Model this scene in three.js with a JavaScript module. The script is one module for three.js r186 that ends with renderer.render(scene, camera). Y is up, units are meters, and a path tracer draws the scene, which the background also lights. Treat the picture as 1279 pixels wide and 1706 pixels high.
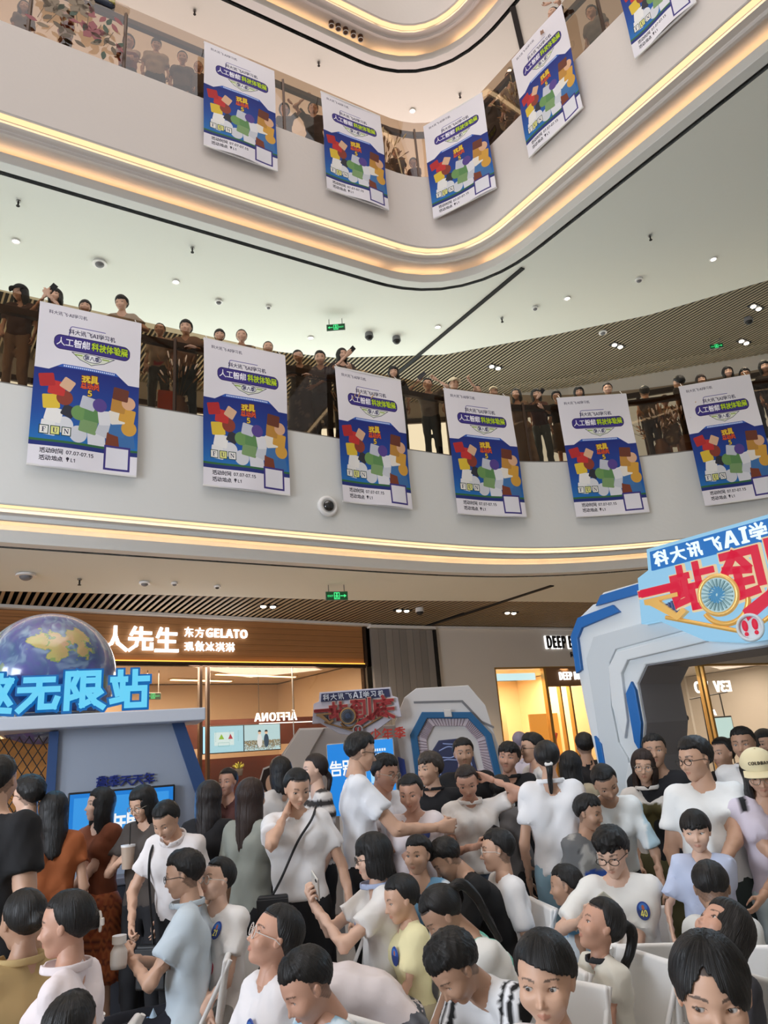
import * as THREE from 'three';
import { mergeGeometries } from 'three/addons/utils/BufferGeometryUtils.js';
import { RoundedBoxGeometry } from 'three/addons/geometries/RoundedBoxGeometry.js';
import { TextGeometry } from 'three/addons/geometries/TextGeometry.js';
import { FontLoader } from 'three/addons/loaders/FontLoader.js';
import { RectAreaLightUniformsLib } from 'three/addons/lights/RectAreaLightUniformsLib.js';

// ---------- camera, exposure, large lights ----------
const scene = new THREE.Scene();
scene.background = new THREE.Color(0x000000);
const camera = new THREE.PerspectiveCamera(69.4, 1279 / 1706, 0.05, 200);
camera.position.set(0, 1.65, 0);
camera.rotation.set(18.3 * Math.PI / 180, 0, -4.5 * Math.PI / 180, 'XYZ');
const renderer = new THREE.WebGLRenderer({ antialias: true });
renderer.toneMapping = THREE.LinearToneMapping;
renderer.toneMappingExposure = 1.0;
renderer.shadowMap.enabled = true;
RectAreaLightUniformsLib.init();
const LAMP = { skylight: 1.55, stage: 19, cove: 3.6, coveWash: 5.2, down: 15, shop: 2 };
function areaLight(color, power, w, h, pos, target) {
  const l = new THREE.RectAreaLight(color, power, w, h);
  l.position.set(...pos); l.lookAt(...target); scene.add(l); return l;
}
// an added fill panel over the void and the LED wall of the stage the crowd looks at (both outside the frame)
areaLight(0xf8f6ff, LAMP.skylight, 15, 11, [-1.5, 18.85, 0], [-1.5, 0, 0]);
areaLight(0xe8f2ff, LAMP.stage, 5.2, 2.8, [-6.9, 2.9, 0.4], [0, 1.2, -2.6]);

// ---------- helpers ----------
const V = (x, y, z) => new THREE.Vector3(x, y, z), R = Math.PI / 180;
function rng(seed) { let s = seed | 0; return () => { s = (s + 0x6d2b79f5) | 0; let t = Math.imul(s ^ (s >>> 15), 1 | s); t = (t + Math.imul(t ^ (t >>> 7), 61 | t)) ^ t; return ((t ^ (t >>> 14)) >>> 0) / 4294967296; }; }
const taken = {};
function numbered(n) { const k = (taken[n] = (taken[n] ?? -1) + 1); return k ? n + '_' + String(k).padStart(3, '0') : n; }
function tag(o, label, category, group, kind) {
  if (label) o.userData.label = label; if (category) o.userData.category = category;
  if (group) o.userData.group = group; if (kind) o.userData.kind = kind; return o;
}
const shade = (m) => { m.castShadow = m.receiveShadow = true; return m; };
function part(name, geo, mat, parent) { const m = shade(new THREE.Mesh(geo, mat)); m.name = name; parent.add(m); return m; }
function solo(name, geo, mat, label, category, group) { const m = shade(new THREE.Mesh(geo, mat)); m.name = numbered(name); scene.add(m); return tag(m, label, category, group); }
function struct(name, geo, mat) { const m = shade(new THREE.Mesh(geo, mat)); m.name = name; m.userData.kind = 'structure'; scene.add(m); return m; }
function thing(name, label, category, pos = [0, 0, 0], turn = 0, group) {
  const g = new THREE.Group(); g.name = numbered(name); g.position.set(...pos); g.rotation.y = turn; scene.add(g); return tag(g, label, category, group);
}
const merge = (list) => mergeGeometries(list.map((g) => { const k = g.index ? g.toNonIndexed() : g; for (const n of Object.keys(k.attributes)) if (!['position', 'normal', 'uv'].includes(n)) k.deleteAttribute(n); if (!k.attributes.uv) k.setAttribute('uv', new THREE.BufferAttribute(new Float32Array(k.attributes.position.count * 2), 2)); return k; }));
const box = (w, h, d, x = 0, y = 0, z = 0) => new THREE.BoxGeometry(w, h, d).translate(x, y, z);
const rbox = (w, h, d, r = 0.01, x = 0, y = 0, z = 0, n = 2) => new RoundedBoxGeometry(w, h, d, n, r).translate(x, y, z);
const cyl = (r, h, x = 0, y = 0, z = 0, n = 20, r2 = r) => new THREE.CylinderGeometry(r2, r, h, n).translate(x, y, z);
function bar(a, b, r, n = 8) { const d = b.clone().sub(a), g = new THREE.CylinderGeometry(r, r, d.length(), n); g.applyQuaternion(new THREE.Quaternion().setFromUnitVectors(V(0, 1, 0), d.normalize())); return g.translate((a.x + b.x) / 2, (a.y + b.y) / 2, (a.z + b.z) / 2); }
function tube(pts, r, n = 32, m = 8) { return new THREE.TubeGeometry(new THREE.CatmullRomCurve3(pts.map((p) => (p.isVector3 ? p : V(...p)))), n, r, m); }
function extrude(pts, depth, bevel = 0, holes = []) {
  const s = new THREE.Shape(pts.map((p) => new THREE.Vector2(...p))); for (const h of holes) s.holes.push(new THREE.Path(h.map((p) => new THREE.Vector2(...p))));
  return new THREE.ExtrudeGeometry(s, { depth, bevelEnabled: bevel > 0, bevelThickness: bevel, bevelSize: bevel, bevelSegments: 2, curveSegments: 16 });
}
const lin = (hex) => { const c = new THREE.Color(hex); return [c.r, c.g, c.b]; };
const std = (color, roughness = 0.7, extra = {}) => new THREE.MeshStandardMaterial({ color, roughness, ...extra });
const glow = (color, k, extra = {}) => new THREE.MeshStandardMaterial({ color: 0x111111, emissive: color, emissiveIntensity: k, roughness: 0.6, ...extra });
function noiseAt(seed) { const t = new Float32Array(4096), r = rng(seed); for (let i = 0; i < 4096; i++) t[i] = r(); const s = (a) => a * a * (3 - 2 * a);
  return (x, y, wrap = 64) => { const i = Math.floor(x), j = Math.floor(y), u = s(x - i), v = s(y - j), at = (a, b) => t[(((a % wrap) + wrap) % wrap) + 64 * (((b % wrap) + wrap) % wrap)]; return (at(i, j) * (1 - u) + at(i + 1, j) * u) * (1 - v) + (at(i, j + 1) * (1 - u) + at(i + 1, j + 1) * u) * v; }; }
function dataTex(n, f, srgb = false) {
  const d = new Uint8Array(n * n * 4); for (let y = 0; y < n; y++) for (let x = 0; x < n; x++) { const c = f(x / n, y / n), o = (y * n + x) * 4; if (typeof c === 'number') d[o] = d[o + 1] = d[o + 2] = 255 * c; else for (let k = 0; k < 3; k++) d[o + k] = 255 * c[k]; d[o + 3] = 255; }
  const t = new THREE.DataTexture(d, n, n); t.wrapS = t.wrapT = THREE.RepeatWrapping; t.magFilter = THREE.LinearFilter; t.minFilter = THREE.LinearMipmapLinearFilter; t.generateMipmaps = true; if (srgb) t.colorSpace = THREE.SRGBColorSpace; t.needsUpdate = true; return t;
}
function canvasTex(w, h, draw) { const c = document.createElement('canvas'); c.width = w; c.height = h; const x = c.getContext('2d'); draw(x, w, h); const t = new THREE.CanvasTexture(c); t.colorSpace = THREE.SRGBColorSpace; t.anisotropy = 8; return t; }
const rep = (t, x, y) => { const c = t.clone(); c.repeat.set(x, y); c.needsUpdate = true; return c; };
const N1 = noiseAt(3), N2 = noiseAt(8);
const fbm = (x, y, w = 64) => N1(x, y, w) * 0.5 + N2(x * 2, y * 2, Math.min(64, w * 2)) * 0.3 + N1(x * 4 + 9, y * 4, 64) * 0.2;
const plasterBump = dataTex(256, (u, v) => fbm(u * 16, v * 16, 16) * 0.6 + N2(u * 64, v * 64) * 0.4);
const weaveBump = dataTex(128, (u, v) => 0.5 + 0.25 * Math.sin(u * 128 * Math.PI) * Math.sin(v * 128 * Math.PI) + 0.2 * N1(u * 64, v * 64));
const hairTex = dataTex(256, (u, v) => { const k = 0.5 + 0.5 * N1(u * 64 + 2 * N2(u * 8, v * 4, 8), v * 3, 64); return k; });
const woodTex = dataTex(256, (u, v) => { const g = N1(u * 3, v * 48, 48) * 0.6 + N2(u * 6, v * 64) * 0.4, k = 0.72 + 0.38 * g; return [0.70 * k, 0.49 * k, 0.3 * k]; }, true);
const grainTex = dataTex(256, (u, v) => { const k = 0.86 + 0.14 * (N1(u * 3, v * 60, 60) * 0.6 + N2(u * 5, v * 64) * 0.4); return [k, k, k]; }, true);

// glyphs without a font file: pen strokes on a 16 x 16 grid, two hex digits per point
const GLYPHS = {
  一: '18f8', 大: '16f6 81866a1f 86abff', 人: '81866b1f 86abff', 八: '62581f 92a8ff', 工: '23e3 838e 1efe', 天: '23e3 17f7 83875b1f 87bbff',
  无: '33d3 17f7 83875b1f 979eeefb', 先: '4125 34e4 8188 18f8 685c1f a8aefefb', 生: '4126 34e4 818f 39d9 1fff', 东: '13e3 6038e8 858f 4a1e baee', 方: '8093 14f4 64691f 68d8cf9e',
  现: '1363 1868 1e6d 434d 828a 82d2da b4a97f cacefefc', 做: '5016 353f 64a4 7178 585e9e9858 c1a6 b5f5 e5da9f b7cbff', 冰: '1245 1e49 a1ae8d 56865d a7bafe e4b8',
  淇: '1244 1745 1e49 64f4 818b d1db 86d6 89d9 5bfb 8c5f ccff', 淋: '1244 1745 1e49 54a4 717f 755c 779a b4f4 d1df d5ac d7fc',
  趣: '1363 4138 1878 488d 4a7a 3a1e 2b5eff 71b1 818c a1ac 84a4 87a7 7bbb b3f3bc b6fc', 限: '111f 1151365a2b 71d1d8 74d4 78d8 717e9d 99cdff e9bb',
  站: '4143 1464 263a 565a 1d6c a1a8 a4f4 787fefe878', 科: '6113 1575 424f 461c 477b 92b4 96b8 8bfa d1df', 讯: '1133 16363e5b 62c2cbefec 57b7 828f', 飞: '1292a9dffffb f3b6 b6f9',
  学: '2143 7083 d1b4 1815f5f8 48c88a 8a8f6e 1bfb', 习: '22d2dead 4577 2ca9', 机: '1474 414f 451b 4779 828a6f 82c2cefefb',
  智: '3125 2373 1676 42461a 4778 9297e7e292 393fdfd939 3cdc', 能: '411565 5266 17676f5e 171f 1a6a 1c6c 9196e6e4 e293 989eeeec e99b',
  技: '1474 414f2e 1b79 84f4 b1b7 87e77f 88bcff', 体: '4017 343f 64f4 a1af 956b a6fb 7cdc', 验: '115156 2127676e4d 1b5a a066 a0f6 86d6 798b a9ab e8cd 6efe',
  展: '21e1e525 21281f 48f8 666a b6ba 3afa 6a6e8d 8afe dbbd', 第: '3015 2262 a085 92f2 25d5d828 282bebdd 858f 7b2f', 季: 'c132 14f4 8188 8419 84f9 3aca8c 8c8f6f 1dfd',
  玩: '1363 1868 1e6d 434d 92e2 75f5 a5a96f c5cefefb', 具: '303b c0cb 30c0 33c3 36c6 39c9 1cfc 5d2f bdef', 总: '4063 c0a3 343acac434 3b1e 5c5fcfcd 8b9d dbfe',
  动: '1272 1777 471d6c 5b7f 85f5eebd b1b77f', 员: '3034c4c030 262d 26d6dd 88871f 9cef', 活: '1244 1745 1e49 e163 55f5 a2a9 696fefe969', 时: '121d6d6212 1767 75f5 d1dfbe 88ab',
  间: '2133 131f 52e2efcf 565cbcb656 59b9', 地: '1575 424c 1d7b 86f4fadb b1bb 838efefb', 点: '8186 84d4 363adad636 3c1f 6c6f 9caf dcff', 到: '1282 421677 5376 1a7a 474d 1e8d a2ab e1efce',
  底: '8092 23f3 232a0f d546 464d7c 49f9 85acff 7dae', 少: '818a 4518 b4f8 d88d1f', 年: '4116 33e3 48d8 484c 1cfc 838f', 告: '4116 34e4 8187 17f7 3a3fdfda3a',
  别: '1116767111 19797f5e 461f a2ab e1efce', 班: '1252 1757 1d5c 323c 71795f 93f3 98f8 8efe c3ce', 刷: '11717515 111a0f 383d 38787d 565f a2ab e1efce',
};
const strokesOf = (ch) => (GLYPHS[ch] ?? '').split(' ').map((s) => { const p = []; for (let i = 0; i + 1 < s.length; i += 2) p.push([parseInt(s[i], 16) / 16, parseInt(s[i + 1], 16) / 16]); return p; }).filter((p) => p.length > 1);
const isLatin = (ch) => ch.charCodeAt(0) < 256;
function inkWidth(x, text, s, font) { let w = 0; for (const ch of text) { if (isLatin(ch)) { x.font = `bold ${s * 1.05}px ${font ?? 'sans-serif'}`; w += x.measureText(ch).width; } else w += s * 1.05; } return w; }
// draws mixed text; s is the height of a character, weight the thickness of a stroke as a share of it
function ink(x, text, px, py, s, { weight = 0.11, align = 'left', outline = 0, fill = '#000', edge = '#000', font, sx = 1 } = {}) {
  x.save(); x.translate(px, py); x.scale(sx, 1);
  const W = inkWidth(x, text, s, font); let cx = align === 'center' ? -W / 2 : align === 'right' ? -W : 0;
  x.lineJoin = 'round'; x.lineCap = 'round';
  for (const pass of outline ? [1, 0] : [0]) { let c = cx;
    for (const ch of text) {
      if (isLatin(ch)) { x.font = `bold ${s * 1.05}px ${font ?? 'sans-serif'}`; const w = x.measureText(ch).width; if (pass) { x.strokeStyle = edge; x.lineWidth = outline * 2; x.strokeText(ch, c, s * 0.9); } else { x.fillStyle = fill; x.fillText(ch, c, s * 0.9); } c += w; continue; }
      x.strokeStyle = pass ? edge : fill; x.lineWidth = s * weight + (pass ? outline * 2 : 0); if (!pass) x.lineCap = 'square', x.lineJoin = 'miter'; else x.lineCap = 'round';
      for (const st of strokesOf(ch)) { x.beginPath(); st.forEach(([a, b], i) => (i ? x.lineTo(c + a * s, b * s) : x.moveTo(c + a * s, b * s))); x.stroke(); }
      c += s * 1.05;
    } }
  x.restore();
}
// channel letters: every pen stroke a bar, all bars of one character joined into one mesh
function glyphGeo(ch, s, weight, depth, z = 0) {
  const g = []; const t = s * weight;
  for (const st of strokesOf(ch)) for (let i = 0; i + 1 < st.length; i++) {
    const [x0, y0] = st[i], [x1, y1] = st[i + 1], dx = (x1 - x0) * s, dy = -(y1 - y0) * s, L = Math.hypot(dx, dy);
    g.push(new THREE.BoxGeometry(L + t, t, depth).rotateZ(Math.atan2(dy, dx)).translate(((x0 + x1) / 2) * s, s - ((y0 + y1) / 2) * s, z + depth / 2));
  }
  return merge(g);
}
const fontBold = await new FontLoader().loadAsync('fonts/droid/droid_sans_bold.typeface.json');
function textGeo(text, size, depth) { const g = new TextGeometry(text, { font: fontBold, size, depth, curveSegments: 5, bevelEnabled: false }); g.computeBoundingBox(); return g; }

// ---------- materials of the building ----------
const M = {
  plasterWarmLit: std(0xddd4cd, 0.75, { bumpMap: rep(plasterBump, 0.5, 0.5), bumpScale: 0.0015 }), plaster: std(0xdfdfdb, 0.75, { bumpMap: rep(plasterBump, 0.5, 0.5), bumpScale: 0.0015 }), ceiling: std(0xe4e6de, 0.85, { bumpMap: rep(plasterBump, 0.4, 0.4), bumpScale: 0.001 }),  // upper fascia: same plaster, warm light put into its colour
  gap: std(0x0b0b0b, 0.8), dark: std(0x17130f, 0.8), bronze: std(0x4a3a30, 0.35, { metalness: 0.6 }), steel: std(0x8b8986, 0.35, { metalness: 0.8 }),
  glass: new THREE.MeshPhysicalMaterial({ color: 0xd9cdbf, roughness: 0.02, transmission: 1, thickness: 0, ior: 1.5 }), shopGlass: new THREE.MeshPhysicalMaterial({ color: 0xf2ede6, roughness: 0.02, transmission: 1, thickness: 0, ior: 1.45 }),
  slat: std(0xb49c7c, 0.6, { map: grainTex }), slatUpper: std(0xb5a68a, 0.65, { map: grainTex }), wood: std(0xffffff, 0.5, { map: woodTex }), white: std(0xeeeeec, 0.5), tile: std(0x918b83, 0.25), grey: std(0x77777a, 0.55), blackPlastic: std(0x141416, 0.4), whitePlastic: std(0xe9e7e4, 0.35),
  led: glow(0xffd9a2, 1.35), ledSoft: glow(0xffd09a, 2.0), lens: glow(0xfff1dc, 9), gold: std(0xc09a5c, 0.35, { metalness: 0.7 }), cream: std(0xe2c9a0, 0.7), green: glow(0x2fe07a, 1.6),
};
// ---------- plan curves of the balcony edges ----------
const E2 = new THREE.CatmullRomCurve3([[-13.5, -1.6], [-9, -4.42], [-4.23, -7.44], [-1.19, -9.33], [0.62, -10.42], [1.6, -10.93], [2.4, -11.22], [3.3, -11.38], [4.4, -11.38], [5.6, -11.2], [7.5, -10.6], [12, -8.6]].map(([x, z]) => V(x, 0, z)), false, 'centripetal').getSpacedPoints(120);
const E3 = (() => {
  const p = new THREE.CurvePath(), a = V(-13.5, 0, -1.33), b = V(0.55, 0, -10.04), k = V(1.51, 0, -10.64), c = V(2.2, 0, -9.69), d = V(9.3, 0, 0.11);
  p.add(new THREE.LineCurve3(a, b)); p.add(new THREE.QuadraticBezierCurve3(b, k, c)); p.add(new THREE.LineCurve3(c, d)); return p.getSpacedPoints(150);
})();
function normals(pts) { return pts.map((p, i) => { const t = pts[Math.min(i + 1, pts.length - 1)].clone().sub(pts[Math.max(i - 1, 0)]).normalize(); return V(t.z, 0, -t.x); }); }   // points into the building
const offset = (pts, d) => { const n = normals(pts); return pts.map((p, i) => p.clone().addScaledVector(n[i], d)); };
function sweep(pts, prof, from = 0, to = pts.length - 1) {   // prof: [depth into the building, height] in order
  const n = normals(pts), pos = [], nor = [], uv = [], idx = []; let run = 0;
  for (let k = 0; k + 1 < prof.length; k++) {
    const [d0, h0] = prof[k], [d1, h1] = prof[k + 1], L = Math.hypot(d1 - d0, h1 - h0), nd = (h1 - h0) / L, nh = -(d1 - d0) / L; let along = 0;
    for (let i = from; i <= to; i++) {
      const s = pos.length / 3; if (i > from) along += pts[i].distanceTo(pts[i - 1]);
      for (const [d, h, v] of [[d0, h0, run], [d1, h1, run + L]]) { pos.push(pts[i].x + n[i].x * d, h, pts[i].z + n[i].z * d); nor.push(n[i].x * nd, nh, n[i].z * nd); uv.push(along, v); }
      if (i < to) idx.push(s, s + 1, s + 2, s + 2, s + 1, s + 3);
    } run += L;
  }
  const g = new THREE.BufferGeometry(); g.setAttribute('position', new THREE.Float32BufferAttribute(pos, 3)); g.setAttribute('normal', new THREE.Float32BufferAttribute(nor, 3)); g.setAttribute('uv', new THREE.Float32BufferAttribute(uv, 2)); g.setIndex(idx); return g;
}
function slab(poly, y, t) { const s = new THREE.Shape(poly.map(([x, z]) => new THREE.Vector2(x, -z))); return new THREE.ExtrudeGeometry(s, { depth: t, bevelEnabled: false }).rotateX(-Math.PI / 2).translate(0, y, 0); }
const xz = (pts) => pts.map((p) => [p.x, p.z]);

// three storeys: fascia with two stepped light coves, floor slab, ceiling below it
const EDGE = [[E2, 6.0, 4.57], [E3, 11.0, 9.57], [E3, 16.0, 14.57]];
EDGE.forEach(([pts, top, bot], i) => {
  const lv = ['second', 'third', 'fourth'][i];
  struct('wall_fascia_' + (i + 1), sweep(pts, [[0.14, top + 0.02], [0, top + 0.02], [0, bot + 0.012], [0.012, bot], [0.03, bot], [0.03, bot + 0.05], [0.13, bot + 0.05], [0.13, bot - 0.05], [0.15, bot - 0.05], [0.24, bot - 0.05], [0.25, bot - 0.06], [0.25, bot - 0.1], [0.3, bot - 0.1], [0.3, bot - 0.02], [0.7, bot - 0.02], [0.7, bot - 0.2]]), i ? M.plasterWarmLit : M.plaster);
  struct('trim_' + (i * 3 + 1), sweep(pts, [[0.66, bot - 0.17], [0.6, bot - 0.17], [0.58, bot - 0.12], [0.56, bot - 0.12], [0.56, bot - 0.26], [0.565, bot - 0.27], [0.73, bot - 0.27]]), M.plaster);
  struct('trim_' + (i * 3 + 2), sweep(pts, [[0.73, bot - 0.27], [0.73, bot - 0.2], [0.81, bot - 0.2], [0.81, bot - 0.27]]), M.gap);
  solo('cove_light', sweep(pts, [[0.035, bot + 0.002], [0.125, bot - 0.004]]), M.led, `upper warm light line tucked right under the ${lv} floor balcony wall`, 'cove light', 'warm cove lights around the open hall');
  solo('cove_light', sweep(pts, [[0.6, bot - 0.155], [0.65, bot - 0.155]]), M.ledSoft, `lower warm light line in the trough below the ${lv} floor balcony wall`, 'cove light', 'warm cove lights around the open hall');
  const n = normals(pts); let walked = 0, last = -9;
  for (let k = 1; k + 1 < pts.length; k++) { walked += pts[k].distanceTo(pts[k - 1]); if (walked - last < 0.95 || pts[k].x < -8.5 || pts[k].x > 8.5) continue; last = walked;
    const t = V(-n[k].z, 0, n[k].x);
    for (const [d, h, up, col, pw, w] of [[0.6, -0.14, 1, 0xffcb8e, LAMP.coveWash, 0.05], [0.08, -0.012, -1, 0xffd8aa, LAMP.cove, 0.08]]) {
      const l = new THREE.RectAreaLight(col, pw, 1.0, w), z = V(0, -up, 0); l.quaternion.setFromRotationMatrix(new THREE.Matrix4().makeBasis(t, z.clone().cross(t), z)); l.position.copy(pts[k]).addScaledVector(n[k], d).setY(bot + h); scene.add(l); } }
});
// floor slabs and ceilings, each open over the void
const OUT = { far: -25, side: 15 };
const ring = (pts, d) => { const p = xz(offset(pts, d)); return [...p, [OUT.side, p[p.length - 1][1]], [OUT.side, OUT.far], [-OUT.side, OUT.far], [-OUT.side, p[0][1]]]; };
struct('floor', new THREE.BoxGeometry(30, 0.2, 40).translate(0, -0.16, -9), M.tile);
struct('floor_2', slab(ring(E2, 0.06), 5.9, 0.1), M.tile); struct('floor_3', slab(ring(E3, 0.06), 10.9, 0.1), M.tile); struct('floor_4', slab(ring(E3, 0.06), 15.9, 0.1), M.tile);
// boundary between smooth ceiling and timber slats, and the back walls
const B1 = [[-15, -5.3], [-5.54, -10.23], [-3.3, -11.38], [-0.74, -12.76], [3.42, -14.57], [15, -20]], W1 = [[-15, -4.1], [-4.57, -12.27], [-0.62, -15.38], [0.86, -16.31], [4.41, -18.26], [15, -24]];
const B2 = [[-15, -4.4], [-5.95, -10.15], [-4.04, -11.49], [-2.3, -12.5], [-0.71, -13.08], [1.47, -13.29], [3.59, -12.86], [5.35, -12.41], [7.25, -11.56], [15, -7.6]], W2 = [[-15, -6.4], [-5, -13.4], [-1.6, -15.3], [1.6, -15.5], [4.4, -15.3], [8.7, -14.4], [15, -12.6]];
const lerpLine = (L, x) => { for (let i = 0; i + 1 < L.length; i++) if (x <= L[i + 1][0]) { const [a, b] = L[i], [c, d] = L[i + 1]; return b + (d - b) * (x - a) / (c - a); } return L[L.length - 1][1]; };
const smoothCeil = (pts, B) => [...xz(offset(pts, 0.81)), [OUT.side, offset(pts, 0.81).at(-1).z], ...[...B].reverse(), [-OUT.side, offset(pts, 0.81)[0].z]];
struct('ceiling_1', slab(smoothCeil(E2, B1), 4.3, 0.12), M.ceiling);
struct('ceiling_2', slab(smoothCeil(E3, B2), 9.3, 0.12), M.ceiling);
struct('ceiling_3', slab(ring(E3, 0.81), 14.3, 0.12), M.ceiling);
struct('trim_10', slab([...B1, [15, -25], [-15, -25]], 4.55, 0.05), M.dark); struct('trim_11', slab([...B2, [15, -25], [-15, -25]], 9.55, 0.05), M.dark);
struct('floor_shops', slab([[-15, -3.8], [-4.45, -12.0], [-0.5, -15.1], [0.95, -16.05], [4.5, -18.0], [15, -23.7], [15, -25], [-15, -25]], -0.06, 0.06), M.tile);
// timber slats, one board each, running back to the shop fronts
function slats(label, B, W, y, pitch, dir, mat, x0, x1, wid, hgt) {
  const g = thing('slatted_ceiling', label, 'slatted ceiling', [0, y, 0]); const unit = new THREE.BoxGeometry(1, hgt, wid); const ang = Math.atan2(-dir[1], dir[0]);
  // each slat starts on the boundary and runs along -dir until it meets the wall line
  let acc = 0, prev = null;
  for (let x = x0; x < x1; x += 0.01) { const z = lerpLine(B, x), c = x * dir[1] - z * dir[0]; if (prev !== null) acc += Math.abs(c - prev); prev = c; if (acc < pitch) continue; acc = 0;
    let t = 0; while (t < 9) { const px = x - dir[0] * t, pz = z - dir[1] * t; if (pz < lerpLine(W, px) - 0.02) break; t += 0.03; }
    if (t < 0.2) continue; const m = part('slat', unit, mat, g); m.scale.x = t; m.position.set(x - dir[0] * t / 2, hgt / 2, z - dir[1] * t / 2); m.rotation.y = ang; }
  const n = g.children.length; g.children.forEach((c, i) => { c.name = i ? 'slat_' + String(i).padStart(3, '0') : 'slat'; }); return n;
}
slats('pale timber slats above the ground floor shop fronts', B1, W1, 4.3, 0.112, [0.52, 0.854], M.slat, -8.2, 14, 0.045, 0.012);
slats('brownish timber slats over the people on the second floor gallery', B2, W2, 9.3, 0.08, [0.58, 0.815], M.slatUpper, -8.2, 14.5, 0.03, 0.012);
// dark movement joints
const joint = (n, y, a, b, w) => struct('trim_' + n, new THREE.BoxGeometry(Math.hypot(b[0] - a[0], b[1] - a[1]), 0.03, w).rotateY(-Math.atan2(b[1] - a[1], b[0] - a[0])).translate((a[0] + b[0]) / 2, y, (a[1] + b[1]) / 2), M.gap);
joint(12, 4.295, [2.85, -12.85], [0.72, -16.15], 0.09); joint(13, 9.295, [2.66, -10.62], [-0.3, -15.1], 0.08); joint(14, 14.295, [3.02, -9.85], [3.9, -12.3], 0.1);
// walls behind the shops and galleries and around the hall
function wallStrip(L, y0, y1, t = 0.2) { const g = []; for (let i = 0; i + 1 < L.length; i++) { const [a, b] = L[i], [c, d] = L[i + 1], w = Math.hypot(c - a, d - b); g.push(new THREE.BoxGeometry(w, y1 - y0, t).rotateY(-Math.atan2(d - b, c - a)).translate((a + c) / 2, (y0 + y1) / 2, (b + d) / 2)); } return merge(g); }
struct('wall_second_floor', wallStrip(W2, 6, 9.55), std(0xd9d2c6, 0.7));
struct('wall_third_floor', wallStrip(W2, 11, 14.3), std(0xdcd2cb, 0.7));
struct('wall_back', box(30, 20, 0.3, 0, 10, -25.2), M.plaster); struct('wall_left', box(0.3, 20, 40, -15.2, 10, -6), M.plaster); struct('wall_right', box(0.3, 20, 40, 15.2, 10, -6), M.plaster); struct('wall_front', box(30, 20, 0.3, 0, 10, 11.2), M.plaster);
struct('ceiling_4', merge([box(30, 0.3, 14, 0, 19.6, -18.2), box(30, 0.3, 5.6, 0, 19.6, 8.6), box(6.1, 0.3, 17.1, -12.2, 19.6, -2.6), box(9.2, 0.3, 17.1, 10.6, 19.6, -2.6)]), M.ceiling);
solo('skylight', box(14.8, 0.06, 16.7, -1.55, 19.3, -2.6), glow(0xfff3e4, 1.2), 'added luminous fill panel high over the open hall', 'skylight');  // unseen luminous panel, added as main fill for fascias and crowd
{ const s = thing('stage_screen', 'large bright stage screen standing left of the seats', 'screen', [-7.05, 1.5, 0.45], 71 * R); part('screen_frame', rbox(5.5, 3.1, 0.12, 0.02, 0, 1.4, -0.08), M.blackPlastic, s); part('screen_face', box(5.2, 2.8, 0.02, 0, 1.4, 0), glow(0xe8f2ff, 1.2), s); for (const x of [-2, 2]) part('leg', box(0.1, 1.5, 0.4, x, -0.75, -0.1), M.blackPlastic, s); }

// ---------- glass balustrades ----------
function balustrade(label, pts, top, from, to, step) {
  const g = thing('glass_balustrade', label, 'balustrade', [0, 0, 0]); const inner = offset(pts, 0.07);
  part('handrail', sweep(pts, [[0.1, top + 1.02], [0.1, top + 1.11], [0.17, top + 1.11], [0.17, top + 1.02], [0.1, top + 1.02]], from, to), M.bronze, g);
  part('base_channel', sweep(pts, [[0.03, top], [0.03, top + 0.05], [0.11, top + 0.05], [0.11, top]], from, to), M.steel, g);
  let k = 0;
  for (let i = from; i + step <= to; i += step, k++) {
    const seg = inner.slice(i, i + step + 1), gl = sweep(pts, [[0.07, top + 1.28], [0.07, top + 0.03]], i, i + step); part('glass_panel', gl, M.railGlass, g);
    part('post', box(0.035, 1.1, 0.05, seg[0].x, top + 0.57, seg[0].z), M.bronze, g);
  }
  const c = {}; g.children.forEach((m) => { const n = (c[m.name] = (c[m.name] ?? -1) + 1); if (n) m.name += '_' + String(n).padStart(3, '0'); });
}
M.railGlass = new THREE.MeshPhysicalMaterial({ color: 0xb9a48c, roughness: 0.02, transmission: 1, thickness: 0, ior: 1.5 });
balustrade('glass balustrade with bronze handrail along the second floor gallery', E2, 6.0, 30, 108, 6);
balustrade('glass balustrade with bronze handrail along the third floor gallery', E3, 11.0, 42, 120, 6);

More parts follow.
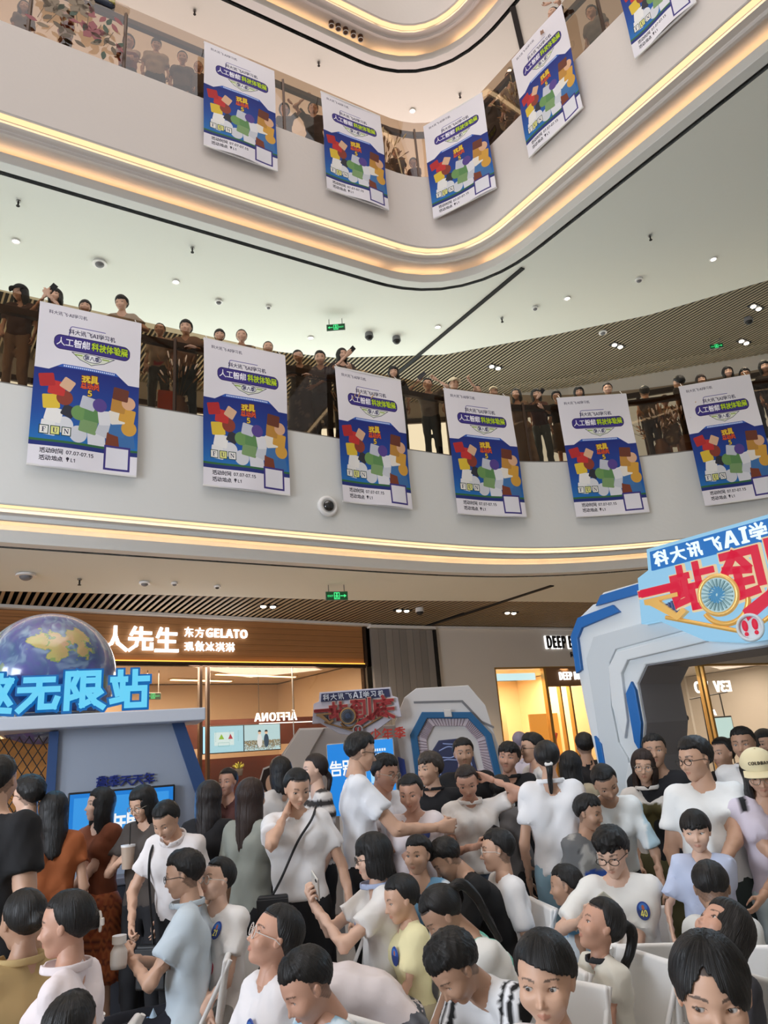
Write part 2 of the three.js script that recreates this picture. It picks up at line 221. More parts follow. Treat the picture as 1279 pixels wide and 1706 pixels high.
// ---------- lit shop fronts of the upper galleries ----------
function litFront(label, W, i, y, color, power, h0 = 0.25, h1 = 2.75) {
  const [a, b] = W[i], [c, d] = W[i + 1], w = Math.hypot(c - a, d - b), turn = -Math.atan2(d - b, c - a), u = V((c - a) / w, 0, (d - b) / w), out = V(-u.z, 0, u.x);
  const g = thing('shopfront_window', label, 'shop window', [(a + c) / 2 + out.x * 0.12, y, (b + d) / 2 + out.z * 0.12], turn), n = Math.max(2, Math.round(w / 1.6));
  for (let k = 0; k < n; k++) { const x = -w / 2 + (k + 0.5) * w / n; part('lit_pane', box(w / n - 0.08, h1 - h0, 0.03, x, (h0 + h1) / 2, 0), glow(color, Math.min(3, power * 0.6)), g).name = k ? 'lit_pane_' + String(k).padStart(3, '0') : 'lit_pane'; part('mullion', box(0.07, h1 - h0 + 0.1, 0.09, x + w / n / 2 - 0.02, (h0 + h1) / 2, 0.02), M.bronze, g).name = k ? 'mullion_' + String(k).padStart(3, '0') : 'mullion'; }
  part('lintel', box(w - 0.05, 0.12, 0.1, 0, h1 + 0.06, 0.02), M.bronze, g);
  const p = V((a + c) / 2, y + 1.5, (b + d) / 2).addScaledVector(out, 0.25); areaLight(color, power, w * 0.9, h1 - h0, p.toArray(), p.clone().add(out).add(V(0, 0.25, 0)).toArray());
}
[['leftmost lit shop front behind the second floor gallery', 0, 7], ['lit shop front behind the second floor people at left', 1, 9], ['lit shop front behind the second floor people in the middle', 2, 9], ['lit shop front behind the second floor people right of the middle', 3, 4.5], ['lit shop front under the slats at right', 4, 2.6], ['rightmost lit shop front behind the second floor gallery', 5, 2]].forEach(([l, i, p]) => litFront(l, W2, i, 6, 0xf0f8f0, p * LAMP.shop / 5));
[['leftmost lit shop front behind the third floor gallery', 0, 6], ['lit shop front behind the third floor people at left', 1, 6], ['lit shop front behind the third floor corner', 2, 6], ['lit shop front behind the third floor people right of the corner', 3, 6], ['lit shop front behind the third floor at right', 4, 6]].forEach(([l, i, p]) => litFront(l, W2, i, 11, 0xffe6e0, p * 1.5 * LAMP.shop / 5));

// ---------- ground floor shop fronts; each frame: x along the wall, y up, z out to the hall ----------
function onWall(i) { const [a, b] = W1[i], [c, d] = W1[i + 1]; const turn = -Math.atan2(d - b, c - a); return { o: [a, 0, b], turn, len: Math.hypot(c - a, d - b), at: (s, h, z = 0) => { const cs = Math.cos(turn), sn = Math.sin(turn); return [a + cs * s + sn * z, h, b - sn * s + cs * z]; } }; }
const GE = onWall(1), PI = onWall(2), DE = onWall(3);
const onGel = (name, label, cat) => thing(name, label, cat, GE.o, GE.turn), onDeep = (name, label, cat) => thing(name, label, cat, DE.o, DE.turn);
const structAt = (name, geo, mat, f) => { const m = struct(name, geo, mat); m.position.set(...f.o); m.rotation.y = f.turn; return m; };
const panel = (w, h, t, x, y, z) => rbox(w, h, t, 0.004, x, y, z, 1);
// ice cream shop: timber sign band, glass front, lit interior
structAt('trim_20', box(10.2, 0.05, 0.16, 0, 4.27, 0.1), M.whitePlastic, GE);
{ const g = onGel('shop_sign_band', 'wide timber band over the glass front carrying the white characters', 'sign'); 
  for (let k = 0; k < 7; k++) part('timber_board', panel(10.0, 0.105, 0.06, -0.05, 3.545 + k * 0.107, 0.03), M.wood, g).name = k ? 'timber_board_00' + k : 'timber_board';
  part('light_line', box(10.0, 0.02, 0.02, -0.05, 3.482, 0.075), glow(0xffb347, 2.2), g); part('edge_trim', box(10.0, 0.03, 0.12, -0.05, 3.455, 0.05), M.bronze, g); part('end_trim', box(0.05, 0.86, 0.1, 4.99, 3.87, 0.05), M.bronze, g); }
areaLight(0xffc478, 2, 5.2, 0.03, GE.at(2.4, 3.49, 0.1), GE.at(2.4, 4.2, 0.0));
{ const t = onGel('shop_lettering', 'large white lit characters and GELATO lettering on the timber band', 'sign'); const mat = glow(0xffffff, 2.6);
  [['人', 0.04], ['先', 0.47], ['生', 0.92]].forEach(([ch, x], k) => part('letter', glyphGeo(ch, 0.42, 0.12, 0.04, 0.08).translate(x - 0.35, 3.63, 0), mat, t));
  const small = (txt, x, y) => { for (const ch of txt) { if (isLatin(ch)) { const g = textGeo(ch, 0.155, 0.03), w = g.boundingBox.max.x; part('letter', g.translate(x, y + 0.015, 0.08), mat, t); x += w + 0.012; } else { part('letter', glyphGeo(ch, 0.17, 0.085, 0.03, 0.08).translate(x, y, 0), mat, t); x += 0.195; } } };
  small('东方GELATO', 1.1, 3.9); small('现做冰淇淋', 1.1, 3.66); t.children.forEach((m, i) => { if (i) m.name = 'letter_' + String(i).padStart(3, '0'); }); areaLight(0xffffff, 3, 2.6, 0.4, GE.at(1, 3.83, 0.14), GE.at(1, 3.83, 1)); }
// shop rooms behind the glass
function room(f, n, x0, x1, top, depth, wall, ceil) {
  structAt('wall_shop_' + n, merge([box(x1 - x0, top, 0.1, (x0 + x1) / 2, top / 2, -depth), box(0.1, top, depth, x0, top / 2, -depth / 2), box(0.1, top, depth, x1, top / 2, -depth / 2)]), wall, f);
  structAt('ceiling_shop_' + n, box(x1 - x0, 0.06, depth, (x0 + x1) / 2, top + 0.05, -depth / 2), ceil, f);
}
room(GE, 1, -4.6, 5.0, 3.5, 3.6, std(0xd6c2a8, 0.7), std(0xe0d0bc, 0.7));
areaLight(0xffe8d0, 16, 8.5, 1.6, GE.at(0.4, 3.42, -1.6), GE.at(0.4, 0, -1.6));
{ const g = onGel('shop_glass_front', 'tall glass front of the ice cream shop with bronze double post', 'glass front');
  [[-4.6, 1.4], [1.62, 3.27], [3.29, 4.92]].forEach(([a, b], k) => part('glass_pane', box(b - a, 3.4, 0.012, (a + b) / 2, 1.72, 0), M.shopGlass, g).name = k ? 'glass_pane_00' + k : 'glass_pane');
  [1.43, 1.57, 4.95].forEach((x, k) => part('post', box(0.05, 3.45, 0.09, x, 1.72, 0), M.bronze, g).name = k ? 'post_00' + k : 'post'); part('joint', box(0.012, 3.4, 0.016, 3.28, 1.72, 0), M.steel, g); part('head_rail', box(9.6, 0.05, 0.09, 0.2, 3.43, 0), M.bronze, g); }
for (const [k, a, b, z, l] of [[0, 2.5, 4.6, -1.9, 'long slanting light slot in the shop ceiling seen through the right pane'], [1, 1.9, 3.4, -2.7, 'shorter light slot deep in the ice cream shop ceiling']]) { const g = onGel('light_slot', l, 'ceiling light'); part('slot_diffuser', new THREE.BoxGeometry(b - a, 0.02, 0.1).rotateY(0.2).translate((a + b) / 2, 3.49, z), glow(0xffe0ae, 5), g); part('slot_frame', new THREE.BoxGeometry(b - a + 0.06, 0.04, 0.16).rotateY(0.2).translate((a + b) / 2, 3.515, z), M.cream, g); }
{ const g = onGel('service_counter', 'reddish brown service counter wall inside the ice cream shop', 'counter'); part('back_panel', box(3.0, 1.85, 0.12, 3.1, 0.93, -0.85), std(0x6e3424, 0.45, { map: grainTex }), g); part('counter_top', rbox(3.0, 0.06, 0.7, 0.01, 3.1, 1.0, -0.5), M.dark, g); part('header', box(3.1, 0.5, 0.1, 3.1, 2.3, -0.95), std(0x5a2c20, 0.5), g); }
function screen(name, label, w, h, x, y, z, tex, k = 1.3) { const g = onGel(name, label, 'screen'); part('screen_case', rbox(w + 0.03, h + 0.03, 0.05, 0.008, x, y, z), M.blackPlastic, g); part('screen_face', new THREE.PlaneGeometry(w, h).translate(x, y, z + 0.027), new THREE.MeshStandardMaterial({ color: 0x111111, emissive: 0xffffff, emissiveMap: tex, emissiveIntensity: k, roughness: 0.3 }), g); areaLight(0xcfe8ff, 2, w, h, GE.at(x, y, z + 0.05), GE.at(x, y, z + 1)); }
const R1 = rng(5);
screen('menu_screen', 'left menu screen with pale blue page and two small charts', 0.78, 0.45, 2.02, 2.17, -0.35, canvasTex(512, 300, (x, w, h) => { x.fillStyle = '#a9dcf2'; x.fillRect(0, 0, w, h); x.fillStyle = '#d4eef6'; x.fillRect(140, 70, 250, 150); x.strokeStyle = '#6aa'; x.lineWidth = 3; for (const a of [150, 330, 440]) for (let k = 0; k < 8; k++) { x.beginPath(); x.moveTo(a, 60 + k * 16); x.lineTo(a + 14, 60 + k * 16); x.stroke(); } x.fillStyle = '#8fbf3a'; x.beginPath(); x.moveTo(230, 90); x.lineTo(265, 150); x.lineTo(195, 150); x.fill(); x.fillStyle = '#b03a4a'; x.beginPath(); x.moveTo(345, 90); x.lineTo(375, 150); x.lineTo(315, 150); x.fill(); x.strokeRect(190, 190, 140, 40); }));
screen('menu_screen', 'right screen showing a drawn couple standing among brown grass', 0.74, 0.45, 2.8, 2.17, -0.35, canvasTex(512, 300, (x, w, h) => { x.fillStyle = '#b7dcea'; x.fillRect(0, 0, w, h); for (let k = 0; k < 900; k++) { x.fillStyle = ['#6d5a3c', '#8d7a52', '#54482f', '#a6946a'][k % 4]; x.fillRect(R1() * w, h - 120 * Math.sqrt(R1()), 9, 7); } for (const [cx, c] of [[215, '#dfe6ee'], [310, '#27435c']]) { x.fillStyle = c; x.beginPath(); x.ellipse(cx, 190, 36, 80, 0, 0, 7); x.fill(); x.fillStyle = '#e3c2a8'; x.beginPath(); x.arc(cx, 92, 22, 0, 7); x.fill(); x.fillStyle = '#222'; x.beginPath(); x.arc(cx, 84, 22, 3.1, 6.3); x.fill(); } }));
{ const t = onGel('hanging_lettering', 'white glowing mirrored letters added behind the glass as a reflection', 'sign'); const mat = glow(0xffffff, 3); const g = textGeo('ÁFFIONA', 0.15, 0.02); g.scale(-1, 1, 1); const ix = g.index; if (!ix) { const p = g.attributes.position, n = g.attributes.normal; for (let i = 0; i < p.count; i += 3) for (const at of [p, n]) for (let c = 0; c < 3; c++) { const v = at.array[(i + 1) * 3 + c]; at.array[(i + 1) * 3 + c] = at.array[(i + 2) * 3 + c]; at.array[(i + 2) * 3 + c] = v; } } part('letters', g.translate(3.5, 2.45, -0.25), mat, t); part('glow_bar', box(1.2, 0.015, 0.015, 3.3, 2.41, -0.25), mat, t); for (const x of [2.7, 3.45]) part('hanger', box(0.008, 0.9, 0.008, x, 3.0, -0.25), M.dark, t).name = x < 3 ? 'hanger' : 'hanger_001'; }  // no real sign: mirrored letters and hangers added to play a reflection
{ const g = onGel('lit_shelf', 'warm lit shelf with dark frames left of the double post', 'shelf'); part('back_panel', box(0.85, 1.5, 0.06, 0.95, 1.65, -1.2), glow(0xff9a3c, 0.75), g); for (let k = 0; k < 5; k++) part('shelf_board', box(0.85, 0.03, 0.22, 0.95, 1.0 + k * 0.31, -1.08), M.dark, g).name = k ? 'shelf_board_00' + k : 'shelf_board'; for (const x of [0.72, 1.12]) part('upright', box(0.05, 1.5, 0.05, x, 1.4, -0.95), std(0x5a2a18, 0.5), g).name = x < 1 ? 'upright' : 'upright_001'; }
{ const g = onGel('indoor_plant', 'small yellow green leafy plant on the dark counter', 'plant'); const r = rng(4), L = []; part('pot', new THREE.LatheGeometry([[0, 0], [0.06, 0], [0.08, 0.12], [0.07, 0.12], [0.06, 0.1]].map((p) => new THREE.Vector2(...p)), 16).translate(2.35, 1.53, -0.4), M.grey, g); for (let k = 0; k < 16; k++) { const a = r() * 6.3, e = 0.3 + r() * 0.8; L.push(new THREE.SphereGeometry(0.06, 6, 4).scale(0.25, 1, 0.1).translate(0, 0.09, 0).rotateX(e).rotateY(a).translate(2.35, 1.63, -0.4)); } part('leaves', merge(L), std(0xa5a83a, 0.6), g); }
// grey boarded pier
{ const g = thing('boarded_pier', 'grey vertical boards between the two shops', 'wall panel', PI.o, PI.turn); for (let k = 0; k < 9; k++) part('board', panel((PI.len - 0.2) / 9 - 0.006, 4.2, 0.08, 0.1 + (k + 0.5) * (PI.len - 0.2) / 9, 2.1, 0.1 - (k % 2) * 0.006), std([0x8d8680, 0x87817b, 0x938c85][k % 3], 0.6), g).name = k ? 'board_00' + k : 'board'; part('edge_post', box(0.06, 4.2, 0.12, PI.len - 0.06, 2.1, 0.12), M.dark, g); part('top_ledge', box(PI.len - 0.1, 0.06, 0.14, PI.len / 2, 4.24, 0.14), M.whitePlastic, g); }
// white shop with black haloed letters
structAt('wall_deep', merge([box(1.48, 4.3, 0.16, 0.74, 2.15, 0), box(10.6, 0.92, 0.16, 6.78, 3.84, 0)]), std(0xe2dcd4, 0.7), DE);
structAt('trim_21', box(12, 0.05, 0.12, 6, 4.26, 0.1), M.whitePlastic, DE);
room(DE, 2, 1.5, 4.6, 3.4, 3.2, std(0xf0e0c2, 0.7), std(0xf4e8d2, 0.7)); room(DE, 3, 4.7, 11.8, 3.4, 3.6, std(0xcac5bd, 0.7), std(0xd6d2ca, 0.7));
areaLight(0xffe2b8, 10, 2.6, 2.4, DE.at(3, 3.32, -1.5), DE.at(3, 0, -1.5)); areaLight(0xfff0e0, 8, 6, 2.4, DE.at(8, 3.32, -1.7), DE.at(8, 0, -1.7));
{ const t = onDeep('shop_lettering', 'black haloed letters on the white shop wall beside the arch', 'sign'); part('letters', textGeo('DEEP B', 0.25, 0.04).scale(0.72, 1.15, 1).translate(3.02, 3.8, 0.13), M.dark, t); part('halo_backs', textGeo('DEEP B', 0.25, 0.015).scale(0.735, 1.2, 1).translate(3.005, 3.794, 0.085), glow(0xffffff, 2.5), t); part('subtitle', merge([glyphGeo('间', 0.13, 0.1, 0.02, 0.12).translate(3.72, 3.58, 0)]), M.dark, t); }
{ const g = onDeep('shop_portal', 'brown sign panel and gold framed doorway with white letters', 'shop front'); part('sign_panel', panel(1.7, 0.44, 0.1, 3.8, 3.14, 0.02), std(0x8f6a4a, 0.5), g); part('letters', textGeo('DEEP BREA', 0.17, 0.03).scale(0.72, 1.1, 1).translate(3.3, 3.06, 0.075), glow(0xffffff, 1.3), g);
  [[1.5, 0.06], [2.93, 0.08], [3.32, 0.04], [3.62, 0.05], [4.6, 0.08]].forEach(([x, w], k) => part('gold_post', box(w, 3.38, 0.12, x, 1.69, 0), M.gold, g).name = k ? 'gold_post_00' + k : 'gold_post'); part('gold_head', box(3.1, 0.06, 0.12, 3.05, 3.37, 0), M.gold, g); part('glass_pane', box(1.38, 3.3, 0.012, 2.22, 1.68, 0), M.shopGlass, g); part('glass_pane_001', box(0.92, 2.9, 0.012, 4.1, 1.45, 0), M.shopGlass, g); part('light_box', box(1.36, 0.16, 0.05, 2.22, 3.2, -0.3), glow(0xbfe6f5, 1.6), g); }
{ const g = onDeep('display_shelf', 'glowing honey coloured display niche inside the gold doorway', 'display'); part('niche_back', box(0.9, 2.2, 0.06, 4.05, 1.3, -1.6), glow(0xffa83e, 0.9), g); part('niche_shelf', box(0.9, 0.04, 0.4, 4.05, 1.25, -1.4), M.cream, g); part('plinth', box(0.6, 1.0, 0.4, 4.0, 0.5, -1.2), M.gold, g); part('ornament', tube([[4, 1.2, -1.2], [4.03, 1.45, -1.2], [3.98, 1.7, -1.2], [4.05, 1.9, -1.2]], 0.05, 16), std(0x8a2a20, 0.4), g); }
{ const g = onDeep('display_partition', 'pale folding partition inside the white shop window', 'partition'); [[1.75, 0.25], [2.2, -0.2], [2.62, 0.25]].forEach(([x, a], k) => part('leaf', new THREE.BoxGeometry(0.46, 2.6, 0.05).rotateY(a).translate(x, 1.3, -1.5), k === 1 ? M.cream : std(0xf3dfb8, 0.6), g).name = k ? 'leaf_00' + k : 'leaf'); }
{ const g = onDeep('shop_glass_front', 'glass front with gold mullions seen through the arch', 'glass front'); [4.8, 6.9, 8.15, 8.32, 11.6].forEach((x, k) => part('gold_mullion', box(0.07, 3.38, 0.1, x, 1.69, 0), M.gold, g).name = k ? 'gold_mullion_00' + k : 'gold_mullion'); [[4.84, 6.86], [6.94, 8.11], [8.36, 11.56]].forEach(([a, b], k) => part('glass_pane', box(b - a, 3.3, 0.012, (a + b) / 2, 1.66, 0), M.shopGlass, g).name = k ? 'glass_pane_00' + k : 'glass_pane'); part('head_rail', box(6.9, 0.07, 0.1, 8.2, 3.36, 0), M.gold, g); part('light_box', box(1.1, 0.2, 0.05, 7.5, 3.22, -0.4), glow(0xd5ecf5, 1.5), g); }
function behind(g) { g = g.index ? g.toNonIndexed() : g; g.rotateY(Math.PI); return g; }
{ const t = onDeep('hanging_lettering', 'white glowing reversed letters added beyond the arch as a glass reflection', 'sign'); const mat = glow(0xffffff, 3); part('letters', behind(textGeo('E3V  VO', 0.3, 0.03)).translate(9.75, 2.66, -0.3), mat, t); part('letters_001', behind(textGeo('A  J', 0.16, 0.03)).translate(8.9, 2.05, -0.3), mat, t); }  // reversed glowing letters added in place of writing reflected by the glass
{ const t = onDeep('neon_lettering', 'thin glowing strokes added above the arch opening as a reflection', 'sign'); part('letters', textGeo('M IHY', 0.34, 0.02).translate(7.2, 3.5, 0.12), glow(0xffe6c0, 2.2), t); }  // glowing text added on the wall, stands in for a reflection
{ const g = onDeep('clothes_rail', 'thin black clothes rail standing inside the far glass shop', 'clothes rail'); for (const [a, b] of [[[9.2, 0, -1], [9.25, 2.6, -1]], [[10.1, 0, -1], [10.05, 2.65, -1]], [[8.8, 2.55, -1], [10.4, 2.7, -1]]]) part('rail', bar(V(...a), V(...b), 0.018), M.blackPlastic, g); g.children.forEach((m, i) => { if (i) m.name = 'rail_00' + i; }); }
{ const g = onDeep('shop_monitor', 'small pale blue monitor glowing at right beyond the arch', 'screen'); part('monitor_case', rbox(0.92, 0.62, 0.06, 0.015, 9.35, 1.72, -0.6), M.blackPlastic, g); part('monitor_face', box(0.84, 0.54, 0.01, 9.35, 1.72, -0.565), glow(0xc9eef2, 1.2), g); part('stand', box(0.08, 1.4, 0.08, 9.35, 0.7, -0.65), M.blackPlastic, g); }

// ---------- the printed banners hung from the handrails ----------
const posterTex = canvasTex(1000, 1600, (x, W, H) => {
  x.fillStyle = '#eeeaf0'; x.fillRect(0, 0, W, H);
  ink(x, '科大讯飞·AI学习机', 90, 60, 42, { fill: '#3a3550', weight: 0.09 });
  x.lineWidth = 7; x.strokeStyle = '#4a3f9a'; x.beginPath(); x.moveTo(290, 300); x.lineTo(300, 215); x.quadraticCurveTo(305, 195, 330, 195); x.lineTo(640, 195); x.moveTo(740, 300); x.stroke();
  ink(x, '科大讯飞AI学习机', 515, 222, 54, { fill: '#2a2348', align: 'center', weight: 0.11 });
  x.fillStyle = '#3a2c86'; x.beginPath(); x.roundRect(160, 300, 730, 140, 60); x.fill(); x.strokeStyle = '#241a5c'; x.lineWidth = 8; x.stroke();
  ink(x, '人工智能', 182, 322, 82, { fill: '#f6f4ff', weight: 0.13, outline: 5, edge: '#2a1f6a', sx: 0.93 }); ink(x, '科技体验展', 512, 322, 82, { fill: '#c3dd2c', weight: 0.13, outline: 5, edge: '#1c4a24', sx: 0.84 });
  x.strokeStyle = '#3a3a52'; x.lineWidth = 6; x.fillStyle = '#e6ead8'; x.beginPath(); x.moveTo(330, 455); x.lineTo(740, 455); x.lineTo(640, 520); x.lineTo(545, 548); x.lineTo(520, 560); x.lineTo(495, 548); x.lineTo(410, 520); x.closePath(); x.fill(); x.stroke(); x.fillStyle = '#8fae3a'; x.fillRect(360, 470, 70, 12); x.fillRect(620, 470, 70, 12);
  x.fillStyle = '#f4f4f4'; x.beginPath(); x.ellipse(525, 490, 85, 40, 0, 0, 7); x.fill(); x.stroke(); ink(x, '第八季', 525, 466, 46, { fill: '#20205a', align: 'center', weight: 0.13 });
  const blue = x.createLinearGradient(0, 600, 0, 1380); blue.addColorStop(0, '#13257c'); blue.addColorStop(0.6, '#124a9e'); blue.addColorStop(1, '#1c74bc');
  x.fillStyle = blue; x.beginPath(); x.moveTo(0, 660); x.lineTo(130, 660); x.lineTo(250, 590); x.lineTo(760, 590); x.lineTo(890, 690); x.lineTo(1000, 690); x.lineTo(1000, 1390); x.lineTo(0, 1390); x.fill();
  x.fillStyle = '#2a5cba'; x.beginPath(); x.moveTo(250, 590); x.lineTo(760, 590); x.lineTo(800, 622); x.lineTo(205, 622); x.fill(); x.fillStyle = '#d6e4ff'; for (let k = 0; k < 26; k++) x.fillRect(262 + k * 19, 598, 13, 16);
  // plain stand-in artwork: a heap of balls and toy blocks in the picture's colours
  const ball = (a, b, r, c, s = 1) => { x.fillStyle = c; x.beginPath(); x.ellipse(a, b, r, r * s, 0, 0, 7); x.fill(); }, block = (a, b, w, h, c, t = 0) => { x.save(); x.translate(a, b); x.rotate(t); x.fillStyle = c; x.beginPath(); x.roundRect(-w / 2, -h / 2, w, h, 14); x.fill(); x.restore(); };
  [[160, 1240, 110, 110, '#ecebe8', 0.1], [300, 1200, 120, 120, '#dfe0e4', -0.2], [200, 1110, 120, 110, '#f0eeea', 0.2], [330, 1060, 90, 90, '#2b2c38', 0.4], [170, 980, 120, 110, '#e4c23a', -0.12], [290, 930, 110, 110, '#8d3a2a', 0.2], [215, 840, 120, 110, '#c9302e', 0.1], [310, 790, 90, 90, '#e0b592', 0.5], [120, 770, 110, 100, '#b8262a', -0.2],
   [430, 1270, 120, 110, '#d6d8de', 0.2], [600, 1280, 130, 120, '#e2e2e8', -0.1], [520, 1170, 130, 120, '#7fa06a', 0.15], [680, 1190, 120, 110, '#cfd2da', 0.3], [430, 1060, 110, 110, '#6f9a58', -0.2], [560, 1050, 130, 120, '#5f8e54', 0.08], [680, 1070, 110, 110, '#e6e6ea', -0.15], [510, 950, 110, 100, '#c8cbd6', 0.2], [620, 950, 100, 100, '#584290', 0.4],
   [770, 1280, 120, 110, '#7c3a22', 0.1], [890, 1270, 120, 120, '#3a6ea8', -0.15], [800, 1160, 120, 110, '#3f74ae', 0.2], [910, 1140, 110, 110, '#d9a23e', 0.1], [790, 1040, 110, 110, '#efe8dc', -0.2], [890, 1010, 120, 110, '#d9a23e', 0.15], [800, 920, 110, 110, '#c08a3a', 0.1], [900, 880, 100, 100, '#e0b08c', -0.3], [820, 800, 120, 100, '#6c3422', 0.1]].forEach(([a, b, w, h, c, t], k) => (k % 4 === 1 ? ball(a, b, w * 0.68, c) : block(a, b, w * 1.28, h * 1.28, c, t)));
  ink(x, '玩具', 520, 668, 78, { fill: '#f0cf3a', align: 'center', weight: 0.15, outline: 7, edge: '#7a2418' }); ink(x, '总动员', 522, 748, 58, { fill: '#e2542e', align: 'center', weight: 0.14, outline: 4, edge: '#6c1e14' }); x.font = 'bold 84px sans-serif'; x.textAlign = 'center'; x.lineWidth = 10; x.strokeStyle = '#4c2c10'; x.strokeText('5', 520, 876); x.fillStyle = '#f0cf3a'; x.fillText('5', 520, 876);
  [['F', '#f2efe8'], ['U', '#e6e58a'], ['N', '#f2efe8']].forEach(([c, b], k) => { x.fillStyle = '#1d3f33'; x.fillRect(78 + k * 100, 1218, 88, 88); x.fillStyle = b; x.fillRect(86 + k * 100, 1226, 72, 72); x.font = 'bold 64px serif'; x.fillStyle = '#262a4c'; x.fillText(c, 122 + k * 100, 1284); });
  x.textAlign = 'left'; x.fillStyle = '#2f6a3c'; x.fillRect(0, 1352, W, 22); x.fillStyle = '#1c2c78'; x.fillRect(0, 1374, W, 40);
  ink(x, '活动时间', 100, 1432, 50, { fill: '#2c2836', weight: 0.12 }); ink(x, '07.07-07.15', 330, 1434, 46, { fill: '#2c2836' }); ink(x, '活动地点', 100, 1500, 50, { fill: '#2c2836', weight: 0.12 }); ball(350, 1516, 14, '#2c2836'); block(350, 1534, 10, 20, '#2c2836'); ink(x, 'L1', 374, 1502, 44, { fill: '#2c2836' });
  x.fillStyle = '#3b3180'; x.fillRect(680, 1330, 252, 236); x.fillStyle = '#e9e7ee'; x.fillRect(700, 1350, 212, 196);
});
const posterMat = new THREE.MeshStandardMaterial({ map: posterTex, roughness: 0.75, side: THREE.DoubleSide, bumpMap: rep(weaveBump, 40, 60), bumpScale: 0.0004 });
function banner(label, a, b, len, group) {
  const A = V(...a), B = V(...b), w = Math.hypot(B.x - A.x, B.z - A.z), t = thing('hanging_banner', label, 'banner', [(A.x + B.x) / 2, (A.y + B.y) / 2, (A.z + B.z) / 2], -Math.atan2(B.z - A.z, B.x - A.x), 'printed banners hung on the balustrades');
  const g = new THREE.PlaneGeometry(w, len, 24, 40), p = g.attributes.position, ph = A.x * 3, tilt = (B.y - A.y) / w;
  for (let i = 0; i < p.count; i++) { const u = p.getX(i) / w, v = 0.5 - p.getY(i) / len; p.setXYZ(i, p.getX(i), p.getY(i) - len / 2 + tilt * p.getX(i), 0.012 * Math.sin(u * 7 + ph + v * 2) * (0.3 + v) + 0.01 * Math.sin(v * 9 + ph)); } g.computeVertexNormals();
  part('printed_sheet', g, posterMat, t); part('top_batten', box(w, 0.025, 0.02, 0, 0, -0.015), M.whitePlastic, t); part('bottom_batten', box(w, 0.022, 0.018, 0, -len, -0.012), M.whitePlastic, t);
  for (const s of [-1, 1]) part('cord', bar(V(s * w * 0.45, 0, -0.01), V(s * w * 0.45, 0.1, -0.1), 0.005), M.whitePlastic, t).name = s < 0 ? 'cord' : 'cord_001';
}
[
  ['leftmost white and blue banner on the second floor balustrade', [-3.92, 5.07, -7.54], [-2.91, 5.09, -8.17], 7.14, 2.1],
  ['second floor banner left of the wall camera, second from left', [-2.22, 5.06, -8.6], [-1.22, 5.03, -9.22], 7.14, 2.1],
  ['second floor banner just above and right of the round wall camera', [-0.55, 5.01, -9.63], [0.42, 5, -10.21], 7.14, 2.1],
  ['second floor banner fourth from left, bent toward the middle', [1.1, 5.05, -10.59], [2.22, 5.03, -11.07], 7.14, 2.1],
  ['second floor banner fifth from left, near the right bend', [3.04, 5.03, -11.26], [4.22, 4.99, -11.3], 7.14, 2.1],
  ['rightmost second floor banner above the station arch', [5.07, 5.12, -11.2], [6.15, 5.07, -10.95], 7.14, 2.1],
  ['leftmost white and blue banner on the third floor balustrade', [-2.14, 10.09, -8.27], [-1.18, 10.1, -8.87], 12.04, 1.96],
  ['third floor banner second from left, before the corner', [-0.49, 10.02, -9.3], [0.47, 10.1, -9.89], 12.04, 1.96],
  ['third floor banner on the rounded corner', [1.21, 10.11, -10.19], [2.18, 10, -9.57], 12.04, 1.96],
  ['third floor banner right of the rounded corner', [2.6, 10.08, -9], [3.22, 10, -8.13], 12.04, 1.96],
  ['third floor banner cut off by the top edge at right', [3.74, 10.1, -7.42], [4.27, 10.1, -6.69], 12.04, 1.96],
].forEach(([l, a, b, y, n]) => banner(l, [a[0], y, a[2]], [b[0], y, b[2]], n));

// ---------- ceiling fittings ----------
function downlight(pos, label, r = 0.055, spot = true) { const g = thing('downlight', label, 'downlight', pos, 0, 'recessed ceiling downlights'); part('trim_ring', new THREE.TorusGeometry(r, 0.012, 8, 24).rotateX(Math.PI / 2), M.whitePlastic, g); part('lens', cyl(r * 0.9, 0.01, 0, 0.004, 0, 20), M.lens, g); if (spot) { const s = new THREE.SpotLight(0xffecd2, LAMP.down, 0, 0.85, 0.6); s.position.set(pos[0], pos[1] - 0.03, pos[2]); s.target.position.set(pos[0], 0, pos[2]); s.castShadow = true; s.shadow.radius = 2; scene.add(s, s.target); } }
function twin(pos, label) { const g = thing('twin_spotlight', label, 'spotlight', pos, 0.6, 'twin spotlights between the ceiling slats'); part('housing', box(0.36, 0.05, 0.14, 0, 0.02, 0), M.blackPlastic, g); for (const s of [-1, 1]) part('lens', new THREE.SphereGeometry(0.05, 14, 8).scale(1, 0.5, 1).translate(s * 0.09, -0.01, 0), M.lens, g).name = s < 0 ? 'lens' : 'lens_001'; const l = new THREE.SpotLight(0xffe2bd, LAMP.down * 1.4, 0, 0.9, 0.6); l.position.set(pos[0], pos[1] - 0.06, pos[2]); l.target.position.set(pos[0] - 0.3, 0, pos[2] + 0.5); l.castShadow = true; l.shadow.radius = 3; scene.add(l, l.target); }
function detector(pos, label, r = 0.07, dark) { const g = thing('ceiling_detector', label, 'detector', pos, 0, 'round ceiling fittings'); part('base', cyl(r, 0.03, 0, -0.012, 0, 24, r * 0.95), M.whitePlastic, g); part('head', new THREE.SphereGeometry(r * 0.62, 16, 8, 0, 6.29, Math.PI / 2, Math.PI / 2).scale(1, 0.7, 1).translate(0, -0.027, 0), dark ? M.blackPlastic : M.grey, g); }
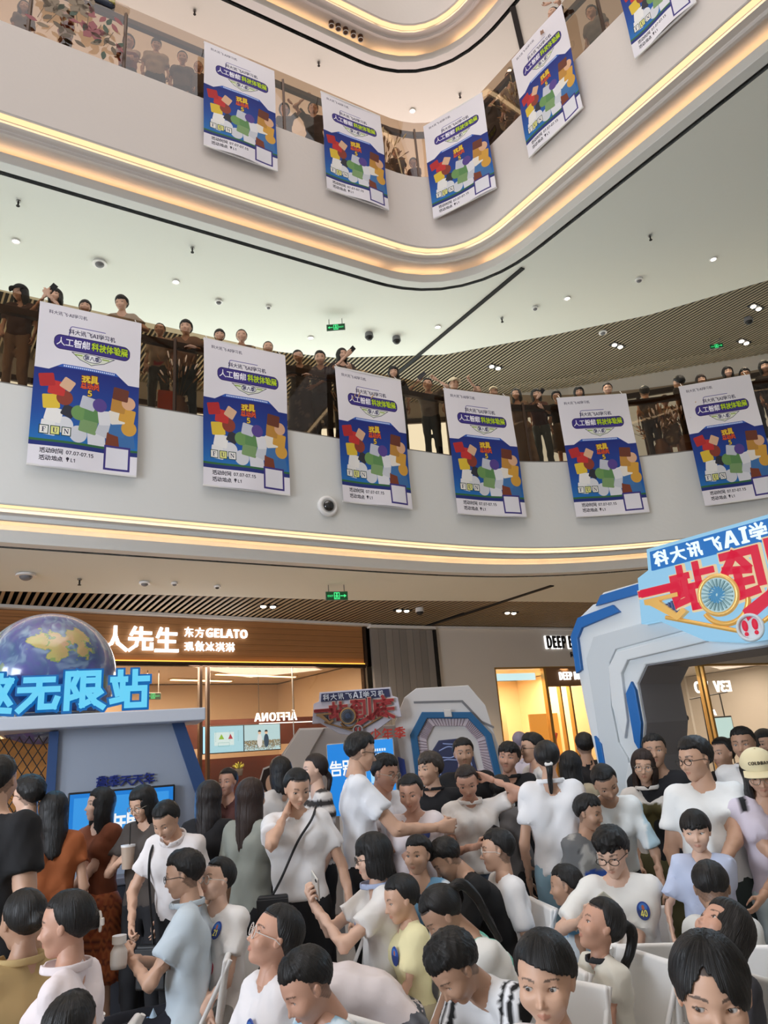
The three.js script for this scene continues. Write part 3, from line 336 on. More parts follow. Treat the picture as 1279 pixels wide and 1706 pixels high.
function sprinkler(pos, label) { const g = thing('sprinkler_head', label, 'sprinkler', pos, 0, 'ceiling sprinkler heads'); part('cup', cyl(0.03, 0.015, 0, -0.005, 0, 16), M.steel, g); part('stem', cyl(0.012, 0.07, 0, -0.045, 0, 8), M.dark, g); part('deflector', cyl(0.025, 0.006, 0, -0.082, 0, 12), M.dark, g); }
function dome(pos, label, dark) { const g = thing('dome_camera', label, 'camera', pos, 0, 'dome cameras on the ceilings'); part('housing', cyl(0.085, 0.08, 0, -0.035, 0, 24, 0.075), dark ? M.grey : M.whitePlastic, g); part('dome', new THREE.SphereGeometry(0.07, 20, 10, 0, 6.29, Math.PI / 2, Math.PI / 2).translate(0, -0.075, 0), M.blackPlastic, g); }
downlight([-5.12, 9.29, -9.01], 'ceiling downlight at the far left under the third floor'); downlight([-3.11, 9.29, -10.26], 'ceiling downlight above the second floor bob-haired person'); downlight([-1.13, 9.29, -12.26], 'ceiling downlight left of the upper green exit sign'); downlight([1.29, 9.29, -12.23], 'ceiling downlight beside the dark joint, right of two cameras'); downlight([3.62, 9.29, -11.62], 'ceiling downlight in the middle of the right second floor ceiling'); downlight([5.95, 9.29, -10.79], 'ceiling downlight at far right above the slats');
downlight([1.24, 14.29, -11.97], 'bright third floor downlight above the corner', 0.06); downlight([3.15, 14.29, -11.19], 'third floor downlight beside the cut joint', 0.05);
detector([-4.12, 9.29, -9.64], 'large round detector on the second floor ceiling at left', 0.11); detector([-2.55, 9.29, -10.88], 'grey detector right of the lit downlight at left'); detector([-1.74, 9.29, -11.15], 'small detector nearest the upper exit sign', 0.05); detector([3.07, 9.29, -11.84], 'flat detector between two downlights at right', 0.06); detector([4.8, 9.29, -11.21], 'round detector close to the slat edge at right', 0.07);
sprinkler([-4.69, 9.29, -8.22], 'sprinkler under the dark gap at far left'); sprinkler([-2.62, 9.29, -9.46], 'sprinkler on the ceiling above the second banner'); sprinkler([2.49, 9.29, -12.1], 'sprinkler left of the flat detector'); sprinkler([4.62, 9.29, -10.03], 'sprinkler on the right ceiling far from the slats'); sprinkler([-0.57, 14.29, -10.68], 'sprinkler on the third floor ceiling at centre'); sprinkler([-2.62, 14.29, -9.48], 'sprinkler on the third floor ceiling at left'); sprinkler([2.2, 14.29, -11.65], 'sprinkler on the third floor ceiling right of the lamp'); sprinkler([-4.26, 4.29, -9.88], 'sprinkler on the ground floor ceiling above the globe');
dome([-0.02, 9.29, -12.27], 'dark dome camera, left of the pair on the second floor ceiling', true); dome([0.5, 9.29, -12.48], 'dark dome camera, right of the pair nearest the joint', true); dome([0.53, 4.29, -13.96], 'white dome camera in the ground floor slats', false); dome([7.43, 9.29, -12.79], 'grey dome camera in the slats at far right', true);
detector([-4.78, 4.29, -9.42], 'flat speaker disc on the ground floor ceiling at far left', 0.13); detector([-3.51, 4.29, -10.33], 'white detector on the ground floor ceiling above the timber sign', 0.08); detector([-3.13, 4.29, -10.5], 'small ceiling spot right of the white detector', 0.05); detector([-2.6, 4.29, -10.9], 'dark tipped detector left of the exit sign', 0.05, true); detector([4.59, 9.29, -12.88], 'pale detector among the brown slats', 0.08);
twin([2.58, 9.29, -13.96], 'twin spotlights in the slats left of the fifth banner'); twin([5.04, 9.29, -13.46], 'twin spotlights in the middle of the slatted ceiling'); twin([7.42, 9.29, -12.42], 'twin spotlights at the far right edge of the slats'); twin([7.76, 9.29, -13.72], 'twin spotlights near the green running man'); twin([0.21, 4.29, -14.07], 'twin spotlights in the ground floor slats left of the joint'); twin([2.45, 4.29, -15.27], 'twin spotlights in the ground floor slats right of the joint'); twin([-2.14, 4.29, -12.69], 'twin spotlights in the ground floor slats above GELATO');
for (const [i, x, y, h, l] of [[0, 552, 38, 14.53, 'first'], [1, 563, 43, 14.53, 'second'], [2, 575, 49, 14.53, 'third'], [3, 588, 55, 14.53, 'fourth'], [4, 600, 61, 14.53, 'fifth']]) { const p = [[-0.26, 14.53, -10.09], [-0.14, 14.53, -10.16], [-0.01, 14.53, -10.24], [0.13, 14.53, -10.32], [0.26, 14.53, -10.41]][i]; const g = thing('soffit_spotlight', `${l} from left in the row of five brown spotlights on the top soffit`, 'spotlight', p, 0, 'row of five soffit spotlights'); part('can', cyl(0.05, 0.09, 0, -0.03, 0, 20), std(0x6a4a36, 0.4, { metalness: 0.5 }), g); part('ring', new THREE.TorusGeometry(0.05, 0.008, 6, 20).rotateX(Math.PI / 2).translate(0, -0.075, 0), M.whitePlastic, g); }
// exit signs
const exitTex = (dir) => canvasTex(256, 100, (x, w, h) => { x.fillStyle = '#07391c'; x.fillRect(0, 0, w, h); x.fillStyle = '#48f08c'; x.strokeStyle = '#48f08c'; x.save(); if (dir < 0) { x.translate(w, 0); x.scale(-1, 1); } x.fillRect(170, 44, 50, 12); x.beginPath(); x.moveTo(245, 50); x.lineTo(215, 28); x.lineTo(215, 72); x.fill(); x.lineWidth = 10; x.strokeRect(98, 12, 60, 76); x.lineWidth = 11; x.beginPath(); x.arc(128, 26, 5, 0, 7); x.moveTo(126, 38); x.lineTo(126, 60); x.lineTo(110, 80); x.moveTo(126, 60); x.lineTo(146, 78); x.moveTo(108, 54); x.lineTo(126, 42); x.lineTo(146, 54); x.stroke(); x.restore(); x.font = 'bold 34px sans-serif'; x.fillText('EXIT', dir > 0 ? 14 : 168, 63); });
function exitSign(pos, turn, w, label, dir, drop = 0.16) { const g = thing('exit_sign', label, 'exit sign', pos, turn, 'green exit signs'); part('case', rbox(w, w * 0.4, 0.03, 0.006), M.steel, g); part('lit_face', new THREE.PlaneGeometry(w * 0.95, w * 0.36).translate(0, 0, 0.017), new THREE.MeshStandardMaterial({ color: 0x061a0e, emissive: 0xffffff, emissiveMap: exitTex(dir), emissiveIntensity: 1.1, roughness: 0.4 }), g); for (const s of [-1, 1]) part('rod', box(0.012, drop, 0.012, s * w * 0.35, w * 0.2 + drop / 2, 0), M.steel, g).name = s < 0 ? 'rod' : 'rod_001'; }
exitSign([-0.61, 9.12, -11.71], 0.0, 0.34, 'green exit sign on the white second floor ceiling', -1); exitSign([7.08, 9.14, -13.54], -0.2, 0.26, 'green exit sign under the brown slats at right', 1); exitSign([-0.85, 4.12, -11.5], 0.3, 0.36, 'green EXIT sign hanging in front of the ground floor slats', 1); exitSign(GE.at(0.96, 3.01, -1.0), GE.turn, 0.3, 'green exit sign inside the ice cream shop', -1, 0.4);
// round camera on the fascia
{ const g = thing('wall_camera', 'round white camera with black eye on the second floor balcony wall', 'camera', [-0.76, 4.96, -9.57], 0.55); part('rim', new THREE.TorusGeometry(0.115, 0.035, 12, 36), M.whitePlastic, g); part('plate', cyl(0.11, 0.04, 0, 0, 0, 32).rotateX(Math.PI / 2), M.whitePlastic, g); part('eye', new THREE.SphereGeometry(0.08, 24, 14).scale(1, 1, 0.6).translate(0, 0, 0.03), new THREE.MeshPhysicalMaterial({ color: 0x101012, roughness: 0.1, clearcoat: 1 }), g); part('lens', cyl(0.035, 0.02, 0, 0, 0, 20).rotateX(Math.PI / 2).rotateY(0.2).translate(0.015, 0.005, 0.07), std(0x2c2c30, 0.2), g); }

// ---------- stands ----------
const placed = (g, x, y, z, ry = 0) => g.rotateY(ry).translate(x, y, z);
function wheel(r, lit, t) { const k = lit ? 0.9 : 0; const gold = lit ? std(0xd8b068, 0.3, { metalness: 0.5, emissive: 0xffcf80, emissiveIntensity: 0.25 }) : std(0xb08a5a, 0.4, { metalness: 0.4 }), blue = lit ? glow(0x5aa8dc, 0.6) : std(0x4a5a78, 0.5), ice = lit ? glow(0xc9ecf2, 0.7) : std(0x8a8f98, 0.5);
  return [['wheel_rim', new THREE.TorusGeometry(r, r * 0.13, 10, 40), gold], ['wheel_disc', cyl(r * 0.95, 0.02, 0, 0, 0, 36).rotateX(Math.PI / 2), ice], ['wheel_blades', merge([...Array(22)].map((_, i) => box(r * 0.42, r * 0.09, 0.02, r * 0.62, 0, 0.015).rotateZ(i * 0.2856).rotateZ(0.0))), lit ? std(0x8fb6bc, 0.4) : std(0x3c3f48, 0.5)], ['wheel_hub', merge([...Array(14)].map((_, i) => new THREE.BoxGeometry(r * 0.4, r * 0.06, 0.03).rotateZ(0.5).translate(r * 0.25, 0, 0.02).rotateZ(i * 0.449))), blue]].map(([n, g, m]) => [n, g, m]); }
// the station sign: lit board, blue name strip, red characters, gold frame and wheel
function stationSign(t, lit, sc, ox, oy, oz) {
  const T = (g) => g.scale(sc, sc, 1).translate(ox, oy, oz), L = (c, k) => (lit ? glow(c, k) : null);
  const boardM = L(0x9ad2f4, 0.85) ?? std(0xc9c6d2, 0.6), strip = L(0x0f7ad2, 0.75) ?? std(0x2b2f55, 0.5), white = L(0xe6f8ff, 1.1) ?? std(0xd8dce6, 0.5), red = L(0xe2103c, 0.85) ?? std(0x9c2c2e, 0.5), pale = L(0xf6dcae, 0.8) ?? std(0xd4b8a4, 0.5), gold = lit ? std(0xd0a458, 0.3, { metalness: 0.5, emissive: 0xffc870, emissiveIntensity: 0.25 }) : std(0x96734c, 0.45, { metalness: 0.3 });
  part('sign_board', T(extrude([[-0.66, 0.8], [0.66, 0.8], [0.68, 0.64], [0.78, 0.6], [0.82, 0.26], [0.68, 0.26], [0.34, 0.05], [0.1, 0], [-0.1, 0], [-0.34, 0.05], [-0.68, 0.26], [-0.82, 0.26], [-0.78, 0.6], [-0.68, 0.64]], 0.08, 0.008)), boardM, t);
  part('name_strip', T(extrude([[-0.63, 0.775], [0.63, 0.775], [0.645, 0.63], [-0.645, 0.63]], 0.02).translate(0, 0, 0.088)), strip, t);
  let x = -0.6; const gl = []; for (const ch of '科大讯飞AI学习机') { if (isLatin(ch)) { const g = textGeo(ch, 0.115, 0.015), w = g.boundingBox.max.x; gl.push(g.translate(x, 0.648, 0.108)); x += w + 0.015; } else { gl.push(glyphGeo(ch, 0.115, 0.11, 0.015, 0.108).translate(x, 0.645, 0)); x += 0.138; } } part('name_letters', T(merge(gl)), white, t);
  const big = [['一', -0.78, 0.3, 0.34], ['站', -0.5, 0.27, 0.34], ['到', -0.1, 0.24, 0.4], ['底', 0.3, 0.24, 0.4]];
  part('character_edges', T(merge(big.map(([c, a, b, s]) => glyphGeo(c, s, 0.2, 0.03, 0.085).translate(a, b, 0)))), pale, t); big.forEach(([c, a, b, s], k) => { part('red_character', T(glyphGeo(c, s, 0.135, 0.03, 0.1).translate(a, b, 0)), red, t).name = k ? 'red_character_00' + k : 'red_character'; });
  part('red_stroke', T(extrude([[-0.02, 0.2], [0.5, 0.46], [0.5, 0.4], [0.0, 0.12]], 0.03).translate(0, 0, 0.1)), red, t); part('red_stroke_001', T(extrude([[-0.76, 0.5], [-0.42, 0.5], [-0.42, 0.42], [-0.5, 0.3], [-0.52, 0.44], [-0.76, 0.44]], 0.03).translate(0, 0, 0.1)), red, t);
  part('gold_frame', T(merge([extrude([[-0.74, 0.42], [-0.46, 0.42], [-0.46, 0.39], [-0.62, 0.39], [-0.5, 0.27], [-0.45, 0.3], [-0.42, 0.27], [-0.5, 0.22], [-0.7, 0.37], [-0.74, 0.38]], 0.05).translate(0, 0, 0.085), bar(V(-0.6, 0.26, 0.11), V(0.02, 0.03, 0.11), 0.016), bar(V(-0.06, 0.03, 0.11), V(0.5, 0.3, 0.11), 0.016), new THREE.TorusGeometry(0.17, 0.02, 8, 30, 2.6).rotateZ(3.6).translate(-0.14, 0.3, 0.11)])), gold, t);
  part('bars', T(merge([...Array(5)].map((_, i) => box(0.014, 0.06 + i * 0.012, 0.02, -0.585 + i * 0.024, 0.33, 0.095)))), lit ? std(0x4a5f9c, 0.4) : std(0x3c4258, 0.5), t);
  for (const [n, g, m] of wheel(0.135, lit)) part(n, T(g.translate(-0.16, 0.335, 0.135)), m, t);
  part('sole_badge', T(merge([new THREE.TorusGeometry(0.085, 0.012, 8, 28).translate(0.01, 0.075, 0.14), cyl(0.08, 0.02, 0, 0, 0, 28).rotateX(Math.PI / 2).translate(0.01, 0.075, 0.12)])), std(lit ? 0xd9e6ea : 0xa8a2a2, 0.4), t); part('sole_prints', T(merge([-0.026, 0.042].map((a) => merge([new THREE.SphereGeometry(0.02, 12, 10).scale(1, 1.9, 0.5).translate(a, 0.092, 0.135), new THREE.SphereGeometry(0.014, 10, 8).scale(1, 1, 0.6).translate(a, 0.037, 0.135)])))), red, t);
}
// big arch at right
const AX = [1.53, 0, -6.36], AT = 50 * R; const arch = thing('station_arch', 'tall white and blue arch gate with angular panels standing at the right', 'arch gate', AX, -AT);
{ const white = std(0xdfe4e6, 0.45), white2 = std(0xcfd6da, 0.5), blue = std(0x1468b4, 0.4), grey = std(0x8a8a90, 0.6), seam = std(0x9aa3a8, 0.6);
  const outer = [[0.08, 0], [0.08, 1.2], [0.02, 1.9], [0.0, 2.5], [0.1, 2.64], [0.25, 2.72], [2.8, 2.72], [2.95, 2.64], [3.05, 2.5], [3.03, 1.9], [2.97, 1.2], [2.97, 0]], inner = [[2.55, 0], [2.6, 1.5], [2.53, 1.75], [2.53, 2.05], [2.42, 2.19], [0.63, 2.19], [0.52, 2.05], [0.52, 1.75], [0.45, 1.5], [0.5, 0]];
  part('frame', extrude([...outer, ...inner], 0.62, 0.012).translate(0, 0, -0.62), white, arch);
  const ring = (o, i, d, m, n) => part(n, extrude([...o, ...i], d, 0.006), m, arch);
  part('face_panel', extrude([[0.17, 0.3], [0.16, 1.15], [0.12, 1.55], [0.12, 2.3], [0.22, 2.46], [1.2, 2.52], [1.2, 2.4], [0.4, 2.34], [0.32, 2.24], [0.27, 1.9], [0.28, 1.62], [0.34, 1.5], [0.34, 0.3]], 0.025, 0.008), white2, arch); part('face_panel_001', extrude([[0.3, 1.9], [0.33, 2.2], [0.42, 2.3], [1.2, 2.36], [1.2, 2.28], [0.5, 2.24], [0.42, 2.14], [0.4, 1.78], [0.36, 1.66]], 0.04, 0.008), white, arch); part('face_panel_002', extrude([[0.3, 0.3], [0.3, 1.32], [0.36, 1.46], [0.44, 1.42], [0.46, 0.3]], 0.04, 0.008), white, arch);
  [[[0.0, 2.2], [0.0, 2.5], [0.1, 2.64], [0.45, 2.68], [0.5, 2.62], [0.12, 2.56], [0.06, 2.48], [0.05, 2.22]], [[0.3, 2.71], [0.36, 2.78], [0.8, 2.8], [0.8, 2.73]], [[0.09, 1.42], [0.08, 1.68], [0.13, 1.62], [0.14, 1.3]], [[0.44, 1.62], [0.44, 1.98], [0.5, 2.06], [0.52, 2.0], [0.52, 1.75], [0.47, 1.55]]].forEach((p, k) => { part('blue_panel', extrude(p, 0.035, 0.005).translate(0, 0, 0.005), blue, arch).name = k ? 'blue_panel_00' + k : 'blue_panel'; });
  part('inner_lining', extrude([[0.5, 0], [0.455, 1.5], [0.527, 1.75], [0.527, 2.05], [0.633, 2.183], [2.42, 2.183], [2.42, 2.17], [0.64, 2.17], [0.54, 2.045], [0.54, 1.75], [0.47, 1.5], [0.515, 0]], 0.6).translate(0, 0, -0.61), grey, arch); part('base_plate', merge([rbox(0.6, 0.06, 0.8, 0.01, 0.27, -0.03, -0.3), rbox(0.6, 0.06, 0.8, 0.01, 2.78, -0.03, -0.3)]), grey, arch); part('roof_block', extrude([[0.2, 2.73], [0.3, 2.82], [1.0, 2.84], [1.0, 2.73]], 0.4, 0.01).translate(0, 0, -0.5), white, arch); }
{ const t = thing('station_sign', 'large lit sign board with red characters on top of the arch', 'sign', AX, -AT); stationSign(t, true, 1.0, 1.56, 2.22, 0.04); areaLight(0xbfe6ff, 5, 1.4, 0.6, [AX[0] + 0.643 * 1.56 - 0.766 * 0.3, 2.65, AX[2] + 0.766 * 1.56 + 0.643 * 0.3], [AX[0] + 0.643 * 1.56 - 0.766 * 2, 2.2, AX[2] + 0.766 * 1.56 + 0.643 * 2]); }
// small stand in the middle
const BX = [-0.21, 1.65, -8.43], bs = thing('photo_stand', 'grey white photo stand with octagon emblem behind the crowd', 'exhibit stand', [BX[0], 0, BX[2]], 0);
{ const px = (x, y) => [(x - 640) * 0.00655 + (y - 1262) * 0.0005, 1.65 - (y - 1262) * 0.0065 + (x - 640) * -0.0005], w = std(0xd2cfcd, 0.5), w2 = std(0xbdbab9, 0.55), blue = std(0x23608f, 0.45), E = (pts, d, z, b = 0.008) => extrude(pts.map((p) => px(...p)), d, b).translate(0, 0, z);
  part('main_body', E([[690, 1165], [712, 1150], [800, 1145], [822, 1178], [838, 1300], [838, 1500], [668, 1500], [668, 1205]], 0.5, -0.5), w, bs); part('side_body', E([[472, 1500], [470, 1258], [504, 1216], [672, 1210], [672, 1500]], 0.45, -0.55), w2, bs); part('side_facet', E([[474, 1290], [474, 1258], [506, 1218], [545, 1216], [520, 1250], [500, 1290]], 0.06, -0.12), w, bs);
  part('groove', E([[704, 1171], [786, 1169], [812, 1203], [830, 1212], [830, 1215], [810, 1206], [784, 1172], [704, 1174]], 0.012, 0.0, 0.002), M.grey, bs);
  const oct = (s) => [[715, 1190], [795, 1190], [822, 1225], [826, 1300], [688, 1300], [690, 1226]].map(([x, y]) => [757 + (x - 757) * s, 1248 + (y - 1248) * s]);
  part('octagon_rim', extrude(oct(1).map((p) => px(...p)), 0.06, 0.008, [oct(0.86).map((p) => px(...p)).reverse()]), blue, bs); const a = oct(0.86), b = oct(0.64); part('ribbed_ring', extrude(a.map((p) => px(...p)), 0.03, 0.004, [b.map((p) => px(...p)).reverse()]), std(0xc9bcc4, 0.5), bs);
  const ribs = []; for (let i = 0; i < 6; i++) { if (i === 3) continue; const [p, q, r, s] = [px(...a[i]), px(...a[(i + 1) % 6]), px(...b[i]), px(...b[(i + 1) % 6])]; for (let k = 1; k < 12; k++) { const t = k / 12, A = [p[0] + (q[0] - p[0]) * t, p[1] + (q[1] - p[1]) * t], B = [r[0] + (s[0] - r[0]) * t, r[1] + (s[1] - r[1]) * t]; ribs.push(bar(V(A[0] * 0.96 + B[0] * 0.04, A[1] * 0.96 + B[1] * 0.04, 0.036), V(B[0], B[1], 0.036), 0.006, 6)); } } part('ribs', merge(ribs), std(0x9b8c96, 0.5), bs);
  part('emblem_plate', E([[735, 1236], [765, 1233], [785, 1250], [790, 1300], [722, 1300], [722, 1252]], 0.03, 0.002), std(0x333a5c, 0.45), bs); part('emblem_lines', merge([[[732, 1252], [750, 1245], [764, 1252], [752, 1262], [736, 1262]], [[740, 1240], [775, 1246], [782, 1275]], [[728, 1290], [736, 1268], [762, 1266]], [[770, 1292], [776, 1264], [768, 1256]]].map((L) => tube(L.map((p) => V(...px(...p), 0.04)), 0.008, 20, 6))), std(0x8fa0d0, 0.4), bs);
  part('base_plate', rbox(2.7, 0.16, 0.75, 0.01, 0.1, 0.02, -0.2), M.grey, bs); part('blue_fin', E([[664, 1262], [672, 1266], [672, 1312], [664, 1312]], 0.05, 0.02), std(0x2a3f8c, 0.4), bs); part('notch', E([[752, 1186], [762, 1186], [762, 1196], [752, 1196]], 0.03, 0.05), w, bs); }
{ const t = thing('station_sign', 'unlit red character sign on top of the grey photo stand', 'sign', [BX[0], 0, BX[2]], 0.03); stationSign(t, false, 0.58, -0.26, 1.9, 0.12); const g = []; [...'少年季'].forEach((c, i) => g.push(glyphGeo(c, 0.115, 0.13, 0.03, 0.2).translate(-0.13 + i * 0.13, 1.83, 0))); part('subtitle_letters', merge(g), std(0xc03c30, 0.5), t); }
function blueScreen(label, x0, y0, x1, y1, z, txt) { const g = thing('standing_screen', label, 'screen', [BX[0], 0, BX[2]], 0), s = 0.0065, w = (x1 - x0) * s, h = (y1 - y0) * s, cx = ((x0 + x1) / 2 - 640) * s, cy = 1.65 - ((y0 + y1) / 2 - 1262) * s; part('screen_case', rbox(w + 0.02, h + 0.02, 0.05, 0.02, cx, cy, z), M.whitePlastic, g); part('screen_face', new THREE.PlaneGeometry(w, h).translate(cx, cy, z + 0.027), new THREE.MeshStandardMaterial({ color: 0x0a1420, emissive: 0xffffff, emissiveIntensity: 0.95, emissiveMap: canvasTex(256, 420, txt), roughness: 0.3 }), g); part('stand_foot', rbox(w * 0.5, cy - h / 2 + 0.06, 0.05, 0.01, cx, (cy - h / 2) / 2 - 0.03, z), M.whitePlastic, g); areaLight(0x58aaff, 3, w, h, [BX[0] + cx, cy, BX[2] + z + 0.06], [BX[0] + cx, cy, BX[2] + 5]); }
blueScreen('left bright blue standing screen behind the tall young man', 549, 1236, 606, 1345, 0.16, (x, w, h) => { x.fillStyle = '#1f86e0'; x.fillRect(0, 0, w, h); ink(x, '告别', 14, 100, 90, { fill: '#fff', weight: 0.13 }); ink(x, '班', 120, 210, 90, { fill: '#e8f6ff', weight: 0.13 }); });
blueScreen('right bright blue standing screen behind the man with glasses', 611, 1234, 657, 1330, 0.2, (x, w, h) => { x.fillStyle = '#2b92ea'; x.fillRect(0, 0, w, h); x.fillStyle = '#e8f6ff'; for (let k = 0; k < 6; k++) { x.fillRect(62 + k * 22, 60, 15, 18); x.fillRect(75 + k * 19, 90, 13, 15); } x.fillStyle = '#a8dcff'; x.fillRect(40, 200, 180, 90); });
{ const g = thing('flat_standee', 'flat cut out standee of a dark haired figure in a tan top', 'standee', [-1.38, 1.56, -8.03].map((v, i) => (i === 1 ? -0.06 : v)), 0.1); const o = [[-0.2, 0], [-0.2, 1.25], [-0.17, 1.36], [-0.08, 1.43], [-0.1, 1.55], [-0.06, 1.68], [0.03, 1.71], [0.1, 1.65], [0.11, 1.5], [0.09, 1.42], [0.17, 1.34], [0.2, 1.2], [0.2, 0]]; part('board', extrude(o.map(([a, b]) => [a * 1.12, b * 1.01]), 0.012), std(0xd9d4ce, 0.6), g); const f = extrude(o.slice(1, -1), 0.004).translate(0, 0, 0.013); const p = f.attributes.position, uv = f.attributes.uv; for (let i = 0; i < p.count; i++) uv.setXY(i, p.getX(i) / 0.5 + 0.5, p.getY(i) / 1.75); part('printed_face', f, std(0xffffff, 0.6, { map: canvasTex(200, 700, (x, w, h) => { x.fillStyle = '#c9a48c'; x.fillRect(0, 0, w, h); x.fillStyle = '#2a1c18'; x.fillRect(0, 0, w, 95); x.beginPath(); x.ellipse(108, 70, 44, 52, 0, 0, 7); x.fill(); x.fillStyle = '#e0b89c'; x.beginPath(); x.ellipse(110, 84, 28, 38, 0, 0, 7); x.fill(); x.fillStyle = '#a98c78'; x.fillRect(0, 150, w, 550); x.fillStyle = '#e6d8cc'; x.fillRect(84, 140, 50, 90); }) }), g); part('back_strut', bar(V(0, 0.9, -0.01), V(0, 0.02, -0.4), 0.015), M.grey, g); }
{ const p = [2.84, 1.71, -7.99], g = thing('camera_tripod', 'black video camera on a tripod beside the arch opening', 'tripod', [p[0], -0.06, p[2]], 0.3); part('camera_body', rbox(0.08, 0.085, 0.15, 0.012, 0, 1.86, 0), M.blackPlastic, g); part('lens', cyl(0.03, 0.09, 0, 0, 0, 20).rotateX(Math.PI / 2).translate(0, 1.86, 0.115), M.blackPlastic, g); part('handle', tube([[0, 1.9, -0.05], [0, 1.95, -0.03], [0, 1.95, 0.03], [0, 1.9, 0.06]], 0.008, 16), M.blackPlastic, g); part('pole', cyl(0.025, 0.8, 0, 1.4, 0), M.blackPlastic, g); for (let k = 0; k < 3; k++) part('leg', bar(V(0, 1.15, 0), V(0.4 * Math.cos(k * 2.09), 0, 0.4 * Math.sin(k * 2.09)), 0.016), M.blackPlastic, g).name = k ? 'leg_00' + k : 'leg'; }
// kiosk with the globe at left
const KO = [-2.43, 2.15, -6.15], KT = 21 * R; const kiosk = thing('demo_kiosk', 'grey and blue kiosk with slanted front and screen at the left', 'kiosk', [KO[0], 0, KO[2]], KT);
{ const y0 = KO[1], grey = std(0x9aa2b0, 0.5), blue = std(0x2d4a78, 0.45), K = (o, a) => o; const sc = (m, n) => part(n, m, grey, kiosk);
  part('ledge', rbox(2.5, 0.1, 0.62, 0.01, -0.43, y0 - 0.05, -0.1), std(0xc3c8d2, 0.45), kiosk);
  part('base_plate', rbox(2.6, 0.08, 0.7, 0.01, 0.1, -0.02, -0.15), blue, kiosk); part('front_panel', extrude([[-0.3, 0.02], [-0.3, y0 - 0.1], [0.58, y0 - 0.1], [1.27, 0.02]], 0.08).translate(0, 0, -0.12), grey, kiosk);
  part('blue_edge', extrude([[0.57, y0 - 0.1], [0.67, y0 - 0.1], [1.4, 0.02], [1.27, 0.02]], 0.16).translate(0, 0, -0.16), blue, kiosk); part('blue_edge_001', box(0.07, y0 - 0.12, 0.18, -0.33, (y0 - 0.1) / 2, -0.1), blue, kiosk);
  part('orange_board', box(1.6, y0 - 0.15, 0.04, -1.18, (y0 - 0.1) / 2, -0.4), std(0xd08a3e, 0.55, { map: grainTex }), kiosk);  // orange board added in place of the warm lit shop behind the mesh
  const mesh = [], X0 = -1.98, X1 = -0.38, Y0 = 0.5, Y1 = 2.02; for (let k = -14; k < 48; k++) for (const d of [1, -1]) { const xb = X0 + k * 0.07 - 0.6, sl = 1.6 * d; const pts = []; let ya = Y0, yb = Y1; const xa = (y) => xb + (y - Y0) / sl; const lim = [(X0 - xb) * sl + Y0, (X1 - xb) * sl + Y0].sort((p, q) => p - q); ya = Math.max(ya, lim[0]); yb = Math.min(yb, lim[1]); if (yb - ya > 0.03) mesh.push(bar(V(xa(ya), ya, d * 0.006), V(xa(yb), yb, d * 0.005), 0.004, 5)); } part('wire_mesh', merge(mesh).translate(0, 0, -0.12), M.blackPlastic, kiosk);
  const lt = []; [...'趣夏季天天年'].filter((c) => GLYPHS[c]).forEach((c, i) => lt.push(glyphGeo(c, 0.085, 0.13, 0.02, -0.04).translate(0.0 + i * 0.09, y0 - 0.56, 0))); part('navy_lettering', merge(lt), std(0x1e2f7c, 0.45), kiosk);
  part('counter', rbox(2.1, 0.06, 0.22, 0.015, 0.1, 0.92, 0.08), std(0x6a6a72, 0.35), kiosk); part('counter_front', rbox(2.0, 0.88, 0.05, 0.01, 0.1, 0.45, 0.14), std(0x35363c, 0.5), kiosk); }
{ const g = thing('kiosk_screen', 'wide bright blue screen on the kiosk front behind the women', 'screen', [KO[0], 0, KO[2]], KT); part('screen_case', rbox(0.8, 0.48, 0.05, 0.01, 0.2, KO[1] - 0.82, 0.0), M.blackPlastic, g); part('screen_face', new THREE.PlaneGeometry(0.77, 0.45).translate(0.2, KO[1] - 0.82, 0.027), new THREE.MeshStandardMaterial({ color: 0x0a1420, emissive: 0xffffff, emissiveIntensity: 0.9, emissiveMap: canvasTex(512, 300, (x, w, h) => { x.fillStyle = '#1c7fd8'; x.fillRect(0, 0, w, h); x.fillStyle = '#3a9bea'; x.fillRect(20, 20, 470, 260); ink(x, '班刷', 180, 110, 96, { fill: '#fff', weight: 0.13 }); x.fillStyle = '#d8efff'; for (let k = 0; k < 12; k++) x.fillRect(170 + k * 22, 225, 15, 20); }), roughness: 0.3 }), g); areaLight(0x58aaff, 4, 0.77, 0.45, [KO[0] + 0.25, KO[1] - 0.82, KO[2] + 0.1], [KO[0] + 1.4, KO[1] - 0.9, KO[2] + 3]); }
{ const t = thing('kiosk_lettering', 'four thick light blue characters standing on the kiosk ledge', 'sign', [KO[0], 0, KO[2]], KT); const edge = glow(0x0a72c4, 0.7), face = glow(0x6ad4fa, 0.95); [...'趣无限站'].forEach((c, i) => { const x = -0.93 + i * 0.335; part('character_edge', glyphGeo(c, 0.3, 0.25, 0.06, 0.1).translate(x, KO[1] + 0.03, 0), edge, t).name = i ? 'character_edge_00' + i : 'character_edge'; part('character_face', glyphGeo(c, 0.3, 0.145, 0.02, 0.16).translate(x, KO[1] + 0.03, 0), face, t).name = i ? 'character_face_00' + i : 'character_face'; }); areaLight(0x5cc8ff, 4, 1.3, 0.3, [KO[0] - 0.1, KO[1] + 0.18, KO[2] + 0.35], [KO[0] + 0.4, KO[1], KO[2] + 2]); }
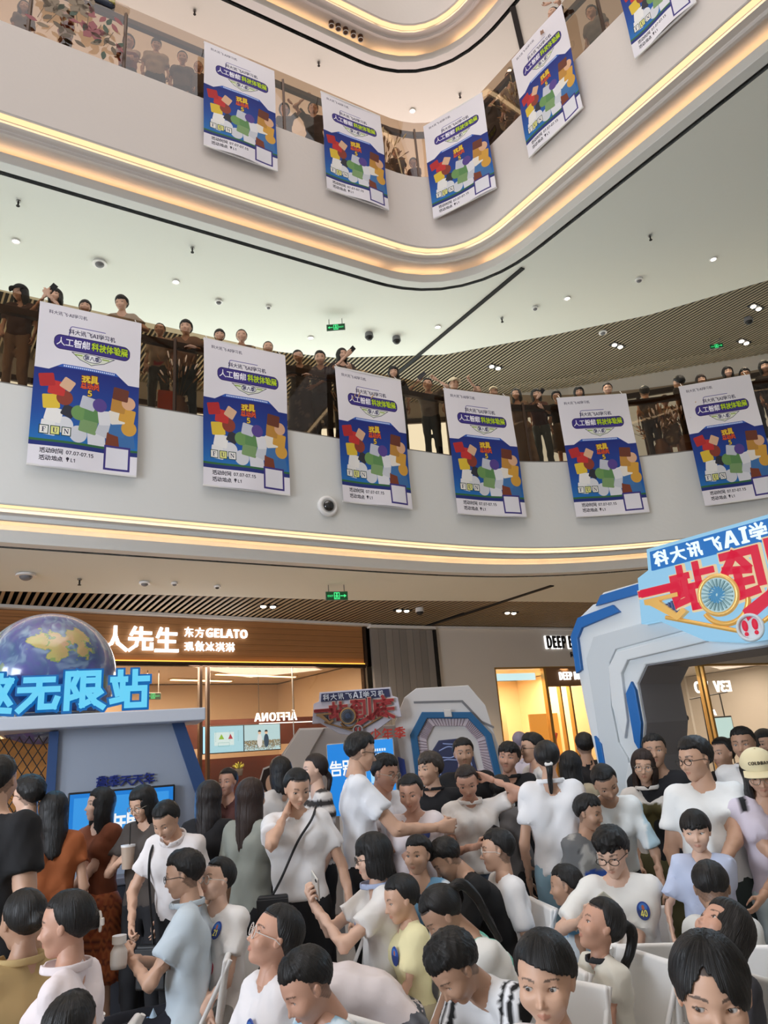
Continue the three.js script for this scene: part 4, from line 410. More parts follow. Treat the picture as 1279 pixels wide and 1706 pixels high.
{ const g = thing('globe', 'large bluish globe with swirling clouds and a tan landmass above the kiosk', 'globe', [KO[0], 0, KO[2]], KT); const tex = canvasTex(1024, 512, (x, w, h) => { const im = x.createImageData(w, h); const land = (u, v) => { let d = 9; for (const [a, b, r, q] of [[0.505, 0.36, 0.034, 1.1], [0.54, 0.365, 0.036, 1], [0.575, 0.345, 0.03, 1.2], [0.6, 0.32, 0.022, 1], [0.555, 0.41, 0.022, 1], [0.6, 0.4, 0.02, 1.1], [0.39, 0.5, 0.05, 1.6], [0.66, 0.55, 0.03, 1.2], [0.3, 0.32, 0.06, 1.4], [0.82, 0.4, 0.08, 1.5], [0.1, 0.45, 0.08, 1.3]]) d = Math.min(d, Math.hypot((u - a) * 2, (v - b) * q * 1.0) - r * 1.9); return d; };
    for (let j = 0; j < h; j++) for (let i = 0; i < w; i++) { const u = i / w, v = j / h, n = fbm(u * 16, v * 8, 16), n2 = fbm(u * 32 + 3 * n, v * 14 + 2 * n, 32); let c = [56 + 44 * n, 74 + 56 * n2, 122 + 44 * n]; const t = Math.max(0, 0.5 - v); c[0] += t * 60; c[2] += t * 10; const cl = Math.max(0, n2 - 0.5) * 3.2; const L = land(u, v) + (n2 - 0.5) * 0.1 + (fbm(u * 70, v * 40) - 0.5) * 0.09; if (L < 0) { const m = u > 0.46 && u < 0.63; c = m ? [170 + 50 * n2, 140 + 50 * n, 96 + 30 * n2] : [96 + 50 * n, 116 + 50 * n2, 110]; if (m && L > -0.012) c = [140, 160, 90]; } const k = L < 0 ? 0.15 : 0.62; for (let q = 0; q < 3; q++) c[q] += ([190, 205, 220][q] - c[q]) * Math.min(1, cl) * k; const o = (j * w + i) * 4; im.data[o] = c[0]; im.data[o + 1] = c[1]; im.data[o + 2] = c[2]; im.data[o + 3] = 255; } x.putImageData(im, 0, 0); });
  part('ball', new THREE.SphereGeometry(0.565, 64, 48).rotateY(-1.65).translate(-0.44, KO[1] + 0.36, -0.52), new THREE.MeshPhysicalMaterial({ map: tex, roughness: 0.22, clearcoat: 0.8, clearcoatRoughness: 0.08 }), g); part('support_ring', new THREE.TorusGeometry(0.46, 0.03, 10, 48).rotateX(Math.PI / 2).translate(-0.44, KO[1] + 0.03, -0.52), M.steel, g); }

// ---------- bodies: bones joined by a smooth minimum, meshed with surface nets ----------
const smin = (a, b, k) => { const h = Math.max(k - Math.abs(a - b), 0) / k; return Math.min(a, b) - h * h * k * 0.25; };
const smax = (a, b, k) => -smin(-a, -b, k);
const ell = (x, y, z, rx, ry, rz) => { const k0 = Math.hypot(x / rx, y / ry, z / rz), k1 = Math.hypot(x / (rx * rx), y / (ry * ry), z / (rz * rz)); return k1 < 1e-9 ? -Math.min(rx, ry, rz) : k0 * (k0 - 1) / k1; };
function cap(x, y, z, a, b, ra, rb, flat) {
  const bx = b[0] - a[0], by = b[1] - a[1], bz = b[2] - a[2], px = x - a[0], py = y - a[1], pz = z - a[2], L = bx * bx + by * by + bz * bz; let t = L > 0 ? (px * bx + py * by + pz * bz) / L : 0; const u = t; t = t < 0 ? 0 : t > 1 ? 1 : t;
  let d = Math.hypot(px - bx * t, py - by * t, pz - bz * t) - (ra + (rb - ra) * t); if (flat && u > 0.8) d = Math.max(d, (u - 1) * Math.sqrt(L)); return d;
}
const bone = (a, b, ra, rb, k = 0.03, flat = 0) => ({ a: a.isVector3 ? a.toArray() : a, b: b.isVector3 ? b.toArray() : b, ra, rb, k, flat });
const boneField = (list, x, y, z) => { let d = 1e3; for (const p of list) { const e = cap(x, y, z, p.a, p.b, p.ra, p.rb, p.flat); d = d > 900 ? e : smin(d, e, p.k); } return d; };
// F: { bones?, at(x, y, z, bones) }; returns { pos, idx }
function nets(F, lo, hi, c) {
  const nx = Math.ceil((hi[0] - lo[0]) / c) + 1, ny = Math.ceil((hi[1] - lo[1]) / c) + 1, nz = Math.ceil((hi[2] - lo[2]) / c) + 1, B = 6, val = new Float32Array(nx * ny * nz).fill(9), half = c * B * 0.87, act = [];
  for (let bz = 0; bz < nz; bz += B) for (let by = 0; by < ny; by += B) for (let bx = 0; bx < nx; bx += B) {
    const cx = lo[0] + (bx + (B - 1) / 2) * c, cy = lo[1] + (by + (B - 1) / 2) * c, cz = lo[2] + (bz + (B - 1) / 2) * c, x1 = Math.min(bx + B, nx), y1 = Math.min(by + B, ny), z1 = Math.min(bz + B, nz);
    const d = F.at(cx, cy, cz, F.bones); let list = F.bones;
    if (Math.abs(d) > half * 1.25 + (F.slack ?? 0.02)) { if (d < 0) for (let k = bz; k < z1; k++) for (let j = by; j < y1; j++) val.fill(-9, (k * ny + j) * nx + bx, (k * ny + j) * nx + x1); continue; }
    if (list) { const lim = boneField(list, cx, cy, cz) + 2 * half + 0.05; list = list.filter((p) => cap(cx, cy, cz, p.a, p.b, p.ra, p.rb, 0) < lim); }
    for (let k = bz; k < z1; k++) for (let j = by; j < y1; j++) for (let i = bx; i < x1; i++) val[(k * ny + j) * nx + i] = F.at(lo[0] + i * c, lo[1] + j * c, lo[2] + k * c, list);
    act.push([bx, by, bz]);
  }
  const pos = [], idx = [], vid = new Map(), sx = 1, sy = nx, sz = nx * ny, seen = new Set();
  const E = [[0, sx], [sy, sy + sx], [sz, sz + sx], [sz + sy, sz + sy + sx], [0, sy], [sx, sx + sy], [sz, sz + sy], [sz + sx, sz + sx + sy], [0, sz], [sx, sx + sz], [sy, sy + sz], [sx + sy, sx + sy + sz]], O = (q) => [q % nx, Math.floor(q / nx) % ny, Math.floor(q / sz)];
  const EO = E.map(([a, b]) => [[a & 0, 0, 0], [0, 0, 0]]); const offs = { 0: [0, 0, 0], [sx]: [1, 0, 0], [sy]: [0, 1, 0], [sz]: [0, 0, 1], [sx + sy]: [1, 1, 0], [sx + sz]: [1, 0, 1], [sy + sz]: [0, 1, 1], [sx + sy + sz]: [1, 1, 1] };
  const vert = (i, j, k) => { const q = (k * ny + j) * nx + i; let v = vid.get(q); if (v !== undefined) return v; let X = 0, Y = 0, Z = 0, n = 0;
    for (const [a, b] of E) { const f = val[q + a], g = val[q + b]; if ((f < 0) === (g < 0)) continue; const t = f / (f - g), A = offs[a], D = offs[b]; X += A[0] + (D[0] - A[0]) * t; Y += A[1] + (D[1] - A[1]) * t; Z += A[2] + (D[2] - A[2]) * t; n++; }
    v = pos.length / 3; pos.push(lo[0] + (i + X / n) * c, lo[1] + (j + Y / n) * c, lo[2] + (k + Z / n) * c); vid.set(q, v); return v; };
  for (const [bx, by, bz] of act) for (let k = Math.max(bz - 1, 1); k < Math.min(bz + B, nz - 1); k++) for (let j = Math.max(by - 1, 1); j < Math.min(by + B, ny - 1); j++) for (let i = Math.max(bx - 1, 1); i < Math.min(bx + B, nx - 1); i++) {
    const q = (k * ny + j) * nx + i; if (i < bx || j < by || k < bz) { if (seen.has(q)) continue; } if (seen.has(q)) continue; seen.add(q);
    const s = val[q] < 0;
    if (s !== val[q + sx] < 0) { const a = vert(i, j - 1, k - 1), b = vert(i, j, k - 1), d = vert(i, j, k), e = vert(i, j - 1, k); s ? idx.push(a, b, d, a, d, e) : idx.push(a, d, b, a, e, d); }
    if (s !== val[q + sy] < 0) { const a = vert(i - 1, j, k - 1), b = vert(i - 1, j, k), d = vert(i, j, k), e = vert(i, j, k - 1); s ? idx.push(a, b, d, a, d, e) : idx.push(a, d, b, a, e, d); }
    if (s !== val[q + sz] < 0) { const a = vert(i - 1, j - 1, k), b = vert(i, j - 1, k), d = vert(i, j, k), e = vert(i - 1, j, k); s ? idx.push(a, b, d, a, d, e) : idx.push(a, d, b, a, e, d); }
  }
  return { pos, idx };
}
function toGeo(m, color, uvOf) {
  const g = new THREE.BufferGeometry(); g.setAttribute('position', new THREE.Float32BufferAttribute(m.pos, 3)); g.setIndex(m.idx);
  const n = m.pos.length / 3, uv = new Float32Array(n * 2);
  for (let i = 0; i < n; i++) { const x = m.pos[i * 3], y = m.pos[i * 3 + 1], z = m.pos[i * 3 + 2], w = uvOf ? uvOf(x, y, z) : [x + z, y]; uv[i * 2] = w[0]; uv[i * 2 + 1] = w[1]; }
  g.setAttribute('uv', new THREE.BufferAttribute(uv, 2));
  if (color) { const c = new Float32Array(n * 3); for (let i = 0; i < n; i++) c.set(color(m.pos[i * 3], m.pos[i * 3 + 1], m.pos[i * 3 + 2]), i * 3); g.setAttribute('color', new THREE.BufferAttribute(c, 3)); }
  g.computeVertexNormals(); return g;
}
const cache = {}; const once = (k, f) => (cache[k] ??= f());
// ---------- head, in head heights: origin between the eyes, chin at -0.5, crown at 0.5, face towards +z ----------
const FACE = { m: { jaw: 0.265, chin: 0.095, nose: 1.08, eye: 1, brow: 1, cheek: 0.1, lip: 0.9 }, w: { jaw: 0.245, chin: 0.075, nose: 0.92, eye: 1.08, brow: 0.4, cheek: 0.105, lip: 1.1 }, c: { jaw: 0.255, chin: 0.06, nose: 0.78, eye: 1.18, brow: 0.25, cheek: 0.125, lip: 1 } };
function headField(kind) {
  const f = FACE[kind];
  return (X, y, z) => {
    const x = Math.abs(X); let d = ell(x, y - 0.115, z + 0.05, 0.335, 0.385, 0.415);
    d = smin(d, ell(x, y + 0.13, z - 0.07, f.jaw, 0.35, 0.3), 0.12); d = smin(d, Math.hypot(x, y + 0.405, z - 0.235) - f.chin, 0.12);
    d = smin(d, Math.hypot(x - 0.165, y + 0.125, z - 0.235) - f.cheek, 0.1); d = smin(d, cap(x, y, z, [0, 0.085, 0.315], [0.17, 0.1, 0.27], 0.04, 0.04), 0.05 + 0.02 * f.brow);
    d = smin(d, cap(x, y, z, [0, -0.02, 0.335], [0, -0.16, 0.4 + 0.03 * f.nose], 0.022, 0.04 * f.nose), 0.05); d = smin(d, Math.hypot(x - 0.047 * f.nose, y + 0.175, z - 0.375) - 0.032 * f.nose, 0.03);
    d = smax(d, -ell(x - 0.15, y - 0.005, z - 0.4, 0.085, 0.06, 0.07), 0.06);                                                   // eye socket
    d = smin(d, Math.hypot(x - 0.148, y, z - 0.255) - 0.085, 0.02);                                                            // lids over the eyeball
    d = smax(d, -ell(x - 0.148, y - (x - 0.148) * 0.12 + 0.002, z - 0.34, 0.068, 0.0235 * f.eye, 0.05), 0.006);                // lid opening
    d = smin(d, cap(x, y, z, [0, -0.262, 0.362], [0.07, -0.277, 0.325], 0.02 * f.lip, 0.008), 0.02); d = smin(d, cap(x, y, z, [0, -0.303, 0.352], [0.06, -0.292, 0.325], 0.024 * f.lip, 0.008), 0.02);
    d = smax(d, -cap(x, y, z, [0, -0.282, 0.385], [0.085, -0.284, 0.34], 0.005, 0.004), 0.012);
    let e = ell(x - 0.335 - (y + 0.03) * 0.15, y + 0.035, z + 0.03 + (y + 0.03) * 0.2, 0.03, 0.1, 0.062); e = smax(e, -ell(x - 0.368, y + 0.03, z - 0.0, 0.02, 0.06, 0.03), 0.02); d = smin(d, e, 0.025);
    return smin(d, cap(x, y, z, [0, -0.22, -0.1], [0, -0.72, -0.15], kind === 'm' ? 0.2 : kind === 'w' ? 0.175 : 0.17, kind === 'm' ? 0.21 : 0.18), 0.06);
  };
}
const headMesh = (kind, cell) => once('head' + kind + cell, () => nets({ at: headField(kind), slack: 0.03 }, [-0.45, -0.75, -0.55], [0.45, 0.56, 0.52], cell));
// base colours of a face: lips, brows and the scalp under the hair are dyed by what they are
function faceColor(skin, hairc, kind, lip, stubble) {
  const f = FACE[kind];
  return (X, y, z) => { const x = Math.abs(X), c = [...skin]; const mix = (k, to) => { for (let i = 0; i < 3; i++) c[i] += (to[i] - c[i]) * k; };
    if (z > 0.28 && ell(x, y + 0.282, z - 0.35, 0.088, 0.036, 0.1) < 0) mix(lip, [skin[0] * 0.72, skin[1] * 0.36, skin[2] * 0.36]);
    const by = 0.095 + 0.02 * Math.sin((x - 0.06) * 16); if (z > 0.15 && x > 0.06 && x < 0.235 && Math.abs(y - by) < (0.012 + 0.008 * f.brow) * (1 - Math.max(0, x - 0.15) * 6)) mix(0.8, hairc);
    if (z > 0.2 && Math.abs(x - 0.148) < 0.075 && y > 0.004 && Math.abs(ell(x - 0.148, y - (x - 0.148) * 0.12 + 0.002, 0, 0.068, 0.0235 * f.eye, 0.05)) < 0.008) mix(0.85, [0.02, 0.015, 0.012]);
    if (y > 0.3 - Math.max(0, 0.12 - z) * 0.9 && y > -0.2) mix(0.9, hairc); else if (stubble && z < 0.04 && x < 0.345 && y > -0.3 + Math.max(0, z + 0.15) * 1.4) mix(0.5 + 0.12 * Math.sin(x * 90) * Math.sin(y * 80), hairc); return c; };
}
const eyeGeo = (kind) => once('eye' + kind, () => { const g = new THREE.SphereGeometry(0.071, 18, 12).rotateX(Math.PI / 2), p = g.attributes.position, c = new Float32Array(p.count * 3); for (let i = 0; i < p.count; i++) { const r = Math.hypot(p.getX(i), p.getY(i)) / 0.071, f = p.getZ(i) > 0; c.set(f && r < 0.2 ? [0.005, 0.005, 0.005] : f && r < 0.47 ? [0.03, 0.015, 0.008] : [0.62, 0.6, 0.57], i * 3); } g.setAttribute('color', new THREE.BufferAttribute(c, 3)); return g; });
// ---------- hair, in the same units ----------
const HAIR = {
  // f: hairline height at the forehead, s: side length, b: length down the nape, v: volume, fringe, tail: [points], curtain: length of loose hair
  crop: { v: 0.03, f: 0.29, s: 0.1, b: -0.16, tuft: 0.5 }, short: { v: 0.055, f: 0.27, s: 0.06, b: -0.2, tuft: 1 }, mop: { v: 0.075, f: 0.24, s: 0.0, b: -0.26, tuft: 1.6, fringe: 0.17 }, bowl: { v: 0.06, f: 0.2, s: -0.03, b: -0.26, fringe: 0.12 },
  tied: { v: 0.035, f: 0.33, s: 0.0, b: -0.26 }, bun: { v: 0.035, f: 0.33, s: 0.0, b: -0.26, bun: [0, 0.02, -0.47, 0.15] }, topbun: { v: 0.035, f: 0.32, s: -0.02, b: -0.26, bun: [0, 0.36, -0.4, 0.13] },
  pony: { v: 0.04, f: 0.33, s: 0.0, b: -0.26, tail: [[0, 0.18, -0.44], [0, 0.12, -0.66], [0, -0.25, -0.72], [0, -0.75, -0.6], [0, -1.15, -0.5]], tr: 0.11 },
  lowpony: { v: 0.04, f: 0.31, s: -0.03, b: -0.28, tail: [[0, -0.12, -0.42], [0, -0.3, -0.55], [0.02, -0.6, -0.5], [0.03, -0.95, -0.4]], tr: 0.1 },
  fringepony: { v: 0.045, f: 0.2, s: -0.12, b: -0.28, fringe: 0.1, tail: [[0, 0.05, -0.45], [0.02, 0, -0.64], [0.05, -0.35, -0.66], [0.05, -0.75, -0.55]], tr: 0.12 },
  long: { v: 0.06, f: 0.25, s: -0.4, b: -0.5, curtain: 1.35, part: 1 }, shoulder: { v: 0.065, f: 0.24, s: -0.4, b: -0.5, curtain: 0.75, part: 1 }, bob: { v: 0.08, f: 0.2, s: -0.4, b: -0.42, curtain: 0.46, fringe: 0.1 }, wisps: { v: 0.045, f: 0.36, s: -0.03, b: -0.3, veil: 1, tail: [[0, -0.12, -0.42], [0, -0.3, -0.52], [0, -0.6, -0.5]], tr: 0.12 }, swept: { v: 0.05, f: 0.3, s: -0.04, b: -0.3, sweep: 1, tail: [[0, -0.1, -0.42], [-0.05, -0.3, -0.52], [-0.08, -0.7, -0.45]], tr: 0.13 }, curl: { v: 0.1, f: 0.22, s: -0.2, b: -0.34, tuft: 2 },
};
function hairField(style) {
  const h = HAIR[style], v = h.v; const tail = h.tail && new THREE.CatmullRomCurve3(h.tail.map((p) => V(...p))).getPoints(14).map((p) => p.toArray());
  return (x, y, z) => {
    const ax = Math.abs(x), gro = 0.006 * Math.sin(40 * Math.atan2(x, z + 0.1) + 6 * Math.sin(y * 5)) + (h.tuft ? 0.012 * h.tuft * Math.sin(x * 31 + 3 * Math.sin(y * 17)) * Math.sin(z * 27 + y * 19) : 0);
    const fz = z + 0.02, jag = 0.02 * Math.sin(x * 46 + z * 20) + 0.012 * Math.sin(x * 83 - z * 51), line = (fz > 0.16 ? h.f + 0.25 * Math.max(0, ax - 0.14) * (h.fringe ? 0 : -1) : fz > -0.02 ? h.s + (h.f - h.s) * Math.min(1, Math.max(0, (fz + 0.02) / 0.18)) ** 1.5 : h.b + (h.s - h.b) * Math.min(1, Math.max(0, (fz + 0.26) / 0.24))) + jag * (h.tuft ? 1 : h.fringe ? 0.5 : 0.15);
    const rise = Math.min(1, Math.max(0, (y - line) / 0.3)), vv = 0.012 + v * rise * (2 - rise) + (h.tuft && z > 0.05 ? 0.02 * rise : 0);
    let d = ell(x, y - 0.118, z + 0.055, 0.34 + vv, 0.388 + vv, 0.418 + vv) + gro;
    d = smax(d, (line - y) * 0.75, 0.012);
    if (h.s < -0.3) { const low = -h.curtain - 0.05 * Math.sin(x * 20) - 0.04 * Math.sin(x * 47 + z * 30); let c = ell(x + 0.02 * Math.sin(y * 7), 0, z + 0.1 + Math.max(0, -y - 0.3) * 0.16, 0.375 + v * 0.6 - Math.max(0, -y - 0.55) * 0.16, 9, 0.35 + v - Math.max(0, -y - 0.5) * 0.16) + gro * 1.6; c = smax(c, low - y, 0.05); c = smax(c, y - 0.15, 0.1); c = smax(c, -ell(ax, y + 0.1, z - 0.32, 0.255 + (y < -0.2 ? (-0.2 - y) * 0.05 : 0), 0.9, 0.42), 0.03); c = smax(c, -cap(x, y, z, [0, -0.2, -0.02], [0, -1.6, -0.02], 0.2, 0.3), 0.03); d = smin(d, c, 0.06); }
    if (h.fringe) { let c = Math.abs(ell(x, y - 0.1, z + 0.03, 0.335, 0.37, 0.415)) - 0.02; c = smax(c, h.fringe + 0.02 * Math.sin(x * 33) - y, 0.01); c = smax(c, 0.14 - z, 0.02); d = smin(d, c + gro * 0.6, 0.03); }
    if (h.part) { let c = Math.abs(ell(x, y - 0.06, z + 0.03, 0.33, 0.41, 0.41)) - 0.032; c = smax(c, 0.255 - ax + Math.max(0, 0.3 - y) * -0.16, 0.02); c = smax(c, -0.25 - y, 0.05); c = smax(c, 0.02 - z, 0.02); d = smin(d, c + gro * 0.6, 0.03); }
    if (h.sweep) { let c = Math.abs(ell(x, y - 0.08, z + 0.03, 0.335, 0.39, 0.415)) - 0.03; c = smax(c, 0.2 + 0.32 * Math.max(0, 0.12 - x) - 0.5 * Math.max(0, x - 0.12) - y, 0.01); c = smax(c, 0.05 - z, 0.02); d = smin(d, c + gro * 0.6, 0.03); }
    if (h.veil) { let c = Math.abs(ell(x, y - 0.08, z + 0.03, 0.34, 0.395, 0.418)) - 0.022; c = smax(c, Math.max(-0.25, 0.38 - 1.45 * Math.abs(x + 0.05) + 0.02 * Math.sin(x * 70)) - y, 0.012); c = smax(c, 0.0 - z, 0.03); d = smin(d, c + gro * 0.6, 0.025); }
    if (h.bun) d = smin(d, Math.hypot(x - h.bun[0], y - h.bun[1], z - h.bun[2]) - h.bun[3] + 0.012 * Math.sin(30 * Math.atan2(x, y)), 0.03);
    if (tail) { let t = 9; const n = tail.length - 1; for (let i = 0; i < n; i++) t = Math.min(t, cap(x, y, z, tail[i], tail[i + 1], h.tr * (i === 0 ? 0.45 : 1 - 0.6 * Math.max(0, i / n - 0.3)), h.tr * (1 - 0.6 * Math.max(0, (i + 1) / n - 0.3)))); d = smin(d, t + 0.01 * Math.sin(50 * x + 40 * z), 0.02); }
    return d;
  };
}
const hairGeo = (style, cell) => once('hair' + style + cell, () => { const h = HAIR[style], low = Math.min(-0.6, -(h.curtain ?? 0) - 0.12, ...(h.tail ?? [[0, 0]]).map((p) => p[1] - 0.15)); return toGeo(nets({ at: hairField(style), slack: 0.05 }, [-0.62, low, -0.95], [0.62, 0.72, 0.56], cell), null, (x, y, z) => [Math.atan2(x, z) * 0.4, y * 0.5 + z * 0.2]); });
// ---------- hand: wrist at the origin, fingers along -y, palm to +z, thumb at +x, length 1 ----------
const HANDS = { relaxed: [0.25, 0.45, 0.35], grip: [0.75, 1.0, 0.7], flat: [0.06, 0.1, 0.08], fist: [1.3, 1.5, 1.0] };
const handMesh = (pose, cell) => once('hand' + pose + cell, () => {
  const b = [], curl = HANDS[pose], F = [[0.165, -0.46, 0.43], [0.058, -0.49, 0.48], [-0.05, -0.475, 0.44], [-0.15, -0.43, 0.34]];
  b.push(bone([0, 0.12, 0], [0, -0.05, 0], 0.15, 0.14, 0.05));
  F.forEach(([x, y, L], i) => { b.push(bone([x * 0.6, -0.08, 0], [x, y, 0], 0.1, 0.062, 0.06)); let p = [x, y, 0], a = 0; [0.45, 0.3, 0.25].forEach((s, k) => { a += curl[k] * (1 + (i - 1) * 0.08); const q = [p[0] + x * 0.06, p[1] - Math.cos(a) * L * s, p[2] + Math.sin(a) * L * s]; b.push(bone(p, q, 0.052 - k * 0.004, 0.047 - k * 0.005, k ? 0.008 : 0.02)); p = q; }); });
  const c = pose === 'flat' ? 0 : 0.1; b.push(bone([0.08, -0.12, 0.02], [0.24, -0.3, 0.07 + c], 0.085, 0.06, 0.05)); b.push(bone([0.24, -0.3, 0.07 + c], [0.25 - c * 0.4, -0.46, 0.12 + c], 0.056, 0.05, 0.01)); b.push(bone([0.25 - c * 0.4, -0.46, 0.12 + c], [0.22 - c, -0.58, 0.15 + c], 0.05, 0.042, 0.008));
  return nets({ at: (x, y, z, l) => boneField(l, x, y, z * 1.15) , bones: b }, [-0.4, -1.15, -0.35], [0.5, 0.32, 0.75], cell);
});
// ---------- glasses, caps ----------
const glassesGeo = (round) => once('specs' + round, () => { const g = []; for (const s of [-1, 1]) { const t = new THREE.TorusGeometry(0.105, 0.0085, 8, 28); t.scale(round ? 1 : 1.12, round ? 0.95 : 0.74, 1); g.push(t.translate(s * 0.148, -0.015, 0.4)); g.push(bar(V(s * 0.25, 0.005, 0.395), V(s * 0.365, 0, 0.05), 0.008), bar(V(s * 0.365, 0, 0.05), V(s * 0.36, -0.05, -0.06), 0.008)); } g.push(bar(V(-0.045, 0, 0.415), V(0.045, 0, 0.415), 0.008)); return merge(g); });
const capGeo = () => once('cap', () => { const crown = new THREE.SphereGeometry(1, 32, 16, 0, Math.PI * 2, 0, Math.PI / 2).scale(0.41, 0.4, 0.49).translate(0, 0.2, -0.06); const p = []; for (let k = 0; k <= 16; k++) { const a = -1 + k / 8; p.push(V(a * 0.37, 0.21 - a * a * 0.05, 0.28 + 0.12 * (1 - a * a))); } const pos = [], idx = []; p.forEach((q, i) => { const a = -1 + i / 8, o = [q.x * 1.02, q.y - 0.02 - a * a * 0.05, q.z + 0.32 * Math.sqrt(Math.max(0.05, 1 - a * a * 0.9))]; pos.push(q.x, q.y + 0.015, q.z - 0.06, ...o, q.x, q.y - 0.012, q.z - 0.06, o[0], o[1] - 0.022, o[2]); if (i) { const c = i * 4; idx.push(c - 4, c - 3, c, c, c - 3, c + 1, c - 2, c + 2, c - 1, c - 1, c + 2, c + 3, c - 3, c - 1, c + 1, c + 1, c - 1, c + 3); } }); const b = new THREE.BufferGeometry(); b.setAttribute('position', new THREE.Float32BufferAttribute(pos, 3)); b.setIndex(idx); b.computeVertexNormals(); return merge([crown, b, new THREE.SphereGeometry(0.03, 8, 6).translate(0, 0.6, -0.06)]); });
// ---------- pose ----------
const CAM = V(0, 1.65, 0);
const ARMS = {  // offset of the wrist from the shoulder in statures: outward, up, forward; direction of the elbow; hand pose; palm
  hang: [0.035, -0.3, 0.05, [0.4, 0, -1], 'relaxed', 'in'], phone: [-0.07, -0.12, 0.19, [0.7, -1, -0.2], 'grip', 'face'], high: [-0.07, 0.0, 0.2, [0.8, -1, 0], 'grip', 'face'], lap: [-0.05, -0.25, 0.17, [0.9, -0.3, -0.5], 'relaxed', 'down'], fold: [-0.17, -0.24, 0.14, [1, -0.2, -0.3], 'relaxed', 'in'],
  rail: [0.0, -0.15, 0.155, [1, -0.5, -0.3], 'relaxed', 'down'], up: [0.0, 0.1, 0.17, [1, -0.3, 0.2], 'grip', 'out'], head: [-0.03, 0.12, 0.06, [1, 0.2, 0.3], 'relaxed', 'in'], neck: [-0.055, 0.035, 0.05, [0.8, -1, 0.5], 'relaxed', 'in'], reach: [-0.02, -0.14, 0.25, [0.5, -1, -0.2], 'grip', 'in'], down: [0.0, -0.27, 0.16, [0.6, 0, -1], 'relaxed', 'in'], cup: [-0.09, -0.09, 0.17, [0.8, -1, 0], 'grip', 'in'],
};
function solve(o, S) {
  const hh = o.hh ?? (o.kind === 'c' ? 0.2 : o.kind === 'w' ? 0.216 : 0.226), lean = (o.lean ?? 0) * R, side = (o.side ?? 0) * R, bw = o.bw ?? (o.kind === 'm' ? 1.0 : o.kind === 'w' ? 0.9 : 0.88), tw = (o.twist ?? 0) * R;
  const up = (l, s) => V(Math.sin(s), Math.cos(s) * Math.cos(l), Math.cos(s) * Math.sin(l)), J = { S, hh, bw };
  J.P = V(0, o.sit ? 0.45 + 0.05 * S : 0.52 * S, 0); J.u1 = up(lean * 0.7, side * 0.7); J.u2 = up(lean * 1.15, side);
  J.W = J.P.clone().addScaledVector(J.u1, 0.12 * S); J.C = J.W.clone().addScaledVector(J.u2, 0.1 * S); J.N = J.C.clone().addScaledVector(J.u2, 0.09 * S);
  const f0 = V(Math.sin(tw), 0, Math.cos(tw)); J.lat = J.u2.clone().cross(f0).normalize(); J.f = J.lat.clone().cross(J.u2).normalize(); J.lat1 = J.u1.clone().cross(V(0, 0, 1)).normalize();
  J.un = up(lean * 0.9 + (o.head?.[1] ?? 0) * R * 0.35, side);
  J.hq = new THREE.Quaternion().setFromEuler(new THREE.Euler((o.head?.[1] ?? 0) * R, (o.head?.[0] ?? 0) * R, (o.head?.[2] ?? 0) * R, 'YXZ'));
  J.pivot = J.N.clone().addScaledVector(J.un, 0.022 * S + 0.14 * hh); J.H = J.pivot.clone().add(V(0, 0.3, 0.1).multiplyScalar(hh).applyQuaternion(J.hq));
  return J;
}
